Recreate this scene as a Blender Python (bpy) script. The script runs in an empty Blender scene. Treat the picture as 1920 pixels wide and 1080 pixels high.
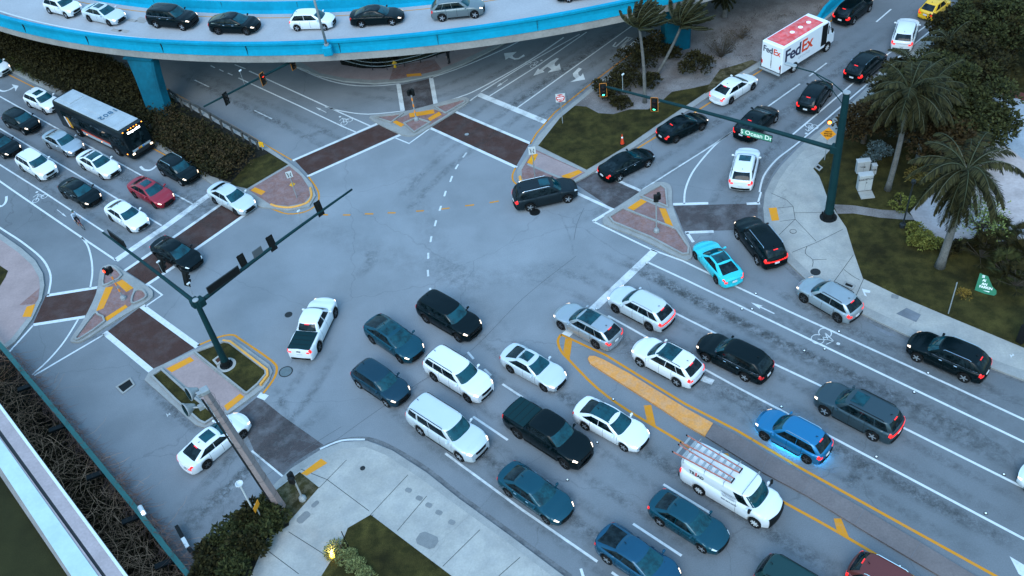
import bpy, bmesh, math, random
from math import sin, cos, pi, radians, sqrt, hypot, atan2
from mathutils import Vector, Matrix
from mathutils.geometry import tessellate_polygon
random.seed(7)
R = random.Random(11)
scene = bpy.context.scene
COL = scene.collection
# ---------------------------------------------------------------- camera
F, TH, RO, CH = 1785.1, 0.817167, -0.155704, 46.043
_d = Vector((0, sin(TH), -cos(TH))); _r = Vector((1, 0, 0)); _u = _r.cross(_d)
CR = _r*cos(RO) + _u*sin(RO); CU = -_r*sin(RO) + _u*cos(RO)
cam = bpy.data.cameras.new('camera'); camo = bpy.data.objects.new('camera', cam); COL.objects.link(camo)
cam.sensor_width = 36; cam.lens = F/1920*36; cam.clip_end = 4000
camo.matrix_world = Matrix(((CR.x, CU.x, -_d.x, 0), (CR.y, CU.y, -_d.y, 0), (CR.z, CU.z, -_d.z, CH), (0, 0, 0, 1)))
scene.camera = camo
def G(px, py, z=0.0):
    """point of the photograph -> point of the world at height z"""
    D = _d + CR*((px-960)/F) - CU*((py-540)/F)
    t = (CH-z)/-D.z
    return Vector((D.x*t, D.y*t, z))
def HT(base, top):
    B = G(*base); T = G(*top)
    return CH*(1-(B.x*T.x+B.y*T.y)/(T.x**2+T.y**2))
# ---------------------------------------------------------------- light
world = bpy.data.worlds.new('World'); scene.world = world; world.use_nodes = True
nt = world.node_tree; nt.nodes.clear()
sky = nt.nodes.new('ShaderNodeTexSky'); sky.sky_type = 'NISHITA'; sky.sun_disc = False
sky.sun_elevation = radians(45); sky.sun_rotation = radians(200); sky.air_density = 1.2; sky.dust_density = 0.4; sky.ozone_density = 4.0
bg = nt.nodes.new('ShaderNodeBackground'); bg.inputs['Strength'].default_value = 0.15
wo = nt.nodes.new('ShaderNodeOutputWorld')
tn = nt.nodes.new('ShaderNodeMix'); tn.data_type = 'RGBA'; tn.blend_type = 'MULTIPLY'; tn.inputs[0].default_value = 1; tn.inputs[7].default_value = (.86, 1.055, .95, 1)
nt.links.new(sky.outputs[0], tn.inputs[6]); 
tcw = nt.nodes.new('ShaderNodeTexCoord'); sx = nt.nodes.new('ShaderNodeSeparateXYZ'); rg_ = nt.nodes.new('ShaderNodeMapRange'); sc_ = nt.nodes.new('ShaderNodeVectorMath'); sc_.operation = 'SCALE'
nt.links.new(tcw.outputs['Generated'], sx.inputs[0]); nt.links.new(sx.outputs['Z'], rg_.inputs[0]); rg_.inputs[1].default_value = 0; rg_.inputs[2].default_value = 1; rg_.inputs[3].default_value = .30; rg_.inputs[4].default_value = 1.65   # overcast sky: brighter overhead than at the horizon
nt.links.new(tn.outputs[2], sc_.inputs[0]); nt.links.new(rg_.outputs[0], sc_.inputs['Scale']); nt.links.new(sc_.outputs[0], bg.inputs[0]); nt.links.new(bg.outputs[0], wo.inputs[0])
sun = bpy.data.lights.new('sun', 'SUN'); sun.energy = 0.6; sun.angle = radians(35); sun.color = (1.0, 0.97, 0.94)
suno = bpy.data.objects.new('sun', sun); COL.objects.link(suno)
_el, _az = radians(45), radians(200)
_sd = Vector((sin(_az)*cos(_el), cos(_az)*cos(_el), sin(_el)))
suno.rotation_euler = _sd.to_track_quat('Z', 'Y').to_euler(); suno.location = (0, 0, 60)
scene.view_settings.view_transform = 'Standard'; scene.view_settings.look = 'None'
scene.view_settings.exposure = 1.68; scene.view_settings.gamma = 1.0
# ---------------------------------------------------------------- materials
MATS = {}
def mat(name, col, rough=0.8, metal=0.0, emit=None, es=0.0, coat=0.0, spec=None):
    if name in MATS: return MATS[name]
    m = bpy.data.materials.new(name); m.use_nodes = True; b = m.node_tree.nodes['Principled BSDF']
    b.inputs['Base Color'].default_value = (*col, 1); b.inputs['Roughness'].default_value = rough; b.inputs['Metallic'].default_value = metal
    if coat: b.inputs['Coat Weight'].default_value = coat; b.inputs['Coat Roughness'].default_value = 0.04
    if emit: b.inputs['Emission Color'].default_value = (*emit, 1); b.inputs['Emission Strength'].default_value = es
    if spec is None and rough >= .7: spec = .15
    if spec is not None: b.inputs['Specular IOR Level'].default_value = spec
    MATS[name] = m; return m
def nodes(m): return m.node_tree.nodes, m.node_tree.links, m.node_tree.nodes['Principled BSDF']
def noisy(name, col, var=0.2, scale=1.0, rough=0.85, fine=20.0, finev=0.15, bump=0.0, spots=0.0, cracks=0.0, tint=None, spotscale=1.3, stretch=None, specks=0.0, centre=None):
    """procedural surface: broad mottling, fine grain, optional dark spots and hairline cracks"""
    if name in MATS: return MATS[name]
    m = mat(name, col, rough); N, Lk, b = nodes(m)
    tc = N.new('ShaderNodeTexCoord'); vec = tc.outputs['Object']
    if stretch:
        mp = N.new('ShaderNodeMapping'); mp.inputs['Rotation'].default_value = (0, 0, stretch[0]); mp.inputs['Scale'].default_value = (stretch[1], 1, 1); Lk.new(vec, mp.inputs[0]); vec = mp.outputs[0]
    def noise(s, det=5, ro=0.6):
        n = N.new('ShaderNodeTexNoise'); n.inputs['Scale'].default_value = s; n.inputs['Detail'].default_value = det; n.inputs['Roughness'].default_value = ro
        Lk.new(vec, n.inputs['Vector']); return n.outputs['Fac']
    def mr(v, a, c, lo, hi):
        r = N.new('ShaderNodeMapRange'); r.inputs[1].default_value = a; r.inputs[2].default_value = c; r.inputs[3].default_value = lo; r.inputs[4].default_value = hi
        Lk.new(v, r.inputs[0]); return r.outputs[0]
    def mul(a, c):
        x = N.new('ShaderNodeMath'); x.operation = 'MULTIPLY'; Lk.new(a, x.inputs[0]); Lk.new(c, x.inputs[1]); return x.outputs[0]
    f = mr(noise(scale), 0.3, 0.7, 1-var, 1+var)
    f = mul(f, mr(noise(fine, 3), 0.3, 0.7, 1-finev, 1+finev))
    if spots: f = mul(f, mr(noise(spotscale, 6, 0.75), 0.66, 0.74, 1, 1-spots))
    if specks: f = mul(f, mr(noise(5.0, 4, .8), .685, .72, 1, 1-specks))
    if centre:
        dv = N.new('ShaderNodeVectorMath'); dv.operation = 'DISTANCE'; Lk.new(tc.outputs['Object'], dv.inputs[0]); dv.inputs[1].default_value = centre[:3]; f = mul(f, mr(dv.outputs['Value'], centre[3], centre[4], 1.0, centre[5]))   # paler in the middle of the junction, darker further out
    if cracks:
        v = N.new('ShaderNodeTexVoronoi'); v.feature = 'DISTANCE_TO_EDGE'; v.inputs['Scale'].default_value = 0.09
        wv = N.new('ShaderNodeVectorMath'); wv.operation = 'ADD'
        n2 = N.new('ShaderNodeTexNoise'); n2.inputs['Scale'].default_value = 0.8; n2.inputs['Detail'].default_value = 6; Lk.new(tc.outputs['Object'], n2.inputs['Vector'])
        Lk.new(tc.outputs['Object'], wv.inputs[0]); Lk.new(n2.outputs['Color'], wv.inputs[1]); Lk.new(wv.outputs[0], v.inputs['Vector'])
        f = mul(f, mr(v.outputs['Distance'], 0.0, 0.0035, 1-cracks, 1))
    mx = N.new('ShaderNodeMix'); mx.data_type = 'RGBA'; mx.inputs[6].default_value = (*col, 1); mx.inputs[7].default_value = (*(tint or col), 1)
    Lk.new(mr(noise(scale*2.7), 0.4, 0.6, 0, 1), mx.inputs[0])
    cm = N.new('ShaderNodeVectorMath'); cm.operation = 'SCALE'; Lk.new(mx.outputs[2], cm.inputs[0]); Lk.new(f, cm.inputs['Scale']); Lk.new(cm.outputs[0], b.inputs['Base Color'])
    if bump:
        bp = N.new('ShaderNodeBump'); bp.inputs['Strength'].default_value = bump; bp.inputs['Distance'].default_value = 0.05; Lk.new(noise(fine*0.6, 4), bp.inputs['Height']); Lk.new(bp.outputs[0], b.inputs['Normal'])
    return m
def paver(name, c1, c2, rot=0.0, sc=4.0, wear=0.25):
    """small brick pavers with worn patches"""
    m = mat(name, c1, 0.85); N, Lk, b = nodes(m)
    tc = N.new('ShaderNodeTexCoord'); mp = N.new('ShaderNodeMapping'); mp.inputs['Rotation'].default_value = (0, 0, rot); Lk.new(tc.outputs['Object'], mp.inputs[0])
    br = N.new('ShaderNodeTexBrick'); br.inputs['Scale'].default_value = sc; br.inputs['Color1'].default_value = (*c1, 1); br.inputs['Color2'].default_value = (*c2, 1)
    br.inputs['Mortar'].default_value = (c1[0]*.45, c1[1]*.45, c1[2]*.45, 1); br.inputs['Mortar Size'].default_value = 0.03; Lk.new(mp.outputs[0], br.inputs['Vector'])
    n = N.new('ShaderNodeTexNoise'); n.inputs['Scale'].default_value = 0.7; n.inputs['Detail'].default_value = 8; n.inputs['Roughness'].default_value = .7; Lk.new(tc.outputs['Object'], n.inputs['Vector'])
    r = N.new('ShaderNodeMapRange'); r.inputs[1].default_value = .45; r.inputs[2].default_value = .75; r.inputs[3].default_value = 0; r.inputs[4].default_value = wear; Lk.new(n.outputs['Fac'], r.inputs[0])
    mx = N.new('ShaderNodeMix'); mx.data_type = 'RGBA'; Lk.new(r.outputs[0], mx.inputs[0]); Lk.new(br.outputs['Color'], mx.inputs[6]); mx.inputs[7].default_value = (.3, .32, .34, 1); Lk.new(mx.outputs[2], b.inputs['Base Color'])
    return m
def leafmat(name, c1, c2, rough=0.8):
    m = mat(name, c1, .8, spec=.12); N, Lk, b = nodes(m)
    g = N.new('ShaderNodeNewGeometry'); mx = N.new('ShaderNodeMix'); mx.data_type = 'RGBA'
    mx.inputs[6].default_value = (*c1, 1); mx.inputs[7].default_value = (*c2, 1); Lk.new(g.outputs['Random Per Island'], mx.inputs[0]); Lk.new(mx.outputs[2], b.inputs['Base Color']); return m
def worn(name, col, amount=0.5, rough=0.7, scale=3.0):
    """road paint worn through to the asphalt in patches"""
    m = mat(name, col, rough); N, Lk, b = nodes(m)
    tc = N.new('ShaderNodeTexCoord'); n = N.new('ShaderNodeTexNoise'); n.inputs['Scale'].default_value = scale; n.inputs['Detail'].default_value = 9; n.inputs['Roughness'].default_value = .75
    Lk.new(tc.outputs['Object'], n.inputs['Vector'])
    r = N.new('ShaderNodeMapRange'); r.inputs[1].default_value = .5; r.inputs[2].default_value = .75; r.inputs[3].default_value = 0; r.inputs[4].default_value = amount; Lk.new(n.outputs['Fac'], r.inputs[0])
    mx = N.new('ShaderNodeMix'); mx.data_type = 'RGBA'; Lk.new(r.outputs[0], mx.inputs[0]); mx.inputs[6].default_value = (*col, 1); mx.inputs[7].default_value = (.2, .2, .21, 1); Lk.new(mx.outputs[2], b.inputs['Base Color']); return m
M_ASPH = noisy('asphalt', (.172, .187, .200), .13, .09, .8, 14, .10, spots=.3, specks=.45, cracks=.2, tint=(.195, .210, .225), centre=(*G(800, 440), 9, 34, .66))
M_DECK = noisy('deck_concrete', (.30, .305, .315), .08, .3, .85, 6, .06, spots=.25)
M_CONC = noisy('sidewalk_concrete', (.305, .295, .27), .14, .35, .85, 9, .08, spots=.3, specks=.3, cracks=.15, tint=(.265, .26, .245))
M_KERB = noisy('kerb_concrete', (.235, .235, .225), .14, .8, .85, 12, .1, spots=.4)
M_RAIL = noisy('ramp_concrete', (.25, .235, .22), .15, .5, .9, 5, .1)
M_BLUED = noisy('blue_column_shaded', (.0, .07, .105), .3, .5, .78, 3, .08, spots=.2)  # ramp blue darkened: the column's shade is put into the colour
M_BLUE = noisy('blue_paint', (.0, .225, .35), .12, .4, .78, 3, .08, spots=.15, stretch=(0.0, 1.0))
M_PINK = noisy('pink_pavers', (.19, .105, .090), .14, 1.0, .85, 8, .12, spots=.25, tint=(.20, .13, .125))
M_PINKL = noisy('pale_pink_pavers', (.27, .20, .19), .1, .7, .85, 6, .07)
M_BRICK = paver('brick_crosswalk', (.055, .030, .025), (.072, .034, .027), .5, 5, .10)
M_BRICKG = paver('grey_crosswalk', (.062, .056, .058), (.078, .062, .062), .7, 5, .3)
M_WHITE = worn('white_road_paint', (.50, .52, .52), .55)
M_YEL = worn('yellow_road_paint', (.50, .195, .012), .4)
M_TACT = worn('yellow_tactile', (.58, .225, .012), .3, .7, 2)
M_GRASS = noisy('grass', (.020, .018, .004), .45, .5, .95, 25, .6, bump=.7, tint=(.040, .033, .008))
M_GRASSD = noisy('dry_grass', (.03, .025, .008), .4, .8, .95, 25, .5, bump=.6, tint=(.085, .07, .04))
M_SAND = noisy('sand', (.12, .105, .10), .25, .25, .95, 12, .3, bump=.4, spots=.5, tint=(.16, .145, .14))
M_SOIL = noisy('dark_soil', (.014, .013, .01), .4, .8, .98, 9, .5)
M_DRIVE = noisy('driveway_pavers', (.36, .31, .30), .2, .5, .85, 5, .1)
M_ORNG = worn('orange_kerb_paint', (.60, .28, .06), .5)
M_POLE = noisy('green_pole_paint', (.003, .024, .027), .15, .9, .7, 8, .1)
M_GALV = noisy('galvanised', (.22, .235, .24), .1, 2, .45, 10, .06)
M_BLACK = mat('black_plastic', (.006, .007, .007), .6, spec=.15)
M_DARK = mat('dark_metal', (.018, .021, .022), .5, spec=.2)
M_RUB = mat('rubber', (.008, .008, .008), .85)
M_RIM = mat('alloy', (.42, .44, .46), .35, .7)
M_RIMD = mat('dark_alloy', (.06, .065, .07), .4, .5)
M_GLASS = mat('car_glass', (.001, .004, .005), .05, 0, spec=.2)
M_GLASST = mat('windshield_glass', (.002, .048, .062), .06, 0, spec=.35)  # teal base stands in for sky reflected in the glass
M_CHROME = mat('chrome', (.6, .63, .65), .2, 1.0)
M_HEAD = mat('headlight_lit', (.8, .75, .65), .2, 0, (1.0, .70, .45), .9)
def mottle(m, c2, sc):
    N, Lk, b = nodes(m); tc = N.new('ShaderNodeTexCoord'); n = N.new('ShaderNodeTexNoise'); n.inputs['Scale'].default_value = sc; n.inputs['Detail'].default_value = 4; n.inputs['Roughness'].default_value = .7; Lk.new(tc.outputs['Object'], n.inputs['Vector'])
    g = N.new('ShaderNodeObjectInfo'); av = N.new('ShaderNodeVectorMath'); Lk.new(tc.outputs['Object'], av.inputs[0]); Lk.new(g.outputs['Random'], av.inputs[1]); vs_ = N.new('ShaderNodeVectorMath'); vs_.operation = 'SCALE'; vs_.inputs['Scale'].default_value = 9; Lk.new(g.outputs['Location'], vs_.inputs[0]); Lk.new(vs_.outputs[0], av.inputs[1]); Lk.new(av.outputs[0], n.inputs['Vector'])
    r = N.new('ShaderNodeMapRange'); r.inputs[1].default_value = .42; r.inputs[2].default_value = .66; Lk.new(n.outputs['Fac'], r.inputs[0]); mx = N.new('ShaderNodeMix'); mx.data_type = 'RGBA'; mx.inputs[6].default_value = b.inputs['Base Color'].default_value; mx.inputs[7].default_value = (*c2, 1); Lk.new(r.outputs[0], mx.inputs[0]); Lk.new(mx.outputs[2], b.inputs['Base Color'])
mottle(M_GLASST, (.0, .014, .018), 1.6); mottle(M_GLASS, (.012, .022, .026), 2.2)   # dim cabin and reflections painted into the glass colour as noise
M_HEADO = mat('headlight_off', (.55, .6, .62), .12, 0, coat=1)
M_TAIL = mat('taillight_lit', (.5, .02, .02), .3, 0, (1.0, .012, .006), .5)
M_TAILO = mat('taillight_dim', (.25, .012, .012), .25, 0, (1.0, .012, .006), .12)
M_AMB = mat('amber_lamp', (.7, .25, .02), .3, 0, (1, .28, .03), 2.0)
M_PLATE = mat('plate', (.55, .57, .58), .6)
M_WP = mat('white_sign', (.48, .50, .50), .5)
M_RED = mat('sign_red', (.5, .02, .02), .5)
M_GREEN = mat('sign_green', (.0, .13, .06), .5)
M_TXTW = mat('white_lettering', (.8, .82, .82), .5)
M_ORS = mat('orange_sign', (.75, .27, .01), .5)
M_YS = mat('yellow_sign', (.7, .36, .01), .5)
# ---------------------------------------------------------------- helpers
def link(o): COL.objects.link(o); return o
def tag(o, label=None, cat=None, group=None, kind=None):
    if label: o['label'] = label
    if cat: o['category'] = cat
    if group: o['group'] = group
    if kind: o['kind'] = kind
    return o
def empty(name, loc, label, cat, group=None, rz=0.0):
    o = bpy.data.objects.new(name, None); o.location = loc; o.rotation_euler = (0, 0, rz); o.empty_display_size = .3
    return tag(link(o), label, cat, group)
class MB:
    """collects faces; build() links them as one mesh object"""
    def __init__(s): s.v = []; s.f = []; s.mi = []; s.a = None
    def add(s, vs, fs, mi=0):
        b = len(s.v); s.v += [tuple(v) for v in vs]; s.f += [tuple(i+b for i in f) for f in fs]; s.mi += [mi]*len(fs); return s
    def box(s, c, d, rz=0.0, mi=0, M=None, bev=0):
        hx, hy, hz = d[0]/2, d[1]/2, d[2]/2
        if bev:
            b = min(bev, hx*.9, hy*.9, hz*.9); vs = []
            for sx in (-1, 1):
                for sy in (-1, 1):
                    for sz in (-1, 1):
                        vs += [(sx*hx, sy*(hy-b), sz*(hz-b)), (sx*(hx-b), sy*hy, sz*(hz-b)), (sx*(hx-b), sy*(hy-b), sz*hz)]
            bm = bmesh.new()
            for v in vs: bm.verts.new(v)
            bmesh.ops.convex_hull(bm, input=bm.verts); bm.verts.ensure_lookup_table()
            for i, v in enumerate(bm.verts): v.index = i
            vs = [v.co.copy() for v in bm.verts]; fs = [tuple(v.index for v in f.verts) for f in bm.faces]; bm.free()
        else:
            vs = [Vector((x, y, z)) for z in (-hz, hz) for x, y in ((-hx, -hy), (hx, -hy), (hx, hy), (-hx, hy))]
            fs = [(3, 2, 1, 0), (4, 5, 6, 7), (0, 1, 5, 4), (1, 2, 6, 5), (2, 3, 7, 6), (3, 0, 4, 7)]
        T = Matrix.Translation(c) @ (M if M is not None else Matrix.Rotation(rz, 4, 'Z'))
        return s.add([T @ Vector(v) for v in vs], fs, mi)
    def tube(s, p, q, r0, r1=None, n=10, mi=0, cap=True):
        p, q = Vector(p), Vector(q); r1 = r0 if r1 is None else r1; w = (q-p).normalized()
        a = w.orthogonal().normalized(); b = w.cross(a)
        vs = [c+(a*cos(2*pi*i/n)+b*sin(2*pi*i/n))*r for c, r in ((p, r0), (q, r1)) for i in range(n)]
        fs = [(i, (i+1) % n, n+(i+1) % n, n+i) for i in range(n)]
        if cap: fs += [tuple(range(n-1, -1, -1)), tuple(range(n, 2*n))]
        return s.add(vs, fs, mi)
    def path(s, pts, r, n=6, mi=0):
        pts = [Vector(p) for p in pts]; vs = []
        for i, p in enumerate(pts):
            w = (pts[min(i+1, len(pts)-1)]-pts[max(i-1, 0)]).normalized(); a = w.cross(Vector((.13, .21, 1))).normalized(); b = w.cross(a)
            rr = r[i] if isinstance(r, (list, tuple)) else r
            vs += [p+(a*cos(2*pi*k/n)+b*sin(2*pi*k/n))*rr for k in range(n)]
        fs = [(i*n+k, i*n+(k+1) % n, (i+1)*n+(k+1) % n, (i+1)*n+k) for i in range(len(pts)-1) for k in range(n)]
        fs += [tuple(range(n-1, -1, -1)), tuple(range((len(pts)-1)*n, len(pts)*n))]
        return s.add(vs, fs, mi)
    def lathe(s, prof, n=16, c=(0, 0, 0), mi=0, M=None):
        T = Matrix.Translation(c) @ (M if M is not None else Matrix())
        vs = [T @ Vector((r*cos(2*pi*k/n), r*sin(2*pi*k/n), z)) for r, z in prof for k in range(n)]
        fs = [(i*n+k, i*n+(k+1) % n, (i+1)*n+(k+1) % n, (i+1)*n+k) for i in range(len(prof)-1) for k in range(n)]
        fs += [tuple(range(n-1, -1, -1)), tuple(range((len(prof)-1)*n, len(prof)*n))]
        return s.add(vs, fs, mi)
    def prism(s, pts, z0, z1, mi=0):
        n = len(pts); A = sum(pts[i][0]*pts[(i+1) % n][1]-pts[(i+1) % n][0]*pts[i][1] for i in range(n))
        if A < 0: pts = pts[::-1]
        t = tessellate_polygon([[Vector((p[0], p[1], 0)) for p in pts]])
        vs = [(p[0], p[1], z1) for p in pts]+[(p[0], p[1], z0) for p in pts]
        def up(tr):
            a, b, c = [pts[i] for i in tr]; return tr if (b[0]-a[0])*(c[1]-a[1])-(c[0]-a[0])*(b[1]-a[1]) > 0 else tr[::-1]
        fs = [tuple(up(x)) for x in t]
        fs += [(n+i, n+(i+1) % n, (i+1) % n, i) for i in range(n)]
        return s.add(vs, fs, mi)
    def sheet(s, pts, z, mi=0, holes=()):
        ps = [[Vector((p[0], p[1], 0)) for p in pts]]+[[Vector((p[0], p[1], 0)) for p in h] for h in holes]
        t = tessellate_polygon(ps); allp = [p for q in ps for p in q]; fs = []
        for tr in t:
            a, b, c = [allp[i] for i in tr]
            fs.append(tuple(tr) if (b-a).cross(c-a).z > 0 else tuple(tr[::-1]))
        return s.add([(p.x, p.y, z) for p in allp], fs, mi)
    def ribbon(s, pts, w, z, mi=0):
        pts = [Vector((p[0], p[1], 0)) for p in pts]; n = len(pts); vs = []
        for i in range(n):
            a = (pts[i]-pts[i-1]).normalized() if i else None; b = (pts[i+1]-pts[i]).normalized() if i < n-1 else None
            if a is None: t = b; k = 1
            elif b is None: t = a; k = 1
            else: t = (a+b).normalized(); k = 1/max(.5, t.dot(a))
            nn = Vector((-t.y, t.x, 0))*w/2*k
            vs += [(pts[i].x+nn.x, pts[i].y+nn.y, z), (pts[i].x-nn.x, pts[i].y-nn.y, z)]
        return s.add(vs, [(2*i, 2*i+1, 2*i+3, 2*i+2) for i in range(n-1)], mi)
    def wall(s, pts, w, z0, z1, mi=0, closed=False):
        """upright strip of width w following pts"""
        pts = [Vector((p[0], p[1], 0)) for p in pts]; n = len(pts); vs = []
        for i in range(n):
            pr = pts[i-1] if (i or closed) else None; nx = pts[(i+1) % n] if (i < n-1 or closed) else None
            a = (pts[i]-pr).normalized() if pr is not None else None; b = (nx-pts[i]).normalized() if nx is not None else None
            t = (b if a is None else a if b is None else (a+b).normalized()); k = 1 if a is None or b is None else 1/max(.6, t.dot(a))
            nn = Vector((-t.y, t.x, 0))*w/2*k; L, Rr = pts[i]+nn, pts[i]-nn
            vs += [(L.x, L.y, z0), (L.x, L.y, z1), (Rr.x, Rr.y, z1), (Rr.x, Rr.y, z0)]
        fs = []
        for i in range(n if closed else n-1):
            a = 4*i; b = 4*((i+1) % n)
            fs += [(a, b, b+1, a+1), (a+1, b+1, b+2, a+2), (a+2, b+2, b+3, a+3)]
        if not closed: fs += [(0, 1, 2, 3), (4*n-1, 4*n-2, 4*n-3, 4*n-4)]
        return s.add(vs, fs, mi)
    def build(s, name, m, parent=None, smooth=False, auto=None):
        me = bpy.data.meshes.new(name); me.from_pydata(s.v, [], s.f)
        for x in (m if isinstance(m, (list, tuple)) else [m]): me.materials.append(x)
        if any(s.mi): me.polygons.foreach_set('material_index', s.mi)
        if smooth: me.polygons.foreach_set('use_smooth', [True]*len(me.polygons))
        me.update()
        if auto: me.set_sharp_from_angle(angle=auto)
        o = link(bpy.data.objects.new(name, me))
        if parent is not None: o.parent = parent
        return o
def P(pts, z=0.0): return [G(x, y, z) for x, y in pts]
def curve(pts, sub=5, closed=False):
    """Catmull-Rom through image points"""
    n = len(pts); out = []
    for i in range(n if closed else n-1):
        p0, p1, p2, p3 = [pts[(i+k) % n] if closed else pts[min(max(i+k, 0), n-1)] for k in (-1, 0, 1, 2)]
        for j in range(sub):
            t = j/sub
            out.append(tuple(.5*((2*p1[k])+(-p0[k]+p2[k])*t+(2*p0[k]-5*p1[k]+4*p2[k]-p3[k])*t*t+(-p0[k]+3*p1[k]-3*p2[k]+p3[k])*t**3) for k in (0, 1)))
    if not closed: out.append(tuple(pts[-1]))
    return out
def text_bm(txt, size, depth=.004, bold=0.0, spacing=1.0):
    """(verts, faces) of a line of lettering centred on the origin in the XY plane"""
    cu = bpy.data.curves.new('lettering', 'FONT'); cu.body = txt; cu.size = size; cu.extrude = depth; cu.offset = bold; cu.align_x = 'CENTER'; cu.align_y = 'CENTER'; cu.space_character = spacing; cu.resolution_u = 3
    o = bpy.data.objects.new('lettering', cu); COL.objects.link(o); dg = bpy.context.evaluated_depsgraph_get(); me = o.evaluated_get(dg).to_mesh()
    vs = [v.co.copy() for v in me.vertices]; fs = [tuple(p.vertices) for p in me.polygons]
    o.evaluated_get(dg).to_mesh_clear(); bpy.data.objects.remove(o); bpy.data.curves.remove(cu); return vs, fs
def frame(o, xd, yd):
    """matrix whose X,Y follow xd,yd at origin o"""
    xd = Vector(xd).normalized(); zd = xd.cross(Vector(yd)).normalized(); yd = zd.cross(xd)
    return Matrix(((xd.x, yd.x, zd.x, o[0]), (xd.y, yd.y, zd.y, o[1]), (xd.z, yd.z, zd.z, o[2]), (0, 0, 0, 1)))
def put_text(mb, txt, size, M, depth=.004, bold=0.0, spacing=1.0, sx=1.0, mi=0):
    vs, fs = text_bm(txt, size, depth, bold, spacing); mb.add([M @ Vector((v.x*sx, v.y, v.z)) for v in vs], fs, mi)
# ================================================================ THE SETTING
def S(name, mb, m, kind='structure', **k): return tag(mb.build(name, m, **k), kind=kind)
trench = P([(-260, 330), (-40, 605), (8, 656), (50, 710), (120, 792), (176, 860), (262, 962), (312, 1030), (362, 1092), (470, 1240), (340, 1330), (214, 1092), (60, 880), (0, 800), (-60, 715), (-260, 470)])
trench2 = [(p.x, p.y) for p in trench]
mb = MB(); mb.sheet([(-2500, -2500), (2500, -2500), (2500, 2500), (-2500, 2500)], -.06, holes=[trench2]); S('ground', mb, M_SAND)
mb = MB(); mb.sheet([(-150, 2), (150, 2), (150, 240), (-150, 240)], 0, holes=[trench2]); S('road', mb, M_ASPH)
mb = MB(); mb.prism(trench2, -3.9, -3.6); mb.wall(trench2, .2, -3.7, -.02, closed=True); S('ditch', mb, M_SOIL)
# ---- raised islands, kerbs and pavements
def island(name, outer, z=.13, m=M_KERB, close=True, sub=4):
    pts = curve(outer, sub, True) if sub else outer
    mb = MB(); mb.prism([(p.x, p.y) for p in P(pts, z)], -.02, z); return S(name, mb, m)
def pad(name, pts, z, m, sub=0, wall=None):
    mb = MB(); q = [(p.x, p.y) for p in P(curve(pts, sub, True) if sub else pts, z)]
    mb.sheet(q, z); o = S(name, mb, m)
    if wall:
        w = MB(); w.wall(q, .14, z-.02, z+.10, closed=True); S('kerb', w, wall)
    return o
A5 = lambda ox, oy, L, k=5.0: [(ox+x/k, oy+y/k) for x, y in L]
# left triangle
island('traffic_island', A5(90, 460, [(575, 182), (640, 188), (720, 245), (850, 325), (960, 405), (982, 450), (955, 505), (760, 625), (560, 745), (330, 890), (240, 905), (213, 875), (330, 700), (450, 450), (482, 260), (515, 200)]), sub=3)
pad('paving', A5(90, 460, [(545, 395), (690, 315), (800, 405), (780, 560), (535, 705), (452, 630), (520, 520)]), .137, M_PINK)
for L in ([(545, 205), (605, 202), (690, 285), (610, 340), (520, 378), (520, 300)], [(835, 422), (885, 422), (920, 465), (905, 500), (805, 545), (785, 520), (805, 450)], [(430, 645), (470, 650), (530, 715), (300, 875), (262, 875), (275, 850)]):
    pad('paving', A5(90, 460, L), .17, M_PINK, 2, M_KERB)
TACT = MB()
def tact(L, z=.142): TACT.sheet([(p.x, p.y) for p in P(L, z)], z)
for L in ([(540, 395), (612, 385), (520, 590), (448, 620)], [(638, 348), (698, 320), (802, 400), (735, 437)], [(525, 682), (725, 555), (748, 578), (552, 712)]): tact(A5(90, 460, L))
# top triangle
C3 = lambda L: [(640+x/3, y/3) for x, y in L]
island('traffic_island', C3([(165, 650), (350, 628), (640, 553), (712, 552), (700, 585), (500, 712), (430, 752), (385, 762), (330, 752), (200, 690)]), sub=3)
pad('paving', C3([(300, 672), (385, 640), (520, 615), (600, 640), (500, 700), (350, 705)]), .137, M_PINK)
for L in ([(530, 602), (690, 560), (695, 575), (585, 638)], [(352, 695), (420, 665), (498, 690), (410, 745)], [(190, 660), (345, 642), (280, 690)]): pad('paving', C3(L), .17, M_PINK, 0, M_KERB)
for L in ([(380, 637), (520, 615), (525, 637), (385, 660)], [(485, 665), (550, 628), (565, 645), (500, 680)], [(285, 685), (310, 678), (357, 700), (335, 714)]): tact(C3(L), .150)
# right triangle
island('traffic_island', A5(940, 260, [(950, 775), (970, 715), (1030, 680), (1220, 550), (1400, 430), (1500, 405), (1580, 430), (1600, 500), (1605, 620), (1690, 850), (1760, 980), (1790, 1080), (1760, 1130), (1660, 1110), (1300, 930), (1000, 815)]), sub=3)
pad('paving', A5(940, 260, [(1180, 650), (1310, 565), (1480, 640), (1545, 655), (1610, 825), (1640, 850)]), .137, M_PINK)
pad('paving', A5(940, 260, [(1312, 540), (1495, 437), (1540, 470), (1555, 638)]), .17, M_PINK, 0, M_KERB)
pad('paving', A5(940, 260, [(1012, 735), (1140, 655), (1640, 850), (1755, 1020), (1750, 1080), (1700, 1085), (1400, 925), (1050, 785)]), .17, M_PINK, 0, M_KERB)
tact(A5(940, 260, [(1180, 650), (1310, 565), (1365, 590), (1240, 672)])); tact(A5(940, 260, [(1480, 652), (1540, 655), (1612, 825), (1540, 800)]))
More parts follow.
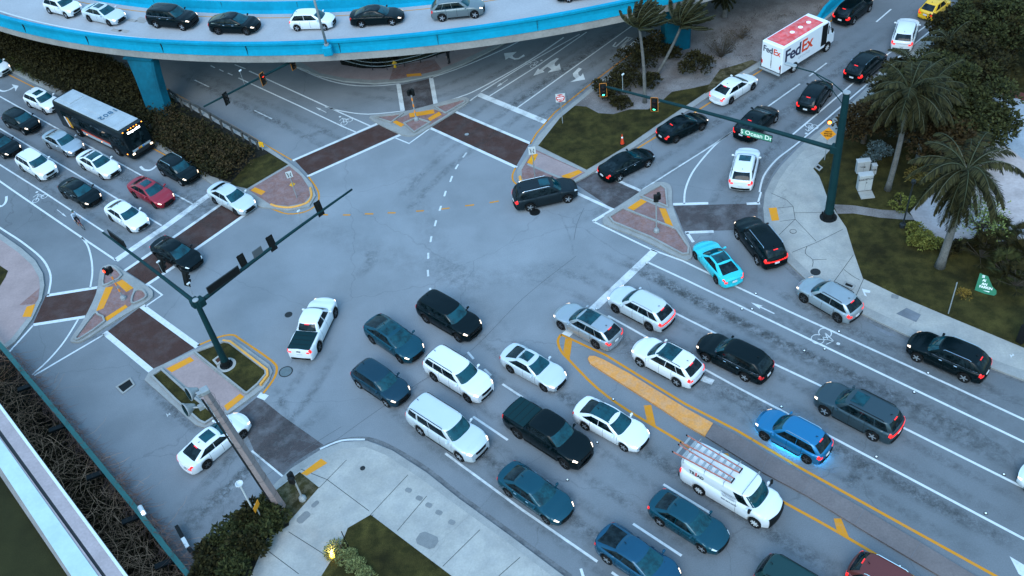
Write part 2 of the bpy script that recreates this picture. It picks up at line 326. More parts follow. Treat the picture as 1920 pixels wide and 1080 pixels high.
# upper right island: grass, sand, brick tip
big = [(998, 273), (1010, 254), (1046, 215), (1104, 168), (1136, 145), (1250, 60), (1340, -20), (1640, -60), (1606, 0), (1560, 28), (1426, 125), (1330, 180), (1240, 240), (1190, 275), (1100, 330), (1068, 347), (1040, 352), (985, 348), (971, 338), (969, 320), (985, 296)]
island('traffic_island', big, sub=0)
inset = [(1009, 273), (1050, 221), (1107, 174), (1139, 150), (1254, 66), (1345, -14), (1625, -55), (1592, 0), (1552, 22), (1418, 119), (1322, 174), (1232, 234), (1182, 269), (1100, 318)]
pad('sand', inset, .15, M_SAND)
pad('grass', [(1009, 273), (1050, 221), (1078, 198), (1100, 200), (1122, 212), (1150, 214), (1180, 205), (1215, 205), (1240, 190), (1260, 172), (1300, 165), (1330, 158), (1350, 158), (1322, 174), (1232, 234), (1182, 269), (1100, 318)], .165, M_GRASS)
pad('grass', [(1330, 158), (1350, 130), (1380, 122), (1410, 112), (1420, 116), (1322, 176)], .168, M_GRASSD)
pad('paving', [(1001, 279), (1097, 323), (1062, 345), (990, 343), (979, 334), (978, 318), (990, 298)], .14, M_PINK)
pad('paving', [(1006, 284), (1095, 323), (1066, 338), (990, 306)], .144, M_PINKL)
pad('kerb', [(990, 306), (1064, 337), (1061, 340), (988, 309)], .147, M_KERB)
tact([(988, 305), (1000, 286), (1009, 289), (998, 309)], .152); tact([(1052, 330), (1085, 318), (1092, 323), (1064, 337)], .152)
mb = MB(); mb.path([G(975, 331, .14), G(976, 337, .14), G(980, 342, .14), G(986, 345, .14)], .12, 6); S('kerb', mb, M_ORNG)
# left median
med = [(-260, -20), (-80, 83), (0, 123), (133, 190), (290, 273), (395, 343), (455, 374), (490, 388), (540, 394), (580, 386), (592, 366), (585, 345), (560, 318), (500, 273), (330, 178), (200, 103), (100, 50), (-200, -120)]
island('median', med, sub=0)
medin = [(-260, -36), (-80, 65), (0, 112), (133, 177), (290, 262), (395, 330), (463, 353), (540, 308), (500, 283), (330, 188), (200, 110), (100, 57), (-200, -105)]
pad('soil', medin, .15, M_SOIL)
pad('grass', [(430, 346), (463, 353), (540, 308), (505, 287), (470, 300)], .165, M_GRASS)
pad('grass', [(168, 96), (330, 189), (322, 197), (160, 104)], .165, M_GRASS)
pad('paving', [(466, 356), (542, 311), (565, 330), (578, 350), (581, 367), (570, 380), (540, 386), (505, 382)], .145, M_PINK, 0)
tact([(470, 357), (478, 351), (498, 359), (490, 366)], .152)
mb = MB(); mb.path([G(x, y, .15) for x, y in curve([(582, 352), (584, 368), (574, 381), (545, 389), (520, 387), (508, 383)], 4)], .10, 6); S('kerb', mb, M_ORNG)
# lower left median
lm = [(271, 712), (278, 699), (290, 690), (365, 656), (410, 638), (437, 635), (452, 645), (478, 664), (505, 683), (511, 696), (504, 713), (494, 727), (440, 767), (402, 793), (385, 802), (366, 796), (330, 764)]
island('median', lm, .12, sub=0)
pad('grass', [(366, 661), (420, 641), (430, 643), (498, 694), (499, 702), (484, 720), (464, 737), (460, 737)], .17, M_GRASS, 0, M_KERB)
pad('grass', [(285, 705), (303, 693), (350, 735), (406, 780), (385, 794), (375, 790), (330, 750)], .17, M_GRASS, 0, M_KERB)
pad('paving', [(308, 690), (362, 664), (460, 742), (412, 776)], .132, M_PINKL)
tact([(312, 691), (356, 669), (364, 676), (322, 698)], .14); tact([(420, 761), (450, 738), (458, 744), (426, 770)], .14)
mb = MB(); mb.wall(P([(418, 639), (432, 641), (501, 694), (502, 704), (488, 722)], .2), .15, .1, .285); S('kerb', mb, M_ORNG)
# left pavement
island('sidewalk', [(-260, 290), (-60, 392), (0, 437), (40, 465), (66, 488), (80, 512), (83, 535), (78, 560), (60, 598), (28, 640), (12, 652), (-40, 600), (-260, 325)], .13, M_KERB, sub=0)
pad('sidewalk', [(-260, 303), (-60, 402), (0, 449), (34, 473), (60, 497), (73, 520), (75, 540), (68, 565), (50, 598), (20, 636), (8, 645), (-40, 595), (-260, 335)], .137, M_PINKL)
pad('grass', [(-60, 480), (0, 498), (15, 508), (10, 520), (0, 536), (-60, 560)], .15, M_GRASS); tact([(42, 594), (50, 575), (66, 570), (58, 594)], .145)
pad('paving', [(36, 572), (74, 540), (72, 560), (65, 570)], .142, M_PINK)
# south corner pavement
co = [(374, 1036), (412, 1000), (470, 950), (505, 918), (520, 902), (546, 878), (598, 845), (640, 829), (688, 826), (735, 844), (800, 886), (860, 934), (960, 1007), (1060, 1082), (1300, 1260), (900, 1500), (360, 1160)]
island('sidewalk', co, .14, M_KERB, sub=0)
ci = [(384, 1044), (470, 966), (516, 920), (556, 887), (600, 858), (640, 842), (685, 838), (722, 852), (790, 898), (860, 950), (950, 1015), (1045, 1088), (1280, 1270), (900, 1480), (370, 1150)]
pad('sidewalk', ci, .147, M_CONC)
pad('grass', [(516, 920), (562, 885), (598, 914), (540, 980), (500, 1000), (440, 1000)], .16, M_GRASSD)
pad('grass', [(652, 990), (695, 965), (860, 1090), (1050, 1240), (800, 1400), (560, 1180), (600, 1084), (640, 1020)], .16, M_GRASS)
pad('soil', [(384, 1046), (470, 968), (545, 935), (542, 985), (500, 1010), (466, 1090), (380, 1150)], .156, M_SOIL)
tact([(564, 888), (602, 860), (614, 868), (575, 892)], .153)
JN = MB()
def joint(a, w=.035, z=.152): JN.ribbon(P(a, z), w, z)
for a in ([(541, 997), (620, 1047)], [(620, 1047), (700, 965)], [(504, 1034), (560, 1076)], [(613, 899), (692, 958)], [(695, 965), (765, 890)], [(745, 995), (800, 930)], [(830, 1062), (900, 993)], [(598, 915), (650, 862)], [(935, 1080), (975, 1045)], [(565, 880), (613, 899)]): joint(a)
PL = MB()
def plate(cx, cy, w, h, ang, z=.155, cut=.25, mbb=None):
    c = G(cx, cy, z); pts = []
    for sx, sy in ((1, 1), (-1, 1), (-1, -1), (1, -1)):
        a = (sx*(w/2-cut*min(w, h)), sy*h/2); b = (sx*w/2, sy*(h/2-cut*min(w, h))); pts += [a, b] if sx*sy < 0 else [b, a]
    (mbb or PL).sheet([(c.x+x*cos(ang)-y*sin(ang), c.y+x*sin(ang)+y*cos(ang)) for x, y in pts], z)
rang = -math.atan2(1, 1.45)
for cx, cy in ((766, 919), (786, 934), (804, 947), (823, 961), (847, 979)): plate(cx, cy, .42, .30, rang)
plate(801, 1013, 1.25, .85, rang); plate(591, 945, .5, .3, .75); plate(569, 970, .85, .5, .75)
plate(1678, 556, .45, .38, -.5, .155, .1)
S('utility_covers', PL, noisy('grey_cover', (.16, .165, .165), .1, 2))
# right pavement and lawn
rk = [(1655, 133), (1590, 200), (1533, 246), (1497, 277), (1465, 310), (1447, 335), (1434, 362), (1431, 390), (1434, 425), (1448, 458), (1478, 492), (1520, 532), (1600, 580), (1700, 628), (1800, 667), (1920, 712), (2250, 860), (2700, 700), (2400, 60), (2100, -200), (1900, -60), (1790, 25)]
island('sidewalk', rk, .14, M_KERB, sub=0)
rs = [(1667, 133), (1602, 200), (1545, 247), (1510, 279), (1478, 312), (1461, 337), (1449, 364), (1446, 390), (1449, 422), (1462, 452), (1490, 484), (1530, 523), (1606, 567), (1706, 614), (1806, 653), (1925, 697), (2250, 840), (2690, 690), (2390, 60), (2100, -190), (1905, -50), (1800, 27)]
pad('sidewalk', rs, .147, M_CONC)
lawn = [(1700, 133), (1625, 215), (1562, 275), (1525, 316), (1536, 330), (1544, 350), (1553, 375), (1567, 397), (1587, 427), (1600, 470), (1618, 522), (1680, 552), (1763, 587), (1920, 652), (2240, 790), (2640, 650), (2380, 60), (2100, -170), (1930, -30), (1820, 40)]
pad('grass', lawn, .16, M_GRASS)
pad('sand', [(1562, 383), (1600, 385), (1650, 393), (1700, 396), (1716, 412), (1700, 412), (1650, 408), (1600, 400), (1570, 401)], .17, M_SAND)
pad('driveway', [(1706, 398), (1730, 372), (1765, 340), (1830, 295), (1840, 230), (1868, 172), (1900, 178), (2300, 290), (2300, 560), (1920, 460), (1830, 446), (1755, 457), (1722, 425)], .176, M_DRIVE)
pad('driveway', [(1868, 172), (1900, 178), (2300, 290), (2300, 420), (1960, 330), (1830, 230)], .182, noisy('bluish_asphalt', (.27, .31, .35), .2, .5, .8, 8, .1))
mb = MB(); mb.wall(P([(1862, 168), (1905, 178), (2300, 290)], .3), .5, .1, .5); S('kerb', mb, noisy('red_kerb', (.10, .035, .03), .2))
for a in ([(1530, 455), (1580, 430)], [(1485, 473), (1530, 455)], [(1491, 411), (1461, 440)], [(1491, 411), (1530, 452)], [(1487, 387), (1491, 411)], [(1487, 387), (1458, 390)], [(1491, 411), (1462, 415)], [(1487, 387), (1475, 375), (1446, 362)], [(1488, 399), (1548, 398)], [(1563, 529), (1600, 478)], [(1605, 555), (1619, 523)]): joint(a)
for a in ([(1582, 505), (1598, 517), (1612, 525)], [(1513, 462), (1510, 475), (1524, 487), (1523, 500)], [(1524, 487), (1550, 486)]): joint(curve(a, 3), .035, .153)
S('pavement_joints', JN, M_DARK)
tact([(1441, 390), (1456, 389), (1461, 413), (1447, 414)], .154)
mb = MB(); mb.sheet([(p.x, p.y) for p in P([(1700, 577), (1727, 590), (1718, 604), (1680, 588)], .155)], .155); mb.sheet([(p.x, p.y) for p in P([(1610, 560), (1625, 563), (1650, 571), (1700, 601), (1697, 620), (1685, 629), (1668, 630), (1640, 615), (1610, 590)], .004)], .004); S('repair_patches', mb, noisy('patch_asphalt', (.12, .13, .145), .25, 1.2))
# far pavement under the ramp
far = [(545, 112), (557, 124), (600, 142), (645, 152), (700, 156), (758, 152), (815, 140), (870, 119), (935, 87), (1010, 40), (700, 10), (500, 30)]
island('sidewalk', far, .14, M_KERB, sub=0)
pad('sidewalk', [(556, 112), (600, 137), (650, 147), (700, 150), (755, 147), (812, 134), (866, 113), (930, 82), (860, 60), (600, 60)], .147, M_PINKL)
pad('paving', [(737, 128), (760, 120), (814, 111), (828, 130), (812, 134), (755, 147), (730, 150)], .153, M_PINK)
tact([(763, 144), (762, 139), (789, 137), (791, 142)], .158)
pad('soil', [(640, 121), (680, 128), (720, 128), (760, 119), (800, 110), (860, 90), (860, 20), (600, 20)], .16, M_SOIL)
pad('grass', [(720, 122), (765, 117), (800, 108), (850, 92), (840, 60), (700, 70)], .168, M_GRASS)
S('tactile_paving', TACT, M_TACT)
# central concrete median
mb = MB(); q = P([(1105, 667), (1102, 672), (1107, 681), (1160, 715), (1230, 759), (1284, 795), (1322, 817), (1337, 793), (1284, 764), (1180, 700), (1130, 673), (1115, 667)], .14); mb.prism([(p.x, p.y) for p in q], -.02, .14); S('median', mb, noisy('yellow_painted_concrete', (.56, .235, .06), .12, .8, .85, 8, .12, spots=.25, tint=(.50, .25, .11)))
mb = MB(); q = P([(1322.5, 817.3), (1432, 886), (1513, 929), (1647, 1011), (1763, 1080), (2050, 1250), (2110, 1225), (1827, 1078), (1713, 1009), (1500, 884), (1380, 814), (1337.5, 793.3)], .14); mb.prism([(p.x, p.y) for p in q], -.02, .14); S('median', mb, M_PINKL if False else noisy('median_concrete', (.135, .115, .112), .15, .6, .85, 8, .1, spots=.35))
mb = MB()
for a, b in (((1375, 868), (1412, 822)), ((1505, 925), (1525, 898)), ((1604, 982), (1621, 955)), ((1708, 1045), (1727, 1014)), ((1425, 888), (1442, 852))): mb.ribbon(P([a, b], .146), .03, .146)
S('median_joints', mb, mat('joint', (.13, .125, .13), .9))
# ---- crosswalks
def quad(mb, L, z): mb.sheet([(p.x, p.y) for p in P(L, z)], z)
B = MB(); Gy = MB()
quad(B, [(236, 508), (300, 463), (408, 386), (440, 362), (486, 384), (450, 408), (367, 466), (276, 534)], .004)
quad(B, [(86, 554), (182, 540), (176, 565), (160, 594), (62, 607)], .004)
quad(B, [(264, 575), (370, 650), (284, 694), (198, 624)], .004)
quad(Gy, [(445, 775), (484, 743), (530, 780), (612, 838), (528, 892), (480, 853)], .004)
quad(B, [(553, 301), (712, 233), (750, 250), (578, 328)], .004)
quad(B, [(806, 238), (853, 210), (993, 268), (967, 313)], .004)
quad(Gy, [(749, 160), (808, 147), (816, 199), (757, 208)], .004)
quad(Gy, [(1076, 343), (1118, 323), (1203, 358), (1149, 392)], .004)
quad(Gy, [(1263, 386), (1426, 381), (1434, 430), (1282, 434)], .004)
S('crosswalk_pavers', B, M_BRICK); S('crosswalk_pavers', Gy, M_BRICKG)
# ---- painted markings
W = MB(); Y = MB()
def wl(pts, w=.15, sub=0): W.ribbon(P(curve(pts, sub) if sub else pts, .008), w, .008)
def yl(pts, w=.15, sub=0): Y.ribbon(P(curve(pts, sub) if sub else pts, .008), w, .008)
for pts, w in (
  ([(233, 508), (298, 464), (410, 386), (440, 362)], .3), ([(272, 536), (328, 499), (367, 467), (450, 409), (490, 380)], .3), ([(217, 488), (310, 425), (398, 361)], .6),
  ([(88, 554), (182, 539)], .3), ([(62, 609), (159, 594)], .3), ([(265, 573), (371, 650)], .42), ([(196, 623), (283, 695)], .42), ([(472, 845), (530, 893)], .12),
  ([(549, 301), (707, 232)], .28), ([(576, 331), (752, 252)], .28), ([(853, 209), (995, 269)], .28), ([(807, 240), (969, 314)], .28), ([(898, 177), (1024, 229)], .6),
  ([(747, 158), (755, 208)], .4), ([(808, 145), (817, 196)], .4), ([(1118, 321), (1202, 358)], .28), ([(1077, 360), (1149, 393), (1112, 415)], .28), ([(1112, 415), (1222, 468), (1280, 489), (1330, 513), (1380, 537), (1480, 584), (1777, 720), (1925, 789)], .15),
  ([(1262, 383), (1328, 381)], .28), ([(1400, 382), (1425, 381)], .28), ([(1285, 436), (1338, 434)], .28), ([(1288, 436), (1300, 454)], .22),
  ([(1215, 492), (1280, 522), (1693, 720), (1925, 831)], .15), ([(1176, 540), (1262, 585), (1334, 621), (1440, 677), (1532, 720), (1690, 800), (1925, 917)], .15),
  ([(1140, 592), (1212, 632), (1384, 727), (1500, 788), (1925, 1013)], .15), ([(1228, 470), (1060, 629)], .6), ([(1312, 707), (1337, 717)], .45),
  ([(942, 720), (980, 745)], .15), ([(887, 781), (952, 825)], .15), ([(835, 850), (978, 955), (1120, 1053)], .15), ([(1244, 908), (1332, 962)], .15), ([(1187, 982), (1278, 1042)], .15), ([(1089, 1066), (1094, 1082)], .15), ([(1147, 1073), (1170, 1090)], .15),
  ([(877, 660), (888, 673)], .15), ([(908, 692), (921, 704)], .15),
  ([(875, 286), (868, 295)], .15), ([(859, 308), (854, 317)], .15), ([(848, 330), (844, 341)], .15), ([(836, 358), (833, 368)], .15), ([(827, 386), (824, 395)], .15), ([(818, 413), (815, 424)], .15), ([(809, 443), (807, 454)], .15), ([(803, 474), (803, 485)], .15), ([(802, 506), (803, 518)], .15), ([(806, 540), (809, 549)], .15),
  ([(-120, 112), (0, 181), (242, 316), (362, 383)], .14), ([(-120, 167), (0, 241), (126, 316), (303, 423)], .14), ([(-120, 230), (0, 309), (83, 361), (194, 434)], .14), ([(-120, 240), (0, 340), (30, 361), (153, 445), (217, 488)], .16),
  ([(62, 610), (18, 659)], .15), ([(195, 627), (64, 704)], .15), ([(274, 538), (280, 535), (304, 553), (272, 575)], .13),
  ([(365, 150), (392, 163)], .13), ([(477, 207), (510, 223)], .13), ([(447, 146), (560, 198), (640, 236), (668, 248)], .13), ([(467, 133), (640, 212), (694, 236)], .14),
  ([(395, 123), (403, 127)], .12), ([(411, 130), (419, 134)], .12), ([(427, 137), (436, 141)], .12), ([(440, 121), (460, 129)], .12),
  ([(902, 172), (987, 120), (1087, 64)], .13), ([(918, 180), (1010, 122), (1100, 60)], .13), ([(970, 202), (1187, 47), (1220, 20)], .13), ([(853, 209), (902, 174)], .13), ([(740, 258), (767, 269), (807, 240)], .13),
  ([(485, 740), (500, 746)], .45), ([(1387, 238), (1435, 203), (1500, 157)], .14), ([(1517, 143), (1550, 118)], .14), ([(1643, 41), (1671, 17)], .14),
  ([(1483, 255), (1540, 207), (1597, 158), (1657, 107), (1730, 53), (1800, 5)], .14), ([(1202, 357), (1324, 280), (1387, 238)], .14), ([(1427, 360), (1421, 381)], .14),
  ([(1470, 485), (1510, 518), (1610, 577), (1700, 619), (1847, 682), (1925, 715)], .14)): wl(pts, w)
for pts, w in (([(-60, 385), (0, 427), (40, 453), (77, 483), (92, 507), (95, 527), (90, 554)], .16), ([(153, 445), (165, 462), (172, 490), (173, 515), (169, 540)], .14), ([(147, 598), (130, 626), (113, 650), (88, 678), (60, 703)], .14),
  ([(610, 200), (640, 208), (690, 214), (757, 208)], .13), ([(546, 122), (604, 147), (654, 159), (704, 161), (749, 157)], .15), ([(808, 146), (873, 123), (955, 87), (1000, 60)], .15), ([(817, 196), (858, 183), (897, 167), (987, 117), (1057, 70)], .15),
  ([(1283, 382), (1285, 356), (1298, 324), (1324, 290), (1352, 262), (1387, 240)], .14), ([(1424, 360), (1432, 330), (1455, 300), (1487, 275), (1530, 240), (1580, 197), (1655, 133), (1727, 72), (1793, 20)], .14), ([(600, 842), (640, 826), (684, 824)], .13)): wl(pts, w, 4)
W.sheet([(p.x, p.y) for p in P([(1893, 1043), (1925, 1062), (1925, 1086), (1910, 1076)], .008)], .008)
W.sheet([(p.x, p.y) for p in P([(761, 868), (778, 878), (774, 884), (757, 873)], .008)], .008) if False else None
def glyph(o, ux, uy, polys, z=.009):
    """flat road symbol: o image point, ux/uy image points giving 1-unit axes"""
    O = G(*o, z); X = G(*ux, z)-O; Yv = G(*uy, z)-O
    for q in polys: W.sheet([((O+X*a+Yv*b).x, (O+X*a+Yv*b).y) for a, b in q], z)
ARROW = [[(0, -.06), (.6, -.06), (.6, .06), (0, .06)], [(.55, -.22), (1, 0), (.55, .22), (.62, 0)]]
glyph((1452, 588), (1408, 567), (1440, 602), ARROW); glyph((107, 393), (125, 407), (101, 399), ARROW); glyph((612, 211), (592, 201), (606, 217), ARROW); glyph((952, 149), (931, 163), (945, 142), ARROW)
def ring(c, rx, ry, w=.06, z=.009):
    c = G(*c, z); n = 16; vs = [(c.x+(rx+k*w)*cos(2*pi*i/n), c.y+(ry+k*w)*sin(2*pi*i/n), z) for i in range(n) for k in (0, -1)]
    W.add(vs, [(2*i, 2*((i+1) % n), 2*((i+1) % n)+1, 2*i+1) for i in range(n)])
def bikesign(a, b, r=.36):
    ring(a, r, r*1.05); ring(b, r, r*1.05); A = G(*a, .0); Bb = G(*b, .0); d = (Bb-A); n = Vector((-d.y, d.x, 0)).normalized()
    return A, Bb, n
for a, b, s, r in (((1533, 636), (1547, 624), -1, .42), ((67, 376), (83, 368), 1, .3), ((645, 231), (655, 225), 1, .32), ((990, 118), (1000, 124), 1, .32), ((1517, 235), (1527, 238), -1, .32)):
    A, Bb, n = bikesign(a, b, r); m = (A+Bb)/2+n*.5*s; m2 = (A*.3+Bb*.7)+n*.8*s
    for p, q in ((A, m), (Bb, m), (m, m2), (A+n*.65*s, m2), (Bb, m2)): W.ribbon([p, q], .06, .010)
    W.sheet([((m2+n*.35*s).x+.12*cos(k), (m2+n*.35*s).y+.12*sin(k)) for k in [i*pi/4 for i in range(8)]], .010)
def wpoly(L, z=.009): W.sheet([(p.x, p.y) for p in P(L, z)], z)
wpoly([(945, 100), (969, 97), (961, 104), (962, 107), (966, 109), (972, 109), (982, 102), (984, 105), (973, 111), (965, 112), (957, 109), (954, 108), (948, 112)])
wpoly([(1044, 109), (1048, 110), (1040, 118), (1040, 123), (1044, 124), (1049, 119), (1052, 131), (1027, 136), (1034, 130), (1030, 127), (1026, 125), (1018, 132), (1021, 135), (1000, 142), (1009, 128), (1012, 131), (1033, 115)])
wpoly([(1085, 127), (1091, 129), (1084, 136), (1085, 141), (1089, 143), (1093, 137), (1097, 149), (1069, 154), (1080, 148), (1075, 143), (1074, 138)])
for a in ([(1149, 86), (1155, 88)], [(1155, 79), (1149, 87)], [(1154, 88), (1176, 69)], [(1160, 90), (1187, 71)], [(1165, 91), (1181, 71), (1168, 90)], [(1171, 92), (1195, 73)], [(1177, 70), (1187, 72)], [(1160, 90), (1182, 70)], [(1175, 92), (1196, 76)]): wl(a, .14)
for c in ([(-6, 167), (6, 171), (18, 168), (26, 163)], [(263, 312), (270, 318), (281, 319), (291, 313), (297, 306)], [(-8, 388), (4, 386), (11, 378), (12, 368)]):
    wl(c, .22, 4)
wpoly([(22, 158), (35, 161), (29, 171), (28, 166)]); wpoly([(-5, 380), (2, 386), (-5, 391)])
# bright gutter line along the right kerb
wpoly([(1616, 541), (1632, 545), (1631, 549), (1621, 548), (1626, 556), (1621, 554)], .156)
for c in ((315, 778), (1897, 667)):
    z = .009 if c[0] < 1000 else .156
    wpoly([(c[0]-4, c[1]-3), (c[0]+1, c[1]), (c[0]-1, c[1]+4)], z); wpoly([(c[0]+5, c[1]-1), (c[0], c[1]+1), (c[0]+2, c[1]-4)], z)
S('road_markings', W, M_WHITE)
for pts, w, s in (([(1052, 627), (1136, 666), (1284, 757), (1380, 806), (1500, 877), (1713, 995), (1867, 1080), (2000, 1155)], .17, 0), ([(1052, 627), (1046, 639), (1052, 658), (1070, 678), (1120, 728), (1178, 770), (1256, 816), (1360, 880), (1463, 938), (1570, 997), (1710, 1080), (1850, 1165)], .17, 3),
  ([(1245, 53), (1133, 138), (1100, 163), (1040, 211), (1006, 250), (994, 270)], .14, 0), ([(967, 314), (961, 328), (963, 340), (975, 350)], .14, 3), ([(1190, 281), (1236, 253), (1338, 188), (1424, 134), (1564, 35), (1620, -6)], .14, 0),
  ([(-120, 70), (0, 132), (123, 193), (290, 280), (372, 324), (418, 348)], .12, 0), ([(187, 100), (250, 135), (313, 167), (440, 238), (547, 300)], .12, 0), ([(486, 381), (514, 393), (540, 401), (572, 397), (594, 383), (598, 366), (593, 352), (578, 331)], .14, 3),
  ([(370, 648), (410, 632), (436, 628), (452, 637), (510, 677), (519, 694), (511, 714), (493, 738)], .16, 3)): yl(pts, w, s)
for a, b in (((605, 402), (615, 403)), ((643, 403), (657, 403)), ((684, 401), (700, 401)), ((727, 399), (742, 399)), ((780, 396), (795, 395)), ((828, 392), (843, 390)), ((872, 386), (889, 384)), ((918, 380), (935, 377))): yl([a, b], .15)
for L in ([(1060, 634), (1073, 638), (1068, 674), (1056, 660)], [(1207, 760), (1221, 759), (1230, 800), (1213, 789)], [(1355, 850), (1365, 850), (1373, 868), (1360, 876)], [(1563, 972), (1577, 972), (1594, 1012), (1570, 998)]): quad(Y, L, .012)
S('road_markings', Y, M_YEL)
# ---- wear: tyre bands and stains, thin transparent films
ms = mat('road_grime', (.06, .065, .065), .8); N, Lk, b = nodes(ms)
at = N.new('ShaderNodeAttribute'); at.attribute_name = 'amount'; n = N.new('ShaderNodeTexNoise'); tc = N.new('ShaderNodeTexCoord'); n.inputs['Scale'].default_value = 1.6; n.inputs['Detail'].default_value = 10; n.inputs['Roughness'].default_value = .8; Lk.new(tc.outputs['Object'], n.inputs['Vector'])
mr = N.new('ShaderNodeMapRange'); mr.inputs[1].default_value = .42; mr.inputs[2].default_value = .72; Lk.new(n.outputs['Fac'], mr.inputs[0]); mu = N.new('ShaderNodeMath'); mu.operation = 'MULTIPLY'; Lk.new(mr.outputs[0], mu.inputs[0]); Lk.new(at.outputs['Fac'], mu.inputs[1]); Lk.new(mu.outputs[0], b.inputs['Alpha'])
gv, gf, ga = [], [], []
def grime(pts, w, amt, sub=6, z=.014):
    q = P(curve(pts, sub), 0); n = len(q); base = len(gv)
    for i, p in enumerate(q):
        t = (q[min(i+1, n-1)]-q[max(i-1, 0)]).normalized(); nn = Vector((-t.y, t.x, 0)); e = min(1, i/3, (n-1-i)/3)
        for k, a in ((-1, 0), (-.4, 1), (.4, 1), (1, 0)): gv.append(tuple((p+nn*k*w/2)+Vector((0, 0, z)))); ga.append(a*amt*e*.72)
    for i in range(n-1):
        for k in range(3): o = base+4*i+k; gf.append((o, o+4, o+5, o+1))
def track(pts, amt=.45, w=.45, g=.78):
    q = P(curve(pts, 6), 0); n = len(q)
    for sgn in (-1, 1):
        base = len(gv)
        for i, p in enumerate(q):
            t = (q[min(i+1, n-1)]-q[max(i-1, 0)]).normalized(); nn = Vector((-t.y, t.x, 0)); e = min(1, i/4, (n-1-i)/4); c = p+nn*g*sgn
            for k, a in ((-1, 0), (-.35, 1), (.35, 1), (1, 0)): gv.append((c.x+nn.x*k*w, c.y+nn.y*k*w, .0125)); ga.append(a*amt*e*(1 if sgn > 0 else .8))
        for i in range(n-1):
            for k in range(3): o = base+4*i+k; gf.append((o, o+4, o+5, o+1))
def grimes(L, z0=.014):
    for i, (p, w, a) in enumerate(L): grime(p, w, a, z=z0+.001*i)
grimes([([(1170, 480), (1300, 560), (1500, 665), (1700, 765), (1930, 880)], 1.5, .95), ([(1120, 600), (1210, 670), (1400, 760), (1650, 890), (1930, 1040)], 1.3, .8), ([(1230, 520), (1400, 610), (1650, 730), (1930, 865)], .8, .5),
  ([(1300, 530), (1600, 665), (1930, 820)], .7, .5), ([(960, 660), (1130, 790), (1300, 900), (1500, 1030), (1600, 1090)], 1.6, .5), ([(800, 790), (960, 905), (1150, 1040), (1230, 1090)], 1.5, .5),
  ([(760, 300), (800, 420), (880, 560), (1000, 700)], 3, .25), ([(500, 380), (700, 470), (900, 520), (1150, 500)], 3, .25), ([(930, 215), (1040, 140), (1180, 40)], 1.4, .9), ([(970, 250), (1075, 180), (1200, 80)], 1.3, .9), ([(850, 190), (985, 110), (1060, 60)], 1.0, .4),
  ([(330, 130), (430, 180), (560, 250)], 1.4, .5), ([(0, 205), (150, 285), (320, 375), (420, 430)], 1.5, .6), ([(0, 265), (120, 335), (280, 425), (380, 490)], 1.5, .6), ([(330, 350), (385, 385), (420, 400)], 1.8, .8),
  ([(480, 900), (380, 970), (300, 1050)], 2.2, .6), ([(620, 760), (540, 830), (400, 930), (320, 980)], 1.2, .5), ([(1500, 250), (1420, 320), (1390, 400)], 1.6, .45), ([(1290, 262), (1440, 165), (1560, 75)], 1.5, .45), ([(1350, 300), (1500, 190), (1620, 90)], 1.5, .4),
  ([(700, 470), (690, 500), (665, 520)], 1.2, .6), ([(340, 800), (300, 740), (265, 715)], 1.6, .7), ([(380, 812), (345, 790), (310, 750)], .8, .8), ([(150, 640), (190, 630), (230, 600)], .8, .6),
  ([(1613, 872), (1600, 900), (1580, 910)], .9, 1), ([(1627, 893), (1634, 902)], .6, 1), ([(1050, 400), (1070, 450), (1075, 480)], .2, .4), ([(1470, 545), (1620, 640), (1760, 700), (1930, 775)], 2, .35), ([(540, 270), (640, 235)], 1, .5), ([(1130, 370), (1210, 340)], 1.4, .7)])
for L in ([(1100, 480), (1250, 553), (1480, 665), (1700, 765), (1950, 880)], [(1000, 500), (1200, 590), (1400, 695), (1700, 850), (1950, 980)], [(1120, 620), (1350, 740), (1600, 880), (1900, 1050)], [(860, 640), (1000, 730), (1200, 870), (1400, 1000), (1540, 1090)], [(760, 680), (860, 760), (1020, 870), (1200, 990), (1330, 1090)], [(700, 700), (800, 800), (950, 910), (1100, 1020), (1190, 1090)], [(1380, 520), (1560, 620), (1750, 700), (1950, 790)],
  [(-20, 160), (120, 235), (300, 330), (420, 395)], [(-20, 215), (120, 290), (260, 370), (400, 450)], [(-20, 275), (100, 345), (220, 415), (360, 505)], [(1260, 10), (1080, 130), (960, 215), (840, 300), (740, 400)], [(1180, 20), (1010, 125), (890, 200), (790, 290)], [(640, 160), (760, 180), (860, 160), (1000, 90)], [(320, 120), (450, 185), (560, 235), (680, 300)], [(1650, 40), (1500, 140), (1330, 255), (1200, 340), (1050, 420)], [(1720, 40), (1560, 160), (1430, 270), (1350, 400), (1380, 470)], [(480, 720), (520, 800), (440, 880), (330, 980)], [(620, 640), (560, 740), (470, 840), (390, 930)]): track(L)
me = bpy.data.meshes.new('road_grime'); me.from_pydata(gv, [], gf); at_ = me.attributes.new('amount', 'FLOAT', 'POINT'); at_.data.foreach_set('value', ga); me.materials.append(ms)
tag(link(bpy.data.objects.new('road_grime', me)), kind='structure')
mb = MB(); mb.ribbon(P(curve([(1650, 128), (1583, 196), (1527, 243), (1491, 273), (1458, 307), (1440, 333), (1428, 362), (1425, 390), (1428, 425), (1442, 460), (1471, 495), (1514, 535), (1596, 584), (1697, 632), (1798, 671), (1925, 718)], 3), .0055), .34, .0055); mb.ribbon(P(curve([(530, 897), (548, 875), (600, 842), (640, 826), (690, 823), (737, 841), (803, 882), (864, 931), (964, 1004), (1070, 1082)], 3), .0055), .3, .0055); S('gutter', mb, noisy('gutter_grime', (.11, .115, .12), .3, 1.5, .85, 8, .2, spots=.4))
mb = MB()
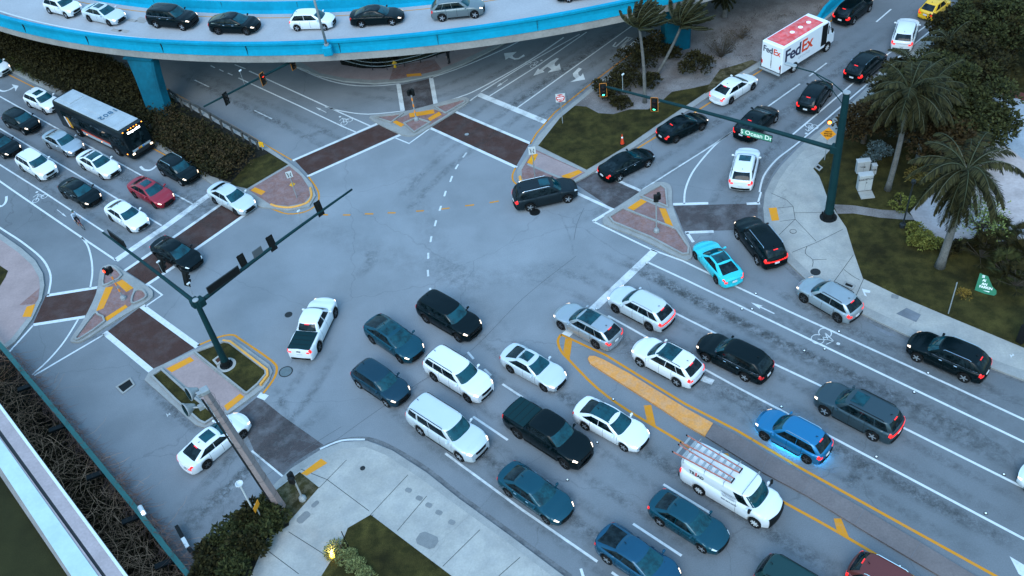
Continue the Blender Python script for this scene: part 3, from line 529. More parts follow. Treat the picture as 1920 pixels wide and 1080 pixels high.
for L in ([(530, 893), (612, 838), (700, 775), (790, 715), (880, 660), (980, 560), (1080, 480)], [(480, 905), (560, 850), (640, 800)], [(460, 795), (610, 838)], [(1095, 390), (1082, 420), (1076, 450)]): mb.ribbon(P(curve(L, 6), .006), .03, .006)
S('pavement_seams', mb, mat('seam', (.08, .085, .09), .9))
# manholes and drains
def manhole(px, py, r, label, m=M_DARK, z=.0):
    o = empty('manhole_cover', G(px, py, z), label, 'manhole cover', 'manhole covers')
    q = MB(); q.lathe([(r, 0), (r, .018), (r*.86, .018), (r*.86, .012)], 24); q.build('rim', M_DARK, o)
    q = MB(); q.lathe([(r*.85, .0), (r*.85, .014)], 24); [q.box((0, r*k, .017), (2*r*sqrt(1-k*k)*.8, .03, .008)) for k in (-.6, -.3, 0, .3, .6)]; q.build('lid', m, o)
manhole(1003, 398, .42, 'dark round manhole cover beside the rear wheel of the grey turning car', M_BLACK)
manhole(536, 697, .48, 'large grey manhole cover on the asphalt right of the planted median', noisy('grey_lid', (.10, .13, .14), .1, 3)); manhole(541, 590, .28, 'small manhole cover in the open junction above the white pickup'); manhole(449, 795, .45, 'greenish manhole cover set in the grey crosswalk', noisy('green_lid', (.06, .12, .125), .1, 3))
manhole(1529, 510, .34, 'round manhole cover in the right sidewalk near the kerb', z=.147); manhole(1487, 434, .24, 'faint round manhole cover in the pale right sidewalk', M_CONC, .147); manhole(680, 878, .16, 'tiny round cover in the corner sidewalk', z=.147); manhole(875, 252, .22, 'small shiny manhole cover in the red brick crosswalk', M_GALV)
def drain(L, label, z=.0):
    c = sum((G(x, y, z) for x, y in L), Vector())/4; o = empty('storm_drain', c, label, 'drain', 'storm drains'); q = MB(); q.prism([(p.x-c.x, p.y-c.y) for p in P(L, z)], .0, .012+z*.1); q.build('grate', M_BLACK, o)
    w = MB(); w.wall([(p.x-c.x, p.y-c.y) for p in P(L, z)], .12, 0, .06, closed=True); w.build('surround', M_KERB, o)
drain([(219, 726), (244, 710), (252, 722), (231, 738)], 'black open storm drain on the asphalt at the left end of the planted median'); drain([(1582, 536), (1585, 529), (1602, 536), (1598, 542)], 'rectangular drain grate in the right sidewalk', .147); drain([(1528, 314), (1533, 309), (1541, 315), (1536, 320)], 'drain grate by the kerb below the orange sign', .147)
# ================================================================ THE BLUE RAMP, far carriageway, columns
RC = Vector((4.0, 153.2, 0)); RO_ = 79.4; RI_ = 72.0
def arcp(r, a): return (RC.x+r*sin(a), RC.y-r*cos(a))
A0, A1 = radians(-72), radians(66)
def sweep(prof, a0=A0, a1=A1, n=150, mbb=None, mi=0):
    m = mbb or MB(); vs = []; k = len(prof)
    for i in range(n+1):
        a = a0+(a1-a0)*i/n; vs += [(*arcp(r, a), z) for r, z in prof]
    m.add(vs, [(i*k+j, (i+1)*k+j, (i+1)*k+(j+1) % k, i*k+(j+1) % k) for i in range(n) for j in range(k)]+[tuple(range(k)), tuple(range((n+1)*k-1, n*k-1, -1))], mi); return m
ramp = empty('elevated_ramp', (*arcp(76, 0), 0), 'curved elevated road ramp with bright blue parapets crossing the top of the view', 'ramp')
def rpart(name, mb, m, smooth=False):
    o = mb.build(name, m, smooth=smooth); o.parent = ramp; o.matrix_parent_inverse = Matrix.Translation(-ramp.location); return o
rpart('deck', sweep([(RO_-.35, 6.0), (RO_-.35, 6.3), (RI_-9.5, 6.3), (RI_-9.5, 5.9), (RI_+1.5, 5.35), (RO_-1.5, 5.3)]), M_DECK)
rpart('girder', sweep([(RO_-.06, 5.30), (RO_-.06, 6.02), (RO_-1.4, 6.02), (RO_-1.4, 5.05), (RO_-.5, 5.05)]), M_RAIL)
q = rpart('parapet', sweep([(RO_+.02, 6.02), (RO_-.10, 6.55), (RO_-.10, 6.90), (RO_+.03, 7.0), (RO_+.03, 7.2), (RO_-.38, 7.2), (RO_-.40, 6.6), (RO_-.62, 6.34), (RO_-.62, 6.02)]), M_BLUE)
q = rpart('barrier', sweep([(RI_+.45, 6.29), (RI_+.18, 6.55), (RI_+.08, 7.3), (RI_-.12, 7.3), (RI_-.22, 6.55), (RI_-.45, 6.29)]), M_BLUE)
for k in range(-9, 9):
    a = k*.108+.02
    jm = MB(); jm.box((*arcp(RO_-.12, a), 6.62), (.022, .285, 1.12), rz=a); rpart('expansion_joint', jm, M_DARK); jm = MB(); jm.box((*arcp(RI_, a+.03), 6.82), (.02, .3, .9), rz=a+.03); rpart('expansion_joint', jm, M_DARK)
lm_ = MB()
def arcline(r, w, z=6.309):
    n = 120; vs = []
    for i in range(n+1):
        a = A0+(A1-A0)*i/n; vs += [(*arcp(r-w/2, a), z), (*arcp(r+w/2, a), z)]
    lm_.add(vs, [(2*i, 2*i+1, 2*i+3, 2*i+2) for i in range(n)])
arcline(RO_-1.75, .16); rpart('edge_line', lm_, M_WHITE)
lm_ = MB(); arcline(RI_+1.15, .13); rpart('centre_line', lm_, worn('faded_orange_line', (.45, .20, .05), .9, .7, 4))
sh = MB(); n = 120; vs = []
for i in range(n+1):
    a = A0+(A1-A0)*i/n; vs += [(*arcp(RO_-.66, a), 6.306), (*arcp(RO_-1.6, a), 6.306)]
sh.add(vs, [(2*i+1, 2*i, 2*i+2, 2*i+3) for i in range(n)]); rpart('gutter', sh, noisy('gutter_concrete', (.25, .23, .24), .3, .7, .9, 6, .15, spots=.4))
gm = MB()
for px, py in ((218, 57), (232, 58), (247, 38), (264, 40), (268, 35)): p = G(px, py, 6.31); gm.box((p.x, p.y, 6.309), (1.2, .45, .006), rz=-.6)
rpart('deck_patches', gm, M_RAIL)
def column(c, w0, d0, w1, d1, rz, label, lean=(0, 0)):
    o = empty('ramp_column', (c[0], c[1], 0), label, 'column', 'blue columns under the ramp', rz); m = MB(); vs = []
    for z, k in ((0, 0), (2.2, .12), (3.6, .38), (4.6, .75), (5.2, 1.0)):
        w = w0+(w1-w0)*k; d = d0+(d1-d0)*k; lx, ly = lean[0]*z/5.2, lean[1]*z/5.2; b = .18
        vs += [(lx+x, ly+y, z) for x, y in ((-w/2+b, -d/2), (w/2-b, -d/2), (w/2, -d/2+b), (w/2, d/2-b), (w/2-b, d/2), (-w/2+b, d/2), (-w/2, d/2-b), (-w/2, -d/2+b))]
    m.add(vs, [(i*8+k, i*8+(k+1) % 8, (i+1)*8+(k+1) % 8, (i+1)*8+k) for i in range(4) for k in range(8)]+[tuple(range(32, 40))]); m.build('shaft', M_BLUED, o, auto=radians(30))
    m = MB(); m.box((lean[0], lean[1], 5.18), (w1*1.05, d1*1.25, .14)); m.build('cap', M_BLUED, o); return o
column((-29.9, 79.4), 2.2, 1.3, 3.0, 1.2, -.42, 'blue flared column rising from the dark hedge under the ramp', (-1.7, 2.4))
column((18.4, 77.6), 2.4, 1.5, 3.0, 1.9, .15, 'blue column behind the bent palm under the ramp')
# blue barrier of the ramp's far end, beside the upper right road
o = empty('concrete_barrier', G(1530, 43), 'blue sloping end of a barrier beside the upper right road behind the truck', 'barrier')
m = MB(); pts = [G(1531, 42), G(1545, 30), G(1565, 12), G(1590, -10), G(1640, -55)]; hs = [.35, .95, 1.1, 1.15, 1.15]; vs = []
for i, (p, h) in enumerate(zip(pts, hs)):
    t = (pts[min(i+1, 4)]-pts[max(i-1, 0)]).normalized(); nn = Vector((-t.y, t.x, 0)); c = p-o.location
    vs += [tuple(c+nn*x+Vector((0, 0, z))) for x, z in ((-.45, 0), (-.2, .3 if h > .5 else .1), (-.14, h), (.14, h), (.2, .3 if h > .5 else .1), (.45, 0))]
m.add(vs, [(i*6+k, i*6+k+1, (i+1)*6+k+1, (i+1)*6+k) for i in range(4) for k in range(5)]+[tuple(range(6))]); m.build('barrier_body', M_BLUE, o)
# ================================================================ LOWER LEFT: roof edge, ditch fence
WH = 4.0
bl = empty('building_edge', G(120, 920, 0), 'pale parapet and wide light metal gutter of a building in the lower left corner', 'building')
def bpart(name, L, z0, z1, m_):
    q = [(p.x-bl.location.x, p.y-bl.location.y) for p in P(L, z1)]; m = MB(); m.prism(q, z0, z1); m.build(name, m_, bl)
edge = [(0, 758), (119, 919), (238, 1080)]
def row(x0, x1, x2=None): return None
def line(x_at_top, y_at_top, x_at_bot): # through frame edge, extended
    dx = x_at_bot-x_at_top; dy = 1080-y_at_top; return (x_at_top-dx*.35, y_at_top-dy*.35), (x_at_bot+dx*.35, 1080+dy*.35)
l0 = line(0, 757, 240); l1 = line(0, 766, 232); l2 = line(0, 806, 199); l3 = line(0, 818, 191); l4 = line(0, 822, 184); l5 = line(0, 876, 134); l6 = line(0, 892, 127)
bpart('wall', [l0[0], l0[1], l6[1], l6[0]], -3.5, WH-.3, noisy('building_wall', (.30, .26, .25), .15, .5))
bpart('coping_edge', [l0[0], l0[1], l1[1], l1[0]], WH-.32, WH+.06, noisy('lit_coping_rim', (.5, .55, .55), .08, 1))  # paler strip: light along the cap's rim put into the colour
bpart('coping', [l1[0], l1[1], l2[1], l2[0]], WH-.3, WH, noisy('coping_stone', (.29, .245, .25), .12, .6, .8, 6, .1))
bpart('joint', [l2[0], l2[1], l3[1], l3[0]], WH-.3, WH-.08, M_DARK)
bpart('inner_coping', [l3[0], l3[1], l4[1], l4[0]], WH-.3, WH-.01, MATS['coping_stone'])
bpart('gutter', [l4[0], l4[1], l5[1], l5[0]], WH-.3, WH+.03, noisy('pale_gutter', (.36, .46, .46), .08, .5, .35, 4, .03))  # pale cyan stands in for sky reflected off the metal
bpart('inner_kerb', [l5[0], l5[1], l6[1], l6[0]], WH-.3, WH-.03, noisy('kerb_brown', (.22, .19, .17), .15, .8))
mb = MB(); mb.sheet([(p.x, p.y) for p in P([l6[0], l6[1], (-300, 1700), (-700, 1100), (-500, 700)], WH-.25)], WH-.25); S('grass', mb, noisy('dark_lawn', (.020, .019, .006), .3, .4, .95, 20, .4))
# green guard rail over the ditch, with rail, posts and brackets
rl = [(-40, 603), (3, 650), (48, 704), (119, 788), (176, 858), (258, 958), (310, 1026), (356, 1082), (400, 1140)]
o = empty('guard_rail', G(176, 858), 'dark green steel guard rail between the road and the vine filled ditch', 'railing'); zr = .95
q = P(rl, zr); m = MB(); m.wall([p-o.location for p in q], .30, zr-.12, zr+.02); gp = noisy('green_steel', (.008, .085, .075), .15, .8, .5); m.build('top_rail', gp, o)
for i, (px, py) in enumerate(((62, 716), (122, 792), (194, 880), (262, 962), (325, 1045))):
    p = G(px, py, zr)-o.location; m = MB(); m.box((p.x-.1, p.y, .2), (.16, .16, 1.5)); m.build('post', M_BLACK, o)
    m = MB(); m.box((p.x-.55, p.y-.15, zr-.25), (1.1, .35, .16), rz=.3); m.build('bracket', M_BLACK, o)
# ================================================================ VEHICLES
TY = dict(  # L W H wb front-overhang hoodz beltz | cowl, roof front, roof rear, glass tail (all measured back from the nose) deckz, roof half width, wheel radius
 sedan=(4.86, 1.85, 1.45, 2.8, .95, .74, .96, 1.30, 2.15, 3.45, 4.30, 1.02, .70, .335), sedans=(4.62, 1.80, 1.43, 2.7, .92, .74, .96, 1.22, 2.0, 3.3, 4.12, 1.02, .70, .325),
 coupe=(4.68, 1.80, 1.38, 2.76, .85, .72, .93, 1.38, 2.25, 3.2, 4.15, .98, .68, .335), fast=(4.80, 1.92, 1.55, 2.88, .88, .80, 1.02, 1.12, 2.1, 3.3, 4.62, 1.12, .70, .36),
 suv=(4.75, 1.90, 1.69, 2.8, .92, .95, 1.12, 1.28, 1.95, 4.05, 4.62, 1.12, .76, .365), suvs=(4.40, 1.83, 1.62, 2.65, .88, .90, 1.06, 1.15, 1.8, 3.75, 4.27, 1.06, .75, .345),
 big=(5.05, 1.95, 1.82, 3.0, .93, 1.03, 1.20, 1.30, 1.95, 4.55, 4.93, 1.2, .78, .385), xl=(5.70, 2.04, 1.92, 3.3, 1.02, 1.10, 1.25, 1.42, 2.05, 5.25, 5.55, 1.25, .82, .40),
 wagon=(4.94, 1.89, 1.54, 2.94, .90, .85, 1.03, 1.40, 2.1, 4.25, 4.85, 1.03, .73, .36), hatch=(4.15, 1.70, 1.54, 2.6, .82, .85, 1.0, .95, 1.65, 3.55, 4.02, 1.0, .73, .315),
 mini=(3.60, 1.64, 1.49, 2.3, .76, .82, .98, .88, 1.5, 2.75, 3.42, .98, .72, .30), pick=(5.40, 1.90, 1.79, 3.24, .93, 1.02, 1.22, 1.35, 1.95, 3.25, 3.55, 1.22, .74, .40),
 bigpick=(5.90, 2.03, 1.95, 3.69, .95, 1.15, 1.33, 1.45, 2.1, 3.75, 4.0, 1.33, .80, .42), van=(5.80, 2.02, 2.12, 3.5, .85, 1.12, 1.32, .95, 1.5, 5.65, 5.75, 1.32, .88, .38))
def paint(name, col, metal=.25, rough=.28): return mat('paint_'+name, col, rough, metal, coat=.0 if max(col) < .03 else .25 if max(col) < .2 else .5, spec=.16 if max(col) < .03 else .25 if max(col) < .2 else .4)
def interp(x, T):
    if x <= T[0][0]: return T[0][1]
    for (a, u), (b, v) in zip(T, T[1:]):
        if x <= b: t = (x-a)/(b-a); t = t*t*(3-2*t); return u+(v-u)*t
    return T[-1][1]
WHEEL = {}
def wheel_meshes():
    t = MB(); M = Matrix.Rotation(pi/2, 4, 'X'); t.lathe([(.60, -.36), (.86, -.40), (.97, -.34), (1.0, -.2), (1.0, .2), (.97, .34), (.86, .40), (.66, .36), (.62, .22), (.2, .20)], 22, M=M)
    o = t.build('wheel', M_RUB, smooth=True, auto=radians(35)); WHEEL['t'] = o.data; bpy.data.objects.remove(o)
    for key, m, k in (('a', M_RIM, 5), ('b', M_RIMD, 5), ('c', M_RIM, 10), ('s', M_WP, 8)):
        r = MB(); r.lathe([(.68, -.37), (.60, -.37), (.60, -.20), (.68, -.20)], 22, M=M)
        for i in range(k):
            a = 2*pi*i/k; wd = .20 if k == 5 else .10 if k == 10 else .16
            r.box((cos(a)*.33, -.31, sin(a)*.33), (.60, .06, wd), M=Matrix.Rotation(-a, 4, 'Y'))
        r.lathe([(.15, .30), (.12, .36)], 10, M=M)
        o = r.build('rim', m, smooth=False); WHEEL[key] = o.data; bpy.data.objects.remove(o)
wheel_meshes()
def add_wheels(root, xs, ty, r, rim='a', wdt=.24):
    for x in xs:
        for s in (1, -1):
            w = link(bpy.data.objects.new('wheel', WHEEL['t'])); w.parent = root; w.location = (x, s*(ty), r); w.scale = (r, wdt/.8, r); w.rotation_euler = (0, 0, 0 if s < 0 else pi)
            q = link(bpy.data.objects.new('rim', WHEEL[rim])); q.parent = w
class Car:
    def __init__(s, ty, **ov):
        (s.L, s.W, s.H, s.wb, s.fo, s.hz, s.bz, cw, rf, rr, tl, s.dz, s.rw, s.wr) = TY[ty]
        s.ty = ty; s.xn = s.wb/2+s.fo; s.xt = s.xn-s.L; s.cw, s.rf, s.rr, s.tl = [s.xn-v for v in (cw, rf, rr, tl)]; s.w2 = s.W/2; s.gc = .20 if s.H < 1.6 else .25; s.__dict__.update(ov)
        s.box_tail = ty in ('suv', 'suvs', 'big', 'xl', 'wagon', 'hatch', 'van', 'mini'); s.bf = .16 if s.H < 1.75 else .12; s.br = .10 if s.box_tail else .13
        if 'pick' in ty: s.br = .03
        cowlz = s.bz+.0
        if s.box_tail: s.top = [(s.xt, s.bz-.16), (s.xt+.07, s.bz-.04), (s.tl, s.bz), (s.cw-.1, cowlz), (s.cw+.25, cowlz-.03), (s.xn-.25, s.hz), (s.xn, s.hz-.12)]
        elif 'pick' in ty: s.top = [(s.xt, s.bz-.06), (s.xt+.05, s.bz), (s.tl, s.bz), (s.cw-.1, cowlz), (s.cw+.25, cowlz-.02), (s.xn-.22, s.hz), (s.xn, s.hz-.12)]
        else: s.top = [(s.xt, s.dz-.13), (s.xt+.12, s.dz-.01), (s.tl, s.dz), (s.cw-.1, cowlz), (s.cw+.25, cowlz-.04), (s.xn-.32, s.hz), (s.xn, s.hz-.12)]
    def zt(s, x): return interp(x, s.top)
    def hw(s, x):
        f = 1.0; d = s.xn-x; e = x-s.xt
        if d < .8: f *= .76+.24*(1-(1-max(0, d)/.8)**2.4)
        lim = .55; base = .88 if (s.box_tail or 'pick' in s.ty) else .80
        if e < lim: f *= base+(1-base)*(1-(1-max(0, e)/lim)**2.4)
        return s.w2*f
    def zb(s, x):
        z = s.gc+.04*(1 if abs(x) > s.wb/2+.5 else 0)
        for xw in (s.wb/2, -s.wb/2):
            ra = s.wr+.065; dx = abs(x-xw)
            if dx < ra: z = max(z, s.wr+sqrt(ra*ra-dx*dx))
        return min(z, s.zt(x)-.12)
    def df(s, x, y, z):
        t = max(0, min(1, (x-(s.xn-1.0))/1.0)); x2 = x-s.bf*t*t*(y/s.w2)**2*1.6
        t = max(0, min(1, ((s.xt+.9)-x)/.9)); x2 += s.br*t*t*(y/s.w2)**2*1.6
        return Vector((x2, y, z))
    PR = [(0, None), (.80, 0), (.93, .015), (.965, .16), (.99, .36), (1.0, .55), (.985, .74), (.955, .88), (.90, .965), (.80, 1.0), (.5, 1.02), (.25, 1.03), (0, 1.035)]
    def sec(s, x):
        b, t, w = s.zb(x), s.zt(x), s.hw(x); h = t-b; e = min(1, (s.xn-x)/.06, (x-s.xt)/.06); cr = (1-e)*.5
        out = []
        for fy, fz in s.PR: out.append((w*fy*(1-.04*cr), b if fz is None else b+h*(fz*(1-.10*cr)+.05*cr)+(0 if fz <= 1 else (fz-1)*.5)))
        return out
    def pt(s, x, k, off=0):
        def raw(x, k):
            S_ = s.sec(x); k = max(0, min(len(S_)-1.001, k)); i = int(k); f = k-i; a, b = S_[i], S_[i+1]; return s.df(x, a[0]+(b[0]-a[0])*f, a[1]+(b[1]-a[1])*f)
        p = raw(x, k)
        if off:
            a = raw(x+.01, k)-raw(x-.01, k); b = raw(x, min(k+.1, 11.9))-raw(x, k-.1); n = a.cross(b).normalized()
            if n.y < 0 and abs(n.y) > .2: n = -n
            elif n.z < 0 and abs(n.y) <= .2: n = -n
            p = p+n*off
        return p
    def body(s):
        st = {s.xt, s.xn, s.cw, s.tl}
        for d in (.02, .05, .10, .18, .28, .42, .6, .85): st |= {s.xn-d, s.xt+d}
        for xw in (s.wb/2, -s.wb/2):
            ra = s.wr+.065
            for a in range(0, 181, 18): st.add(xw+cos(radians(a))*ra*.999)
            st |= {xw-ra-.004, xw+ra+.004}
        x = s.xt
        while x < s.xn: st.add(x); x += .3
        st = sorted(v for v in st if s.xt <= v <= s.xn); cl = [st[0]]
        for v in st[1:]:
            if v-cl[-1] > .0035: cl.append(v)
        vs = []; n = len(s.PR); m = 2*(n-1)
        for x in cl:
            S_ = s.sec(x); vs += [s.df(x, y, z) for y, z in S_]+[s.df(x, -y, z) for y, z in S_[-2:0:-1]]
        fs = [(i*m+k, i*m+(k+1) % m, (i+1)*m+(k+1) % m, (i+1)*m+k) for i in range(len(cl)-1) for k in range(m)]
        fs += [tuple(range(m-1, -1, -1)), tuple(range((len(cl)-1)*m, len(cl)*m))]
        return MB().add(vs, fs)
    # greenhouse
    def ring(s, ux, uy, v):
        n = 7; q = (abs(ux)**n+abs(uy)**n)**(-1/n); a, b = ux*q, uy*q
        x0, x1 = s.tl, s.cw; bw = s.w2*.875; B = Vector(((x0+x1)/2+a*(x1-x0)/2, b*bw, s.bz-.025)); t = max(0, a)
        B.x += .10*max(0, a)**3*(1-b*b)-.02
        if not s.box_tail and a < 0: B.z += (s.dz-s.bz)*min(1, -a*1.2); B.x -= .10*(-a)**3*(1-b*b)
        bw *= 1-.03*max(0, -a)
        xr0, xr1 = s.rr, s.rf; rw = s.w2*s.rw; Rr = Vector(((xr0+xr1)/2+a*(xr1-xr0)/2, b*rw, s.H-.055))
        Rr.x += .09*max(0, a)**3*(1-b*b)-.06*max(0, -a)**3*(1-b*b); Rr.z -= .045*max(0, a)**2+(.05 if s.box_tail else .06)*max(0, -a)**2
        p = B.lerp(Rr, v); c = 4*v*(1-v); p.y *= 1+.035*c; p.x += (.05 if a > .9 else 0)*c*.6+(-.04*c if a < -.9 else 0); p.z += .02*c*(1 if abs(a) > .9 else 0)
        return p
    def green(s):
        U = []
        for k in range(12): U.append((1, -1+2*k/12))
        for k in range(14): U.append((1-2*k/14, 1))
        for k in range(12): U.append((-1, 1-2*k/12))
        for k in range(14): U.append((-1+2*k/14, -1))
        n = len(U); vs = []; V = (0, .25, .5, .75, .92, 1)
        for v in V: vs += [s.ring(a, b, v) for a, b in U]
        C = Vector(((s.rr+s.rf)/2, 0, 0)); top = [s.ring(a, b, 1) for a, b in U]
        for r, dz in ((.97, .018), (.9, .032), (.75, .045), (.5, .053), (.25, .055)): vs += [Vector((C.x+(p.x-C.x)*r, p.y*r, p.z+dz+(s.H-.055-p.z)*(1-r)*.8)) for p in top]
        m = len(V)+5; fs = [(i*n+k, i*n+(k+1) % n, (i+1)*n+(k+1) % n, (i+1)*n+k) for i in range(m-1) for k in range(n)]; fs.append(tuple(range((m-1)*n, m*n)))
        s.rv = vs; return MB().add(vs, fs)
    def roofz(s, x, y):
        c = Vector(((s.rr+s.rf)/2, 0)); a = max(-1, min(1, (x-c.x)/((s.rf-s.rr)/2))); b = max(-1, min(1, y/(s.w2*s.rw)))
        r = max(abs(a), abs(b)); base = s.H-.055-(.045*max(0, a)**2+.055*max(0, -a)**2 if True else 0)*(1 if r > 0 else 0)
        z = s.H-.055+.055-(.055-interp(r, [(0, .055), (.5, .053), (.75, .045), (.9, .032), (1, 0)]))
        return z-(.045*max(0, a)**2+.055*max(0, -a)**2)*.75
    def win(s, a0, a1, v0, v1, nu=8, nv=4, off=.006):
        """glass pane following the greenhouse between rim positions a0..a1"""
        def pp(a, v): return s.ring(a[0], a[1], v)
        vs = []
        for j in range(nv+1):
            for i in range(nu+1):
                t = i/nu; v = v0+(v1-v0)*j/nv; a = (a0[0]+(a1[0]-a0[0])*t, a0[1]+(a1[1]-a0[1])*t); e = .02
                da = ((a1[0]-a0[0])*e, (a1[1]-a0[1])*e); p = pp(a, v)
                tu = pp((a[0]+da[0], a[1]+da[1]), v)-pp((a[0]-da[0], a[1]-da[1]), v); tv = pp(a, min(1, v+.03))-pp(a, v-.03); nn = tu.cross(tv).normalized()
                ctr = Vector(((s.cw+s.tl)/2, 0, s.bz-.6))
                if nn.dot(p-ctr) < 0: nn = -nn
                vs.append(p+nn*off)
        fs = [(j*(nu+1)+i, j*(nu+1)+i+1, (j+1)*(nu+1)+i+1, (j+1)*(nu+1)+i) for j in range(nv) for i in range(nu)]
        return MB().add(vs, fs)
    def patch(s, x0, x1, k0, k1, side, off=.008, nx=5, nk=5, taper=0):
        vs = []
        for j in range(nk+1):
            for i in range(nx+1):
                x = x0+(x1-x0)*i/nx; k = k0+(k1-k0)*j/nk; k = k+(taper*(i/nx)*(1-j/nk)); p = s.pt(x, k, off); vs.append(Vector((p.x, p.y*side, p.z)))
        return MB().add(vs, [(j*(nx+1)+i, j*(nx+1)+i+1, (j+1)*(nx+1)+i+1, (j+1)*(nx+1)+i) for j in range(nk) for i in range(nx)])
    def face(s, end, y0, y1, z0, z1, off=.012, n=6, dep=.05):
        """solid strip across the nose (end=1) or tail (end=-1)"""
        X = (s.xn if end > 0 else s.xt); vs = []
        for i in range(n+1):
            y = y0+(y1-y0)*i/n
            for o in (off, off-dep):
                for z in (z0, z1): vs.append(s.df(X, y, z)+Vector((end*o, 0, 0)))
        fs = []
        for i in range(n):
            a, b = 4*i, 4*i+4; fs += [(a, b, b+1, a+1), (a+2, a+3, b+3, b+2), (a+1, b+1, b+3, a+3), (a, a+2, b+2, b)]
        fs += [(0, 1, 3, 2), (4*n, 4*n+2, 4*n+3, 4*n+1)]; return MB().add(vs, fs)
    def sheet_top(s, x0, x1, w, off=.008, r=.06, nx=6, ny=6):
        vs = []
        for j in range(ny+1):
            for i in range(nx+1):
                x = x0+(x1-x0)*i/nx; y = -w+2*w*j/ny; vs.append(Vector((x, y, s.roofz(x, y)+off)))
        fs = [(j*(nx+1)+i, j*(nx+1)+i+1, (j+1)*(nx+1)+i+1, (j+1)*(nx+1)+i) for j in range(ny) for i in range(nx)]; return MB().add(vs, fs)
NCAR = [0]
def place(rear, front, side, wb, W, z=0.0):
    """root transform from the two ground contacts of the wheels seen on one side"""
    a = G(*rear, z); b = G(*front, z)
    if side == 'C': c = (a+b)/2; d = b-a
    else:
        d = b-a; dn = d.normalized(); left = Vector((-dn.y, dn.x, 0)); c = (a+b)/2+left*(W/2-.06)*(1 if side == 'R' else -1)
    return c, atan2(d.y, d.x)
def car(ty, rear, front, side, pm, label, cat='car', z=0.0, lit=True, brake=False, pano=None, sun=False, rails=None, rim='a', glass=None, top=None, name=None, group='vehicles queued and turning at the junction', lower=None, tail_bar=False, chrome=False, extra=None, spoiler=False, big_tail=False, **ov):
    s = Car(ty, **ov); c, rz = place(rear, front, side, s.wb, s.W, z)
    nm = name or {'car': 'parked_car', 'suv': 'suv', 'pickup': 'pickup_truck', 'van': 'cargo_van'}.get(cat, 'car')
    if nm == 'parked_car': nm = 'car'
    o = empty(nm, c, label, cat, group, rz); gl = glass or M_GLASST
    A = radians(38)
    s.body().build('body', pm, o, smooth=True, auto=A)
    s.green().build('roof', top or pm, o, smooth=True, auto=radians(50))
    van = ty == 'van'
    s.win((1, -.93), (1, .93), .06, .94, 12, 5).build('windshield', gl, o, smooth=True)
    if not van: s.win((-1, .80), (-1, -.80), .12 if s.box_tail else .07, .93, 12, 4).build('rear_window', M_GLASS, o, smooth=True)
    rg = {'sedan': [(-.84, -.02), (.01, .80)], 'coupe': [(-.72, .78)], 'mini': [(-.72, -.2), (-.12, .68)], 'pick': [(-.84, -.06), (.02, .74)], 'bigpick': [(-.84, -.06), (.02, .76)], 'van': [(.60, .93)], 'xl': [(-.94, -.50), (-.42, .07), (.10, .84)], 'big': [(-.93, -.43), (-.40, .11), (.14, .83)], 'wagon': [(-.93, -.42), (-.39, .13), (.16, .80)], 'suv': [(-.88, -.47), (-.44, .11), (.14, .82)], 'fast': [(-.80, -.05), (-.02, .80)]}.get(ty, [(-.90, -.04), (-.01, .80)] if ty != 'sedans' else [(-.84, -.02), (.01, .80)])
    for sd in (1, -1):
        for a, b in rg: s.win((a, sd), (b, sd), .08, .93, 6, 4).build('side_window', M_GLASS, o, smooth=True)
        if chrome: q = s.win((rg[0][0]-.02, sd), (rg[-1][1]+.04, sd), .04, .105, 8, 1, .012); q.build('window_trim', M_CHROME, o)
    hd = M_HEAD if lit else M_HEADO
    tl_ = M_TAIL if (brake or not lit) else M_TAILO
    tall = s.H > 1.58
    for sd in (1, -1):
        s.patch(s.xn-.27, s.xn-.02, 6.9, 8.5, sd, .008, 6, 5, .4).build('headlight', hd, o, smooth=True)
        if tall or big_tail: s.patch(s.xt+.012, s.xt+.16, 6.0, 8.4, sd, .009).build('taillight', tl_, o, smooth=True)
        else: s.patch(s.xt+.012, s.xt+.20, 6.6, 8.1, sd, .009).build('taillight', tl_, o, smooth=True)
        f = s.face(-1, sd*s.w2*.58, sd*s.w2*.80, s.zt(s.xt+.05)-.27, s.zt(s.xt+.05)-.15, .012); f.build('taillight', tl_, o)
        m = MB(); mx = s.cw-.32; m.box((mx, sd*(s.w2+.07), s.bz+.06), (.14, .20, .13), bev=.035); m.box((mx+.02, sd*(s.w2-.04), s.bz+.0), (.07, .12, .05)); m.build('mirror', pm if not ov.get('mblack') else M_BLACK, o)
        w = .010
        for xx in ((s.cw-.12, s.cw-1.12, s.cw-2.05) if not van else (s.cw-.1, s.cw-1.1)):
            if xx < s.xt+.7 or abs(abs(xx)-s.wb/2) < s.wr*.7: continue
            s.patch(xx-w, xx+w, 3.0, 8.0, sd, .004, 1, 6).build('door_seam', M_BLACK, o)
        hm = M_CHROME if chrome else pm
        for xx in ((s.cw-.95, s.cw-1.85) if ty not in ('coupe', 'mini', 'van') else (s.cw-1.0,)):
            h = MB(); p = s.pt(xx, 7.0, .02); h.box((p.x, p.y*sd, p.z), (.20, .035, .035), bev=.012); h.build('door_handle', hm, o)
    s.face(1, -s.w2*.40, s.w2*.40, s.hz-.34, s.hz-.17, .014).build('grille', M_BLACK, o)
    s.face(1, -s.w2*.55, s.w2*.55, s.gc+.08, s.gc+.20, .012).build('lower_grille', M_BLACK, o)
    q = s.face(-1, -.17, .17, s.zt(s.xt+.05)-(.42 if tall else .30), s.zt(s.xt+.05)-(.30 if tall else .18), .02, 2); q.build('license_plate', M_PLATE, o)
    s.face(-1, -s.w2*.74, s.w2*.74, s.gc+.10, s.gc+.24, .03).build('rear_bumper', M_BLACK if tall else pm, o)
    m = MB(); m.box((s.cw+.02, 0, s.bz-.015), (.10, s.W*.62, .02)); m.build('cowl', M_BLACK, o)
    if brake:
        a = s.ring(-1, 0, .93); m = MB(); m.box((a.x-.03, 0, a.z), (.05, .32, .035)); m.build('brake_light', M_TAIL, o)
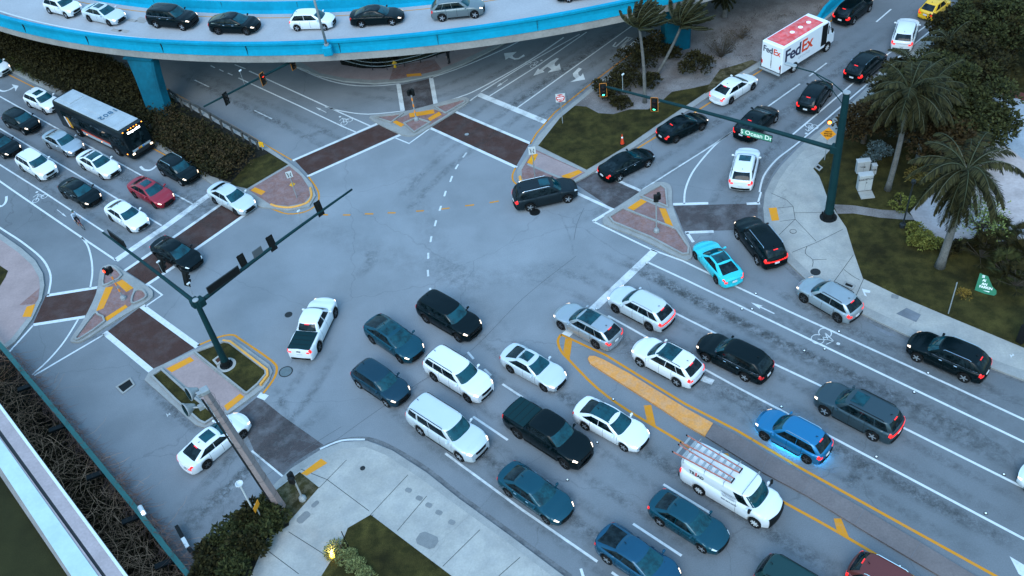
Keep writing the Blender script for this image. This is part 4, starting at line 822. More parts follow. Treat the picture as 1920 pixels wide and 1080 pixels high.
    if tail_bar: s.face(-1, -s.w2*.78, s.w2*.78, s.zt(s.xt+.05)-.24, s.zt(s.xt+.05)-.18, .02).build('light_bar', M_TAIL, o)
    if pano: s.sheet_top(s.rr+(s.rf-s.rr)*pano[0], s.rf-.02, s.w2*s.rw*.84).build('panoramic_roof', M_GLASST, o, smooth=True)
    if sun: s.sheet_top(s.rf-.85-.1, s.rf-.16, s.w2*s.rw*.60).build('sunroof', M_GLASST, o, smooth=True)
    if rails:
        for sd in (1, -1):
            m = MB(); y = sd*s.w2*s.rw*.93; m.path([(s.rf-.25, y, s.roofz(s.rf-.3, y)+.0), (s.rf-.35, y, s.roofz(s.rf-.4, y)+.06), (s.rr+.35, y, s.roofz(s.rr+.4, y)+.06), (s.rr+.22, y, s.roofz(s.rr+.3, y))], .022, 6); m.build('roof_rail', rails, o)
    if spoiler and s.box_tail:
        a = s.ring(-1, 0, 1); m = MB(); m.box((a.x-.10, 0, a.z+.012), (.26, s.W*.60, .035), bev=.015); m.build('spoiler', pm, o)
    if 'pick' not in ty and not van:
        m = MB(); a = s.rr+.12; m.path([(a+.08, 0, s.roofz(a+.1, 0)), (a+.02, 0, s.roofz(a, 0)+.07), (a-.05, 0, s.roofz(a, 0)+.07)], .02, 5); m.build('antenna', M_BLACK, o)
    if tall and not van:
        for sd in (1, -1): m = MB(); m.box((0, sd*(s.w2*.955), s.gc+.045), (s.wb-2*s.wr-.25, .05, .07), bev=.015); m.build('side_sill', lower or M_BLACK, o)
    add_wheels(o, (s.wb/2, -s.wb/2), s.w2-.125, s.wr, rim)
    if extra: extra(s, o, pm)
    return o
WHT = paint('white', (.60, .62, .63), .0, .3); BLK = paint('black', (.001, .0045, .0055), .0, .2); SIL = paint('silver', (.33, .36, .38), .55, .32); PEARL = paint('pearl', (.48, .52, .54), .2, .3)
GRY = paint('grey', (.13, .16, .17), .35, .3); DGR = paint('dark_grey', (.012, .019, .023), .35, .3); BLU = paint('blue', (.003, .13, .27), .35, .3); DBL = paint('dark_blue', (.004, .030, .048), .3, .26); TEAL = paint('turquoise', (.02, .46, .52), .1, .3)
RED = paint('red', (.27, .006, .016), .3, .3); MAR = paint('maroon', (.13, .032, .028), .35, .32); YEL = paint('yellow', (.70, .40, .01), .0, .3); TEALD = paint('petrol', (.002, .045, .066), .3, .26)
# -- on the ramp
RZ = 6.3; gr = 'vehicles in single file on the blue ramp'
car('suvs', (97, 27), (124, 34.5), 'R', WHT, 'white compact crossover leading the left end of the line on the blue ramp', 'suv', RZ, group=gr)
car('sedan', (171.6, 41.5), (205, 49), 'R', PEARL, 'old pale silver sedan with dark sunroof and amber lit lamps on the ramp', 'car', RZ, sun=True, group=gr, rim='b')
car('big', (296, 53.5), (343, 58), 'R', BLK, 'black three-row suv with bright headlights on the ramp behind the pale old sedan', 'suv', RZ, group=gr, chrome=True)
car('fast', (411, 65.5), (464, 66.5), 'R', BLK, 'black coupe-like crossover with sloping rear and chrome window line on the ramp', 'suv', RZ, group=gr, chrome=True, rim='b', wb=2.9)
car('hatch', (558, 59), (610, 57.6), 'R', WHT, 'white hatchback on the ramp seen behind the ramp lamp post', 'car', RZ, lit=False, group=gr)
car('sedan', (679, 52.4), (737, 48.4), 'R', BLK, 'black sedan on the ramp right of the ramp lamp post', 'car', RZ, group=gr)
car('suv', (830.7, 41), (890.7, 35), 'R', GRY, 'grey suv with silver wheels on the ramp, rightmost whole car of the line', 'suv', RZ, group=gr, wb=2.91)
car('sedan', (1068, 5), (1126, -3), 'R', BLK, 'dark car on the ramp cut off by the top edge of the photo', 'car', RZ, group=gr)
car('big', (530, -9), (476, -11), 'L', MAR, 'brown vehicle on the far ramp behind the blue barrier, cut off by the top edge', 'suv', RZ, lit=False, group=gr)
# -- left approach
gl_ = 'vehicles queued on the left approach'
car('suvs', (60, 203.5), (84, 214), 'R', WHT, 'white crossover with small dark sunroof right behind the bus', 'suv', sun=True, group=gl_)
car('suvs', (19, 241), (46, 253), 'R', BLK, 'black suv with amber lit front in the lane left of the bus', 'suv', group=gl_)
car('sedan', (96, 279.5), (125, 294), 'R', SIL, 'silver sedan beside the lower flank of the bus', 'car', group=gl_)
car('sedan', (160, 319.5), (192, 336.5), 'R', WHT, 'white sedan with black panoramic roof in the middle lane of the left approach', 'car', pano=(.25,), group=gl_, wb=2.87)
car('suvs', (309, 331), (340, 348), 'R', BLK, 'black crossover in front of the bus near the hedge', 'suv', rails=M_CHROME, group=gl_)
car('suv', (42, 320), (78, 342), 'R', WHT, 'white suv with plain roof behind the black sedan at the far left', 'suv', rails=M_GALV, group=gl_)
car('sedan', (-24, 282), (10, 299), 'R', BLK, 'black sedan cut off by the left edge of the photo', 'car', group=gl_)
car('sedans', (124, 372), (158, 391), 'R', BLK, 'black sedan beside the cyclist', 'car', rim='b', group=gl_, chrome=True)
car('sedan', (258, 373), (290, 390), 'R', RED, 'dark red sedan with a sunroof', 'car', sun=True, rim='b', group=gl_)
car('sedans', (213, 416), (243, 435), 'R', WHT, 'white sedan at the stop line of the left approach, nearest the cyclist', 'car', rim='b', group=gl_)
car('sedan', (406, 383), (443, 403), 'R', PEARL, 'silver sedan rolling over the brick crosswalk at the end of the hedge', 'car', group=gl_, rim='b')
car('sedan', (300, 488), (343, 511), 'R', BLK, 'black sedan crossing the brick crosswalk under the left signal arm', 'car', lit=False, group=gl_, rim='b')
car('suvs', (-34, 136), (-4, 148), 'R', WHT, 'white car nose just showing at the left edge above the turn arrow', 'car', group=gl_)
# -- upper right road
gu = 'vehicles leaving on the upper right road'
car('sedan', (1164, 339.5), (1214, 314.5), 'R', BLK, 'black sedan with pale rear window crossing the grey crosswalk beside the grass island', 'car', chrome=True, lit=False, group=gu)
car('big', (995, 396.5), (1066, 380.5), 'R', DGR, 'dark grey suv with silver roof rails turning beside the brick island tip', 'suv', rails=M_CHROME, lit=False, sun=True, group=gu)
car('sedans', (1268, 268.5), (1317, 244.5), 'R', BLK, 'black sedan along the kerb of the grass island, above the traffic cone', 'car', brake=True, group=gu, rim='b')
car('sedan', (1372, 194.5), (1411, 169.5), 'R', WHT, 'white sedan directly behind the delivery truck', 'car', brake=True, group=gu, rim='b')
car('fast', (1421, 261), (1452, 232), 'R', BLK, 'black crossover coupe under the green street name sign', 'suv', brake=True, group=gu, L=4.5)
car('suvs', (1535, 211), (1556, 182), 'R', BLK, 'black compact crossover between the truck and the tall green pole', 'suv', brake=True, tail_bar=False, group=gu)
car('suv', (1625, 153.5), (1655, 127.5), 'R', BLK, 'black suv with silver roof rails beside the big palm crown', 'suv', rails=M_CHROME, brake=True, group=gu)
car('suv', (1600, 46.5), (1630, 22.5), 'R', BLK, 'black sloping-roof suv beside the blue barrier end, ahead of the truck', 'suv', brake=True, group=gu)
car('mini', (1752, 40.5), (1777, 21.5), 'R', YEL, 'small yellow two-door hatchback near the top right corner', 'car', lit=False, group=gu)
car('suv', (1690, 92), (1700, 58), 'C', WHT, 'white suv half hidden by palm fronds at the upper right', 'suv', lit=False, group=gu)
car('suv', (1390, 350), (1401, 304), 'C', WHT, 'white suv with dark sunroof driving away beside the right brick island', 'suv', sun=True, rails=M_WP, lit=False, group=gu, wb=2.85, brake=False, big_tail=True)
car('suvs', (1648, -6), (1678, -32), 'R', BLK, 'dark car at the very top edge beside the black sloping-roof suv', 'car', group=gu)
# -- lower right road, towards the junction
gq = 'vehicles on the lower right road driving up to the junction'
car('coupe', (1342, 532.5), (1302, 485), 'L', TEAL, 'turquoise coupe with black glass roof at the tip of the right brick island', 'car', pano=(.02,), rim='b', lit=False, W=1.88, wb=2.84, group=gq)
car('big', (1419, 496.5), (1381, 447.5), 'L', BLK, 'black suv with full-width red light bar turning right at the curved kerb', 'suv', rails=M_CHROME, brake=True, tail_bar=True, group=gq, chrome=True)
car('suvs', (1567, 603), (1507, 568), 'L', GRY if False else paint('pale_grey', (.26, .30, .32), .4, .3), 'pale grey suv beside the repaired asphalt patch by the kerb', 'suv', rails=M_BLACK, brake=True, rim='b', group=gq, wr=.37)
car('wagon', (1395, 714.5), (1323, 678), 'L', BLK, 'black suv with dark roof left of the bicycle symbol', 'suv', chrome=True, group=gq, H=1.66, wb=2.8)
car('suv', (1803, 715.5), (1718, 678.5), 'L', BLK, 'black suv with tall slanted red taillights at the right kerb', 'suv', rails=M_CHROME, brake=True, chrome=True, group=gq, wb=2.86)
car('suv', (1215, 619), (1155, 587), 'L', PEARL, 'pale suv with plain white roof stopped in the second lane behind the right stop line', 'suv', rails=M_GALV, brake=True, tail_bar=True, rim='b', group=gq)
car('wagon', (1117, 653), (1052, 617.5), 'L', SIL, 'silver long wagon with large sunroof at the tip of the yellow median', 'car', pano=(.45,), rails=M_GALV, brake=True, rim='b', group=gq, wb=2.94, H=1.58)
car('suv', (1269, 724.5), (1199, 686.5), 'L', WHT, 'white suv with black panoramic roof beside the yellow median', 'suv', pano=(.42,), rails=M_DARK, brake=True, group=gq)
car('big', (1634, 826), (1544, 778.5), 'L', DGR if False else paint('slate', (.030, .052, .062), .35, .3), 'slate grey suv with ribbed roof and full-width red light bar', 'suv', rails=M_BLACK, sun=True, brake=True, tail_bar=True, group=gq)
def glow(s, o, pm):
    m = MB()
    for sd in (1, -1): m.box((0, sd*.62, .215), (1.75, .05, .03))
    m.box((s.xt+.35, 0, .24), (.05, 1.0, .03)); m.box((s.xn-.4, 0, .24), (.05, 1.0, .03))
    m.build('underglow_strip', mat('blue_led', (.05, .3, .6), .5, 0, (.0, .45, 1.0), 42), o)
car('suvs', (1509, 867.5), (1433, 825.5), 'L', BLU, 'bright blue crossover with blue light glowing beneath it', 'suv', rails=M_CHROME, brake=True, rim='b', group=gq, extra=glow, wb=2.7)
car('sedan', (2014, 972), (1946, 936), 'L', WHT, 'white car nose cut off by the right edge of the photo', 'car', group=gq)
# -- lower lanes, away from the junction
gd = 'vehicles in the lower lanes leaving the junction'
def tonneau(s, o, pm):
    m = MB(); x0, x1 = s.xt+.10, s.tl-.10; w = s.w2*.84; m.box(((x0+x1)/2, 0, s.bz+.030), (x1-x0, 2*w, .06), bev=.02); m.build('bed_cover', mat('vinyl_cover', (.002, .020, .024), .7), o)
    m = MB(); [m.box((x0+(x1-x0)*k/4, 0, s.bz+.064), (.02, 2*w*.96, .008)) for k in (1, 2, 3)]; m.build('cover_rib', M_BLACK, o)
    s.face(-1, -.14, .14, s.bz-.16, s.bz-.11, .02, 2).build('tailgate_handle', M_BLACK, o)
car('pick', (602, 657), (631.5, 594), 'R', WHT, 'white pickup truck with dark bed cover turning in the middle of the junction', 'pickup', rim='b', brake=True, extra=tonneau, top=WHT, group=gd)
car('fast', (700, 644.5), (751, 680), 'R', TEALD, 'dark teal rounded car with glass roof leading the left lane beside the pickup', 'car', pano=(.0,), rim='b', group=gd)
car('big', (800, 605.5), (860, 641), 'R', BLK, 'black boxy suv with hood vents at the head of the outer lane', 'suv', rim='b', group=gd, wb=3.07, chrome=False)
car('suvs', (676, 728.5), (725, 762), 'R', DBL, 'dark blue compact suv left of the white suv with black pillars', 'suv', group=gd, H=1.62)
car('big', (817, 715.5), (876, 753), 'R', WHT, 'white suv with black pillars and plain white roof behind the black boxy suv', 'suv', rails=M_BLACK, group=gd, rim='b')
car('xl', (790, 815.5), (863, 864), 'R', PEARL, 'extra long white suv with ribbed roof at the inner lane by the corner', 'suv', rails=M_BLACK, group=gd)
car('coupe', (957, 698.5), (1021, 734), 'R', PEARL, 'silver coupe with sunroof near the dashed lane line', 'car', sun=True, rim='b', group=gd)
car('bigpick', (970, 820.5), (1060, 879), 'R', BLK, 'large black pickup truck with covered bed', 'pickup', rim='b', extra=tonneau, group=gd)
car('sedan', (1097, 805.5), (1170, 845.5), 'R', WHT, 'white sedan with long black glass roof beside the yellow line', 'car', pano=(-.1,), group=gd)
car('sedan', (953, 930), (1026, 982), 'R', TEALD, 'dark blue-black sedan with chrome window line on the solid white lane line', 'car', chrome=True, group=gd, rim='b', wb=2.87, big_tail=True)
car('sedans', (1236, 984.5), (1316, 1035.5), 'R', TEALD, 'petrol blue sedan beside the ladder van', 'car', lit=False, group=gd)
car('fast', (1138, 1056), (1222, 1113), 'R', paint('royal_blue', (.005, .055, .10), .3, .26), 'blue fastback sedan at the bottom edge', 'car', group=gd, H=1.46, bz=.95)
car('big', (1450, 1130), (1534, 1182), 'R', DBL if False else paint('black_green', (.008, .035, .035), .2, .26), 'dark green-black suv roof at the bottom edge, left of the maroon one', 'suv', rails=M_BLACK, group=gd)
car('suv', (1620, 1120), (1705, 1170), 'R', MAR, 'maroon suv with silver roof rails at the bottom edge', 'suv', rails=M_CHROME, brake=True, group=gd)
car('sedan', (388, 880.5), (463, 817.5), 'R', WHT, 'white sedan with sunroof beneath the utility pole on the grey crosswalk', 'car', sun=True, rim='b', brake=True, group=gd, H=1.43)
def vanx(s, o, pm):
    fr = s.face(1, -s.w2*.74, s.w2*.74, s.gc+.10, s.hz-.10, .03, 6, .12); fr.build('front_bumper', M_BLACK, o)
    s.face(-1, -s.w2*.8, s.w2*.8, .40, .56, .12, 6, .14).build('rear_bumper', M_BLACK, o)
    al = mat('ladder_rail_orange', (.36, .12, .085), .6); ra = MB(); zr = s.H+.06
    for k, yb in ((0, -.52), (1, .28)):
        ld = empty('ladder', (0, 0, 0), ('orange railed ladder on the near side of the van roof rack', 'orange railed ladder on the far side of the van roof rack')[k], 'ladder', 'ladders on the white van'); ld.matrix_world = Matrix.Translation(o.location) @ Matrix.Rotation(o.rotation_euler.z, 4, 'Z')
        x0, x1 = s.xt-.35, s.rf-1.05
        for sg, e0, e1 in ((-1, -.30, -.16), (1, .30, .16)):
            m = MB(); m.box(((x0+x1)/2, yb+(e0+e1)/2+.12*0, zr+.16), (x1-x0, .04, .09), rz=atan2(e1-e0, x1-x0)); m.build('side_rail', al, ld)
            m = MB(); m.box((x0-.03, yb+e0, zr+.16), (.12, .07, .1), bev=.02); m.build('foot', M_BLACK, ld)
        m = MB(); n = 9
        for i in range(n):
            x = x0+.2+(x1-x0-.4)*i/(n-1); hw_ = .30-.14*(x-x0)/(x1-x0); m.box((x, yb, zr+.16), (.13, 2*hw_, .04))
        m.build('rungs', M_GALV, ld)
        m = MB(); m.box((x1, yb, zr+.16), (.06, .36, .1)); m.build('end_cap', M_BLACK, ld)
    for x in (s.xt+.35, s.xt+1.7, s.xt+2.9, s.rf-.25):
        m = MB(); w = s.w2*s.rw; m.path([(x, -w, s.H-.16), (x, -w, zr+.08), (x, w, zr+.08), (x, w, s.H-.16)], .022, 6); m.build('rack_bar', M_GALV, o)
    sy = -(s.w2+.006)
    def T(x, z, lean=.14): return frame((x, sy+.035+(z-1.3)*.14, z), (1, 0, 0), (0, lean, 1))
    m = MB(); put_text(m, 'TR', .30, T(s.xt+.95, 1.62), .004, .008); put_text(m, 'AD', .30, T(s.xt+1.50, 1.62), .004, .008); m.build('lettering', mat('black_lettering', (.02, .02, .025), .6), o)
    m = MB(); put_text(m, 'I', .32, T(s.xt+1.22, 1.64), .006, .03); m.build('lettering', M_RED, o)
    m = MB(); put_text(m, '305-264-2628', .17, T(s.xt+3.35, 1.02, .02), .004, .005)
    for i in range(6): m.box((s.xt+3.3, sy+.03, 1.62-i*.075), (.95-.1*(i % 3), .006, .022))
    m.build('lettering', mat('grey_lettering', (.18, .19, .22), .6), o)
    for sd in (1, -1): m = MB(); m.box((s.cw-.18, sd*(s.w2+.16), s.bz+.18), (.13, .17, .34), bev=.04); m.box((s.cw-.16, sd*(s.w2+.03), s.bz+.08), (.05, .2, .05)); m.build('mirror', M_BLACK, o)
car('van', (1310, 926.5), (1414, 988), 'R', WHT, 'white cargo van with two orange ladders on its roof rack', 'van', lit=False, extra=vanx, group=gd, rim='s')
# ---- bus
def bus():
    c, rz = place((156, 257), (221, 289), 'R', 6.3, 2.55); o = empty('city_bus', c, 'city bus with white numbered roof and black sides beside the hedge', 'bus', None, rz)
    L, W, Hh, wb = 11.4, 2.55, 3.05, 6.3; xn = wb/2+2.35; xt = xn-L; bd = mat('bus_dark_paint', (.003, .007, .009), .3, spec=.2); rf = noisy('bus_roof', (.29, .32, .34), .12, .9, .6, 8, .08, spots=.3); gy = mat('bus_grey', (.30, .34, .36), .4)
    m = MB(); vs = []; st = [(xt, .95), (xt+.12, 1), (xn-.5, 1), (xn-.12, .97), (xn, .90)]
    prof = [(0, .32), (.96, .32), (1, .42), (1, 1.0), (.99, 2.0), (.965, 2.72), (.93, 2.9), (.86, 3.0), (0, 3.04)]
    n = 2*(len(prof)-1)
    for x, f in st:
        def X(z): return x-(.30*(z/3) if x > xn-.6 else 0)*(1 if x > xn-.3 else .3)
        vs += [(X(z), y*W/2*f, z) for y, z in prof]+[(X(z), -y*W/2*f, z) for y, z in prof[-2:0:-1]]
    fs = [(i*n+k, i*n+(k+1) % n, (i+1)*n+(k+1) % n, (i+1)*n+k) for i in range(len(st)-1) for k in range(n)]+[tuple(range(n-1, -1, -1)), tuple(range((len(st)-1)*n, len(st)*n))]
    m.add(vs, fs); m.build('body', bd, o, smooth=True, auto=radians(30))
    m = MB(); m.box(((xt+xn)/2-.25, 0, 3.05), (L-1.1, W*.84, .10), bev=.04); m.box(((xt+xn)/2+.4, 0, 3.12), (3.6, .9, .06), bev=.02); m.box((xt+1.6, 0, 3.12), (1.8, 1.5, .12), bev=.03); [m.box((xt+2.9+k*1.35, 0, 3.105), (.03, W*.78, .015)) for k in range(6)]; m.build('roof', rf, o)
    m = MB(); m.box((xt+.35, 0, 3.0), (.55, W*.80, .12), bev=.03); m.build('rear_vent', M_DARK, o)
    m = MB(); put_text(m, '1802', .85, frame((xn-3.9, .05, 3.17), (0, -1, 0), (1, 0, 0)), .006, .01, 1.15); m.build('roof_number', mat('navy_lettering', (.02, .08, .14), .6), o)
    def fx(z): return xn-.30*(z/3)+.008
    m = MB(); vs = [Vector((fx(z)-(.07 if abs(y) > 1.0 else 0), y, z)) for z in (1.15, 2.45) for y in (-1.08, -.6, 0, .6, 1.08)]; m.add(vs, [(i, i+1, i+6, i+5) for i in range(4)]); m.build('windshield', M_GLASS, o)
    m = MB(); m.box((fx(2.68)-.01, 0, 2.68), (.06, 1.7, .26)); m.build('destination_sign', M_BLACK, o)
    m = MB(); put_text(m, 'Biscayne Blvd', .24, frame((fx(2.68)+.028, 0, 2.68), (0, 1, 0), (0, 0, 1)), .004, .012); m.build('sign_text', mat('led_white', (.8, .85, .9), .5, 0, (.8, .95, 1), 3), o)
    for y in (-.95, .95): m = MB(); m.box((fx(.75), y, .75), (.06, .26, .16), bev=.02); m.build('headlight', M_HEAD, o)
    for y in (-.45, -.15, .15, .45, 1.0, -1.0): m = MB(); m.box((fx(2.93), y, 2.95), (.05, .09, .05)); m.build('marker_light', M_AMB, o)
    m = MB(); m.box((fx(.42), 0, .42), (.12, 2.3, .22), bev=.04); m.build('front_bumper', M_BLACK, o)
    m = MB(); m.box((fx(.80)+.12, 0, .80), (.14, 1.3, .30)); m.build('bike_rack', M_DARK, o)
    m = MB(); m.box((fx(1.0)-.0, 0, .98), (.02, 1.9, .22)); m.build('front_panel', gy, o)
    for i, col in enumerate(((.55, .12, .01), (.6, .32, .02), (.02, .18, .45))): m = MB(); m.box((fx(.98)+.012, -.25+i*.2, .98), (.02, .2, .18)); m.build('front_stripe', mat('stripe%d' % i, col, .5), o)
    for sd in (1, -1):
        y = sd*(W/2+.006)
        for k in range(6):
            x = xt+1.0+k*1.62; m = MB(); m.box((x+.75, y-sd*.012, 1.9), (1.5, .03, .85)); m.build('side_window', M_GLASS, o)
        m = MB(); m.box((.15, y, .78), (4.5, .02, .34)); m.build('side_panel', gy, o)
        m = MB(); m.box((.1, y+sd*.004, 1.03), (4.6, .02, .14)); m.build('red_stripe', mat('bus_red', (.45, .06, .03), .5), o)
        for i, col in enumerate(('stripe0', 'stripe1')):
            m = MB(); m.box((xt+1.75+i*.22, y, 1.25), (.22, .02, 1.1), M=Matrix.Rotation(.16*sd, 4, 'Y')); m.build('side_stripe', MATS[col], o)
        m = MB(); m.box((xt+1.5, y, 1.25), (.22, .02, 1.1), M=Matrix.Rotation(.16*sd, 4, 'Y')); m.build('side_stripe', MATS['plate'], o)
        for x in (xn-.6, .9, -1.5): m = MB(); m.box((x, y, .75), (.12, .03, .07)); m.build('marker_light', M_AMB, o)
        m = MB(); m.box((xt-.01, sd*1.0, 1.2), (.03, .2, .7)); m.build('taillight', M_TAIL, o)
        m = MB(); m.box((xn-.1, sd*(W/2+.20), 2.2), (.14, .25, .38), bev=.04); m.path([(xn-.35, sd*(W/2-.1), 2.75), (xn-.1, sd*(W/2+.18), 2.75), (xn-.1, sd*(W/2+.2), 2.35)], .02); m.build('mirror', M_BLACK, o)
    for x in (wb/2, -wb/2):
        for sd in (1, -1): m = MB(); m.lathe([(.58, 0), (.58, .02)], 20, (x, sd*(W/2)+.01, .5), M=Matrix.Rotation(pi/2, 4, 'X')); m.build('wheel_arch', M_BLACK, o)
    add_wheels(o, (wb/2, -wb/2), W/2-.09, .48, 'a', .30)
bus()
# ---- delivery truck
def truck():
    c, rz = place((1486, 135), (1548, 96), 'R', 4.5, 2.2); W, wb = 2.25, 4.5; o = empty('delivery_truck', c, 'white delivery truck with a red roof and FedEx lettering on its side and rear', 'truck', 'none' if False else None, rz)
    wt = mat('truck_white', (.70, .73, .75), .4, coat=.5); xt = -wb/2-1.75; xb = wb/2-.15; z0, z1 = .55, 3.1
    m = MB(); m.box(((xt+xb)/2, 0, (z0+z1)/2), (xb-xt, W, z1-z0), bev=.09); m.build('cargo_box', wt, o)
    m = MB(); vs = []
    for x, t, w in ((xb, 2.95, 1.0), (xb+.25, 2.85, .98), (xb+.55, 1.75, .95), (xb+.6, 1.6, .93), (xb+1.25, 1.42, .84), (xb+1.35, 1.1, .80), (xb+1.35, .6, .80)): vs += [(x, -W/2*w, .5), (x, -W/2*w, t-.06), (x, -W/2*(w-.06), t), (x, W/2*(w-.06), t), (x, W/2*w, t-.06), (x, W/2*w, .5)]
    m.add(vs, [(i*6+k, i*6+(k+1) % 6, (i+1)*6+(k+1) % 6, (i+1)*6+k) for i in range(6) for k in range(6)]+[tuple(range(5, -1, -1)), tuple(range(36, 42))]); m.build('cab', wt, o)
    m = MB(); vs = [Vector((xb+.275, y*W/2*.9, 2.74)) for y in (-1, 0, 1)]+[Vector((xb+.565, y*W/2*.88, 1.78)) for y in (-1, 0, 1)]; m.add(vs, [(0, 1, 4, 3), (1, 2, 5, 4)]); m.build('windshield', M_GLASS, o)
    m = MB(); m.box(((xt+xb)/2-.1, 0, z1+.004), (xb-xt-.9, W*.84, .02), bev=.009); m.build('roof', noisy('red_roof', (.62, .07, .07), .25, .6, .7, 3, .1, tint=(.62, .16, .16)), o)
    for k in (.42, .60, .78): m = MB(); m.lathe([(.21, 0), (.21, .03), (.1, .05)], 18, (xt+(xb-xt)*k, .0, z1+.012)); m.build('roof_vent', M_TXTW, o)
    bl = mat('purple_lettering', (.012, .014, .05), .5); orr = mat('orange_red_lettering', (.65, .05, .01), .5)
    y = -W/2-.004; F1 = lambda x, z: frame((x, y, z), (1, 0, 0), (0, 0, 1))
    m = MB(); put_text(m, 'Fed', 1.60, F1(xt+1.42, 2.05), .004, .035, .92); m.build('lettering', bl, o)
    m = MB(); put_text(m, 'Ex', 1.60, F1(xt+3.30, 2.05), .004, .035, .92); m.build('lettering', orr, o)
    m = MB(); put_text(m, 'GROUND', .34, F1(xt+3.0, 1.18), .003, 0, 1.15); m.build('lettering', mat('pale_lettering', (.35, .38, .40), .6), o)
    X2 = xt-.004; F2 = lambda yy, z: frame((X2, yy, z), (0, -1, 0), (0, 0, 1))
    m = MB(); put_text(m, 'Fed', .78, F2(.42, 2.42), .004, .015, .92); m.build('lettering', bl, o); m = MB(); put_text(m, 'Ex', .78, F2(-.52, 2.42), .004, .015, .92); m.build('lettering', orr, o)
    for yy in (-.03, .03): m = MB(); m.box((xt-.012, yy, 1.75), (.012, .008, 1.9)); m.build('door_seam', M_DARK, o)
    m = MB(); [m.box((xt-.02, 0, 1.3), (.02, .03, .5))]; m.build('door_latch', M_DARK, o)
    m = MB(); m.box((xt-.12, 0, .52), (.22, W*.98, .12), bev=.03); m.build('rear_bumper', M_GALV, o)
    for sd in (1, -1):
        m = MB(); m.box((xt-.02, sd*W*.42, 1.15), (.03, .10, .3)); m.build('taillight', M_TAILO, o)
        m = MB(); m.box((xt-.015, sd*W*.46, 1.0), (.05, .05, .9)); m.build('grab_rail', M_BLACK, o)
        m = MB(); m.box((xb-.42, sd*(W/2+.002), 1.9), (.78, .02, 2.0)); m.build('open_doorway', M_BLACK, o)
        m = MB(); m.box((xb+.10, sd*(W/2-.02), 2.15), (.22, .03, .8)); m.build('side_window', M_GLASS, o)
        m = MB(); m.box((xb+.45, sd*(W/2+.16), 2.0), (.1, .18, .42), bev=.03); m.path([(xb+.3, sd*(W/2-.05), 2.3), (xb+.45, sd*(W/2+.16), 2.2)], .02); m.build('mirror', M_BLACK, o)
        m = MB(); m.lathe([(.13, 0), (.13, .04)], 12, (xb+1.33, sd*.75, 1.0), M=Matrix.Rotation(pi/2, 4, 'Y')); m.build('headlight', M_HEAD, o)
    m = MB(); m.box((xb+1.365, 0, 1.0), (.03, 1.0, .35)); m.build('grille', M_BLACK, o)
    for x in (wb/2, -wb/2):
        for sd in (1, -1): m = MB(); m.lathe([(.50, 0), (.50, .03)], 20, (x, sd*(W/2)+.015, .48), M=Matrix.Rotation(pi/2, 4, 'X')); m.build('wheel_arch', M_BLACK, o)
    add_wheels(o, (wb/2, -wb/2), W/2-.06, .42, 's', .26)
truck()
# ================================================================ VEGETATION
class Leaves:
    """many small leaf faces in one mesh"""
    def __init__(s): s.v = []; s.f = []
    def leaf(s, p, d, up, L, w):
        d = d.normalized(); sd = d.cross(up)
        if sd.length < .01: sd = Vector((1, 0, 0))
        sd = sd.normalized()*w/2; b = len(s.v); s.v += [p, p+d*L*.5+sd, p+d*L, p+d*L*.5-sd]; s.f.append((b, b+1, b+2, b+3))
    def clump(s, c, r, n, L, w, rnd=R, flat=.7, droop=0):
        for _ in range(n):
            a = rnd.uniform(0, 2*pi); z = rnd.uniform(-.5, 1); q = sqrt(max(0, 1-z*z)); rr = r*rnd.uniform(.55, 1.0)
            o = Vector((cos(a)*q, sin(a)*q, z*flat)); p = c+o*rr
            d = (o+Vector((rnd.uniform(-.7, .7), rnd.uniform(-.7, .7), rnd.uniform(-.5, .6)-droop))); s.leaf(p, d, Vector((rnd.uniform(-1, 1), rnd.uniform(-1, 1), 1.2)), L*rnd.uniform(.6, 1.2), w*rnd.uniform(.7, 1.2))
    def build(s, name, m, parent=None):
        me = bpy.data.meshes.new(name); me.from_pydata([tuple(v) for v in s.v], [], s.f); me.materials.append(m); o = link(bpy.data.objects.new(name, me))
        if parent is not None: o.parent = parent; o.matrix_parent_inverse = Matrix.Translation(-parent.location)
        return o
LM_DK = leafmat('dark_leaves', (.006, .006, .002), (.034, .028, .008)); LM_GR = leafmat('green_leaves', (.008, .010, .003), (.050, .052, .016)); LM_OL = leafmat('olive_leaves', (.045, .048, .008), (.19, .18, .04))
LM_SV = leafmat('silver_leaves', (.03, .045, .045), (.12, .16, .16)); LM_BR = leafmat('brown_leaves', (.010, .007, .003), (.060, .038, .014)); LM_PM = leafmat('palm_leaflets', (.004, .005, .002), (.045, .041, .015), .5); LM_YL = leafmat('yellow_fronds', (.20, .19, .02), (.40, .36, .06))
LM_DRY = leafmat('dry_stems', (.04, .03, .02), (.16, .12, .09), .8)
M_TRUNK = noisy('palm_trunk', (.115, .108, .10), .25, 3, .9, 14, .25); M_BARK = noisy('bark', (.06, .05, .04), .3, 3); M_SHAFT = noisy('crown_shaft', (.12, .15, .02), .25, 2, .6)
def poly_points(L, n, z=0, rnd=R):
    q = [Vector((p.x, p.y)) for p in P(L, z)]; tr = tessellate_polygon([[Vector((p.x, p.y, 0)) for p in q]]); ar = []
    for t in tr: a, b, c = [q[i] for i in t]; ar.append(abs((b-a).x*(c-a).y-(b-a).y*(c-a).x)/2)
    out = []
    for _ in range(n):
        t = rnd.choices(tr, ar)[0]; a, b, c = [q[i] for i in t]; u, v = rnd.random(), rnd.random()
        if u+v > 1: u, v = 1-u, 1-v
        out.append(a+(b-a)*u+(c-a)*v)
    return out
def ground_cover(name, L, n, h, m, Lf=.22, w=.12, per=16, r=.45):
    lv = Leaves()
    for p in poly_points(L, n): lv.clump(Vector((p.x, p.y, .15+h*R.uniform(.3, 1))), r*R.uniform(.6, 1.2), per, Lf, w)
    return tag(lv.build(name, m), kind='stuff')
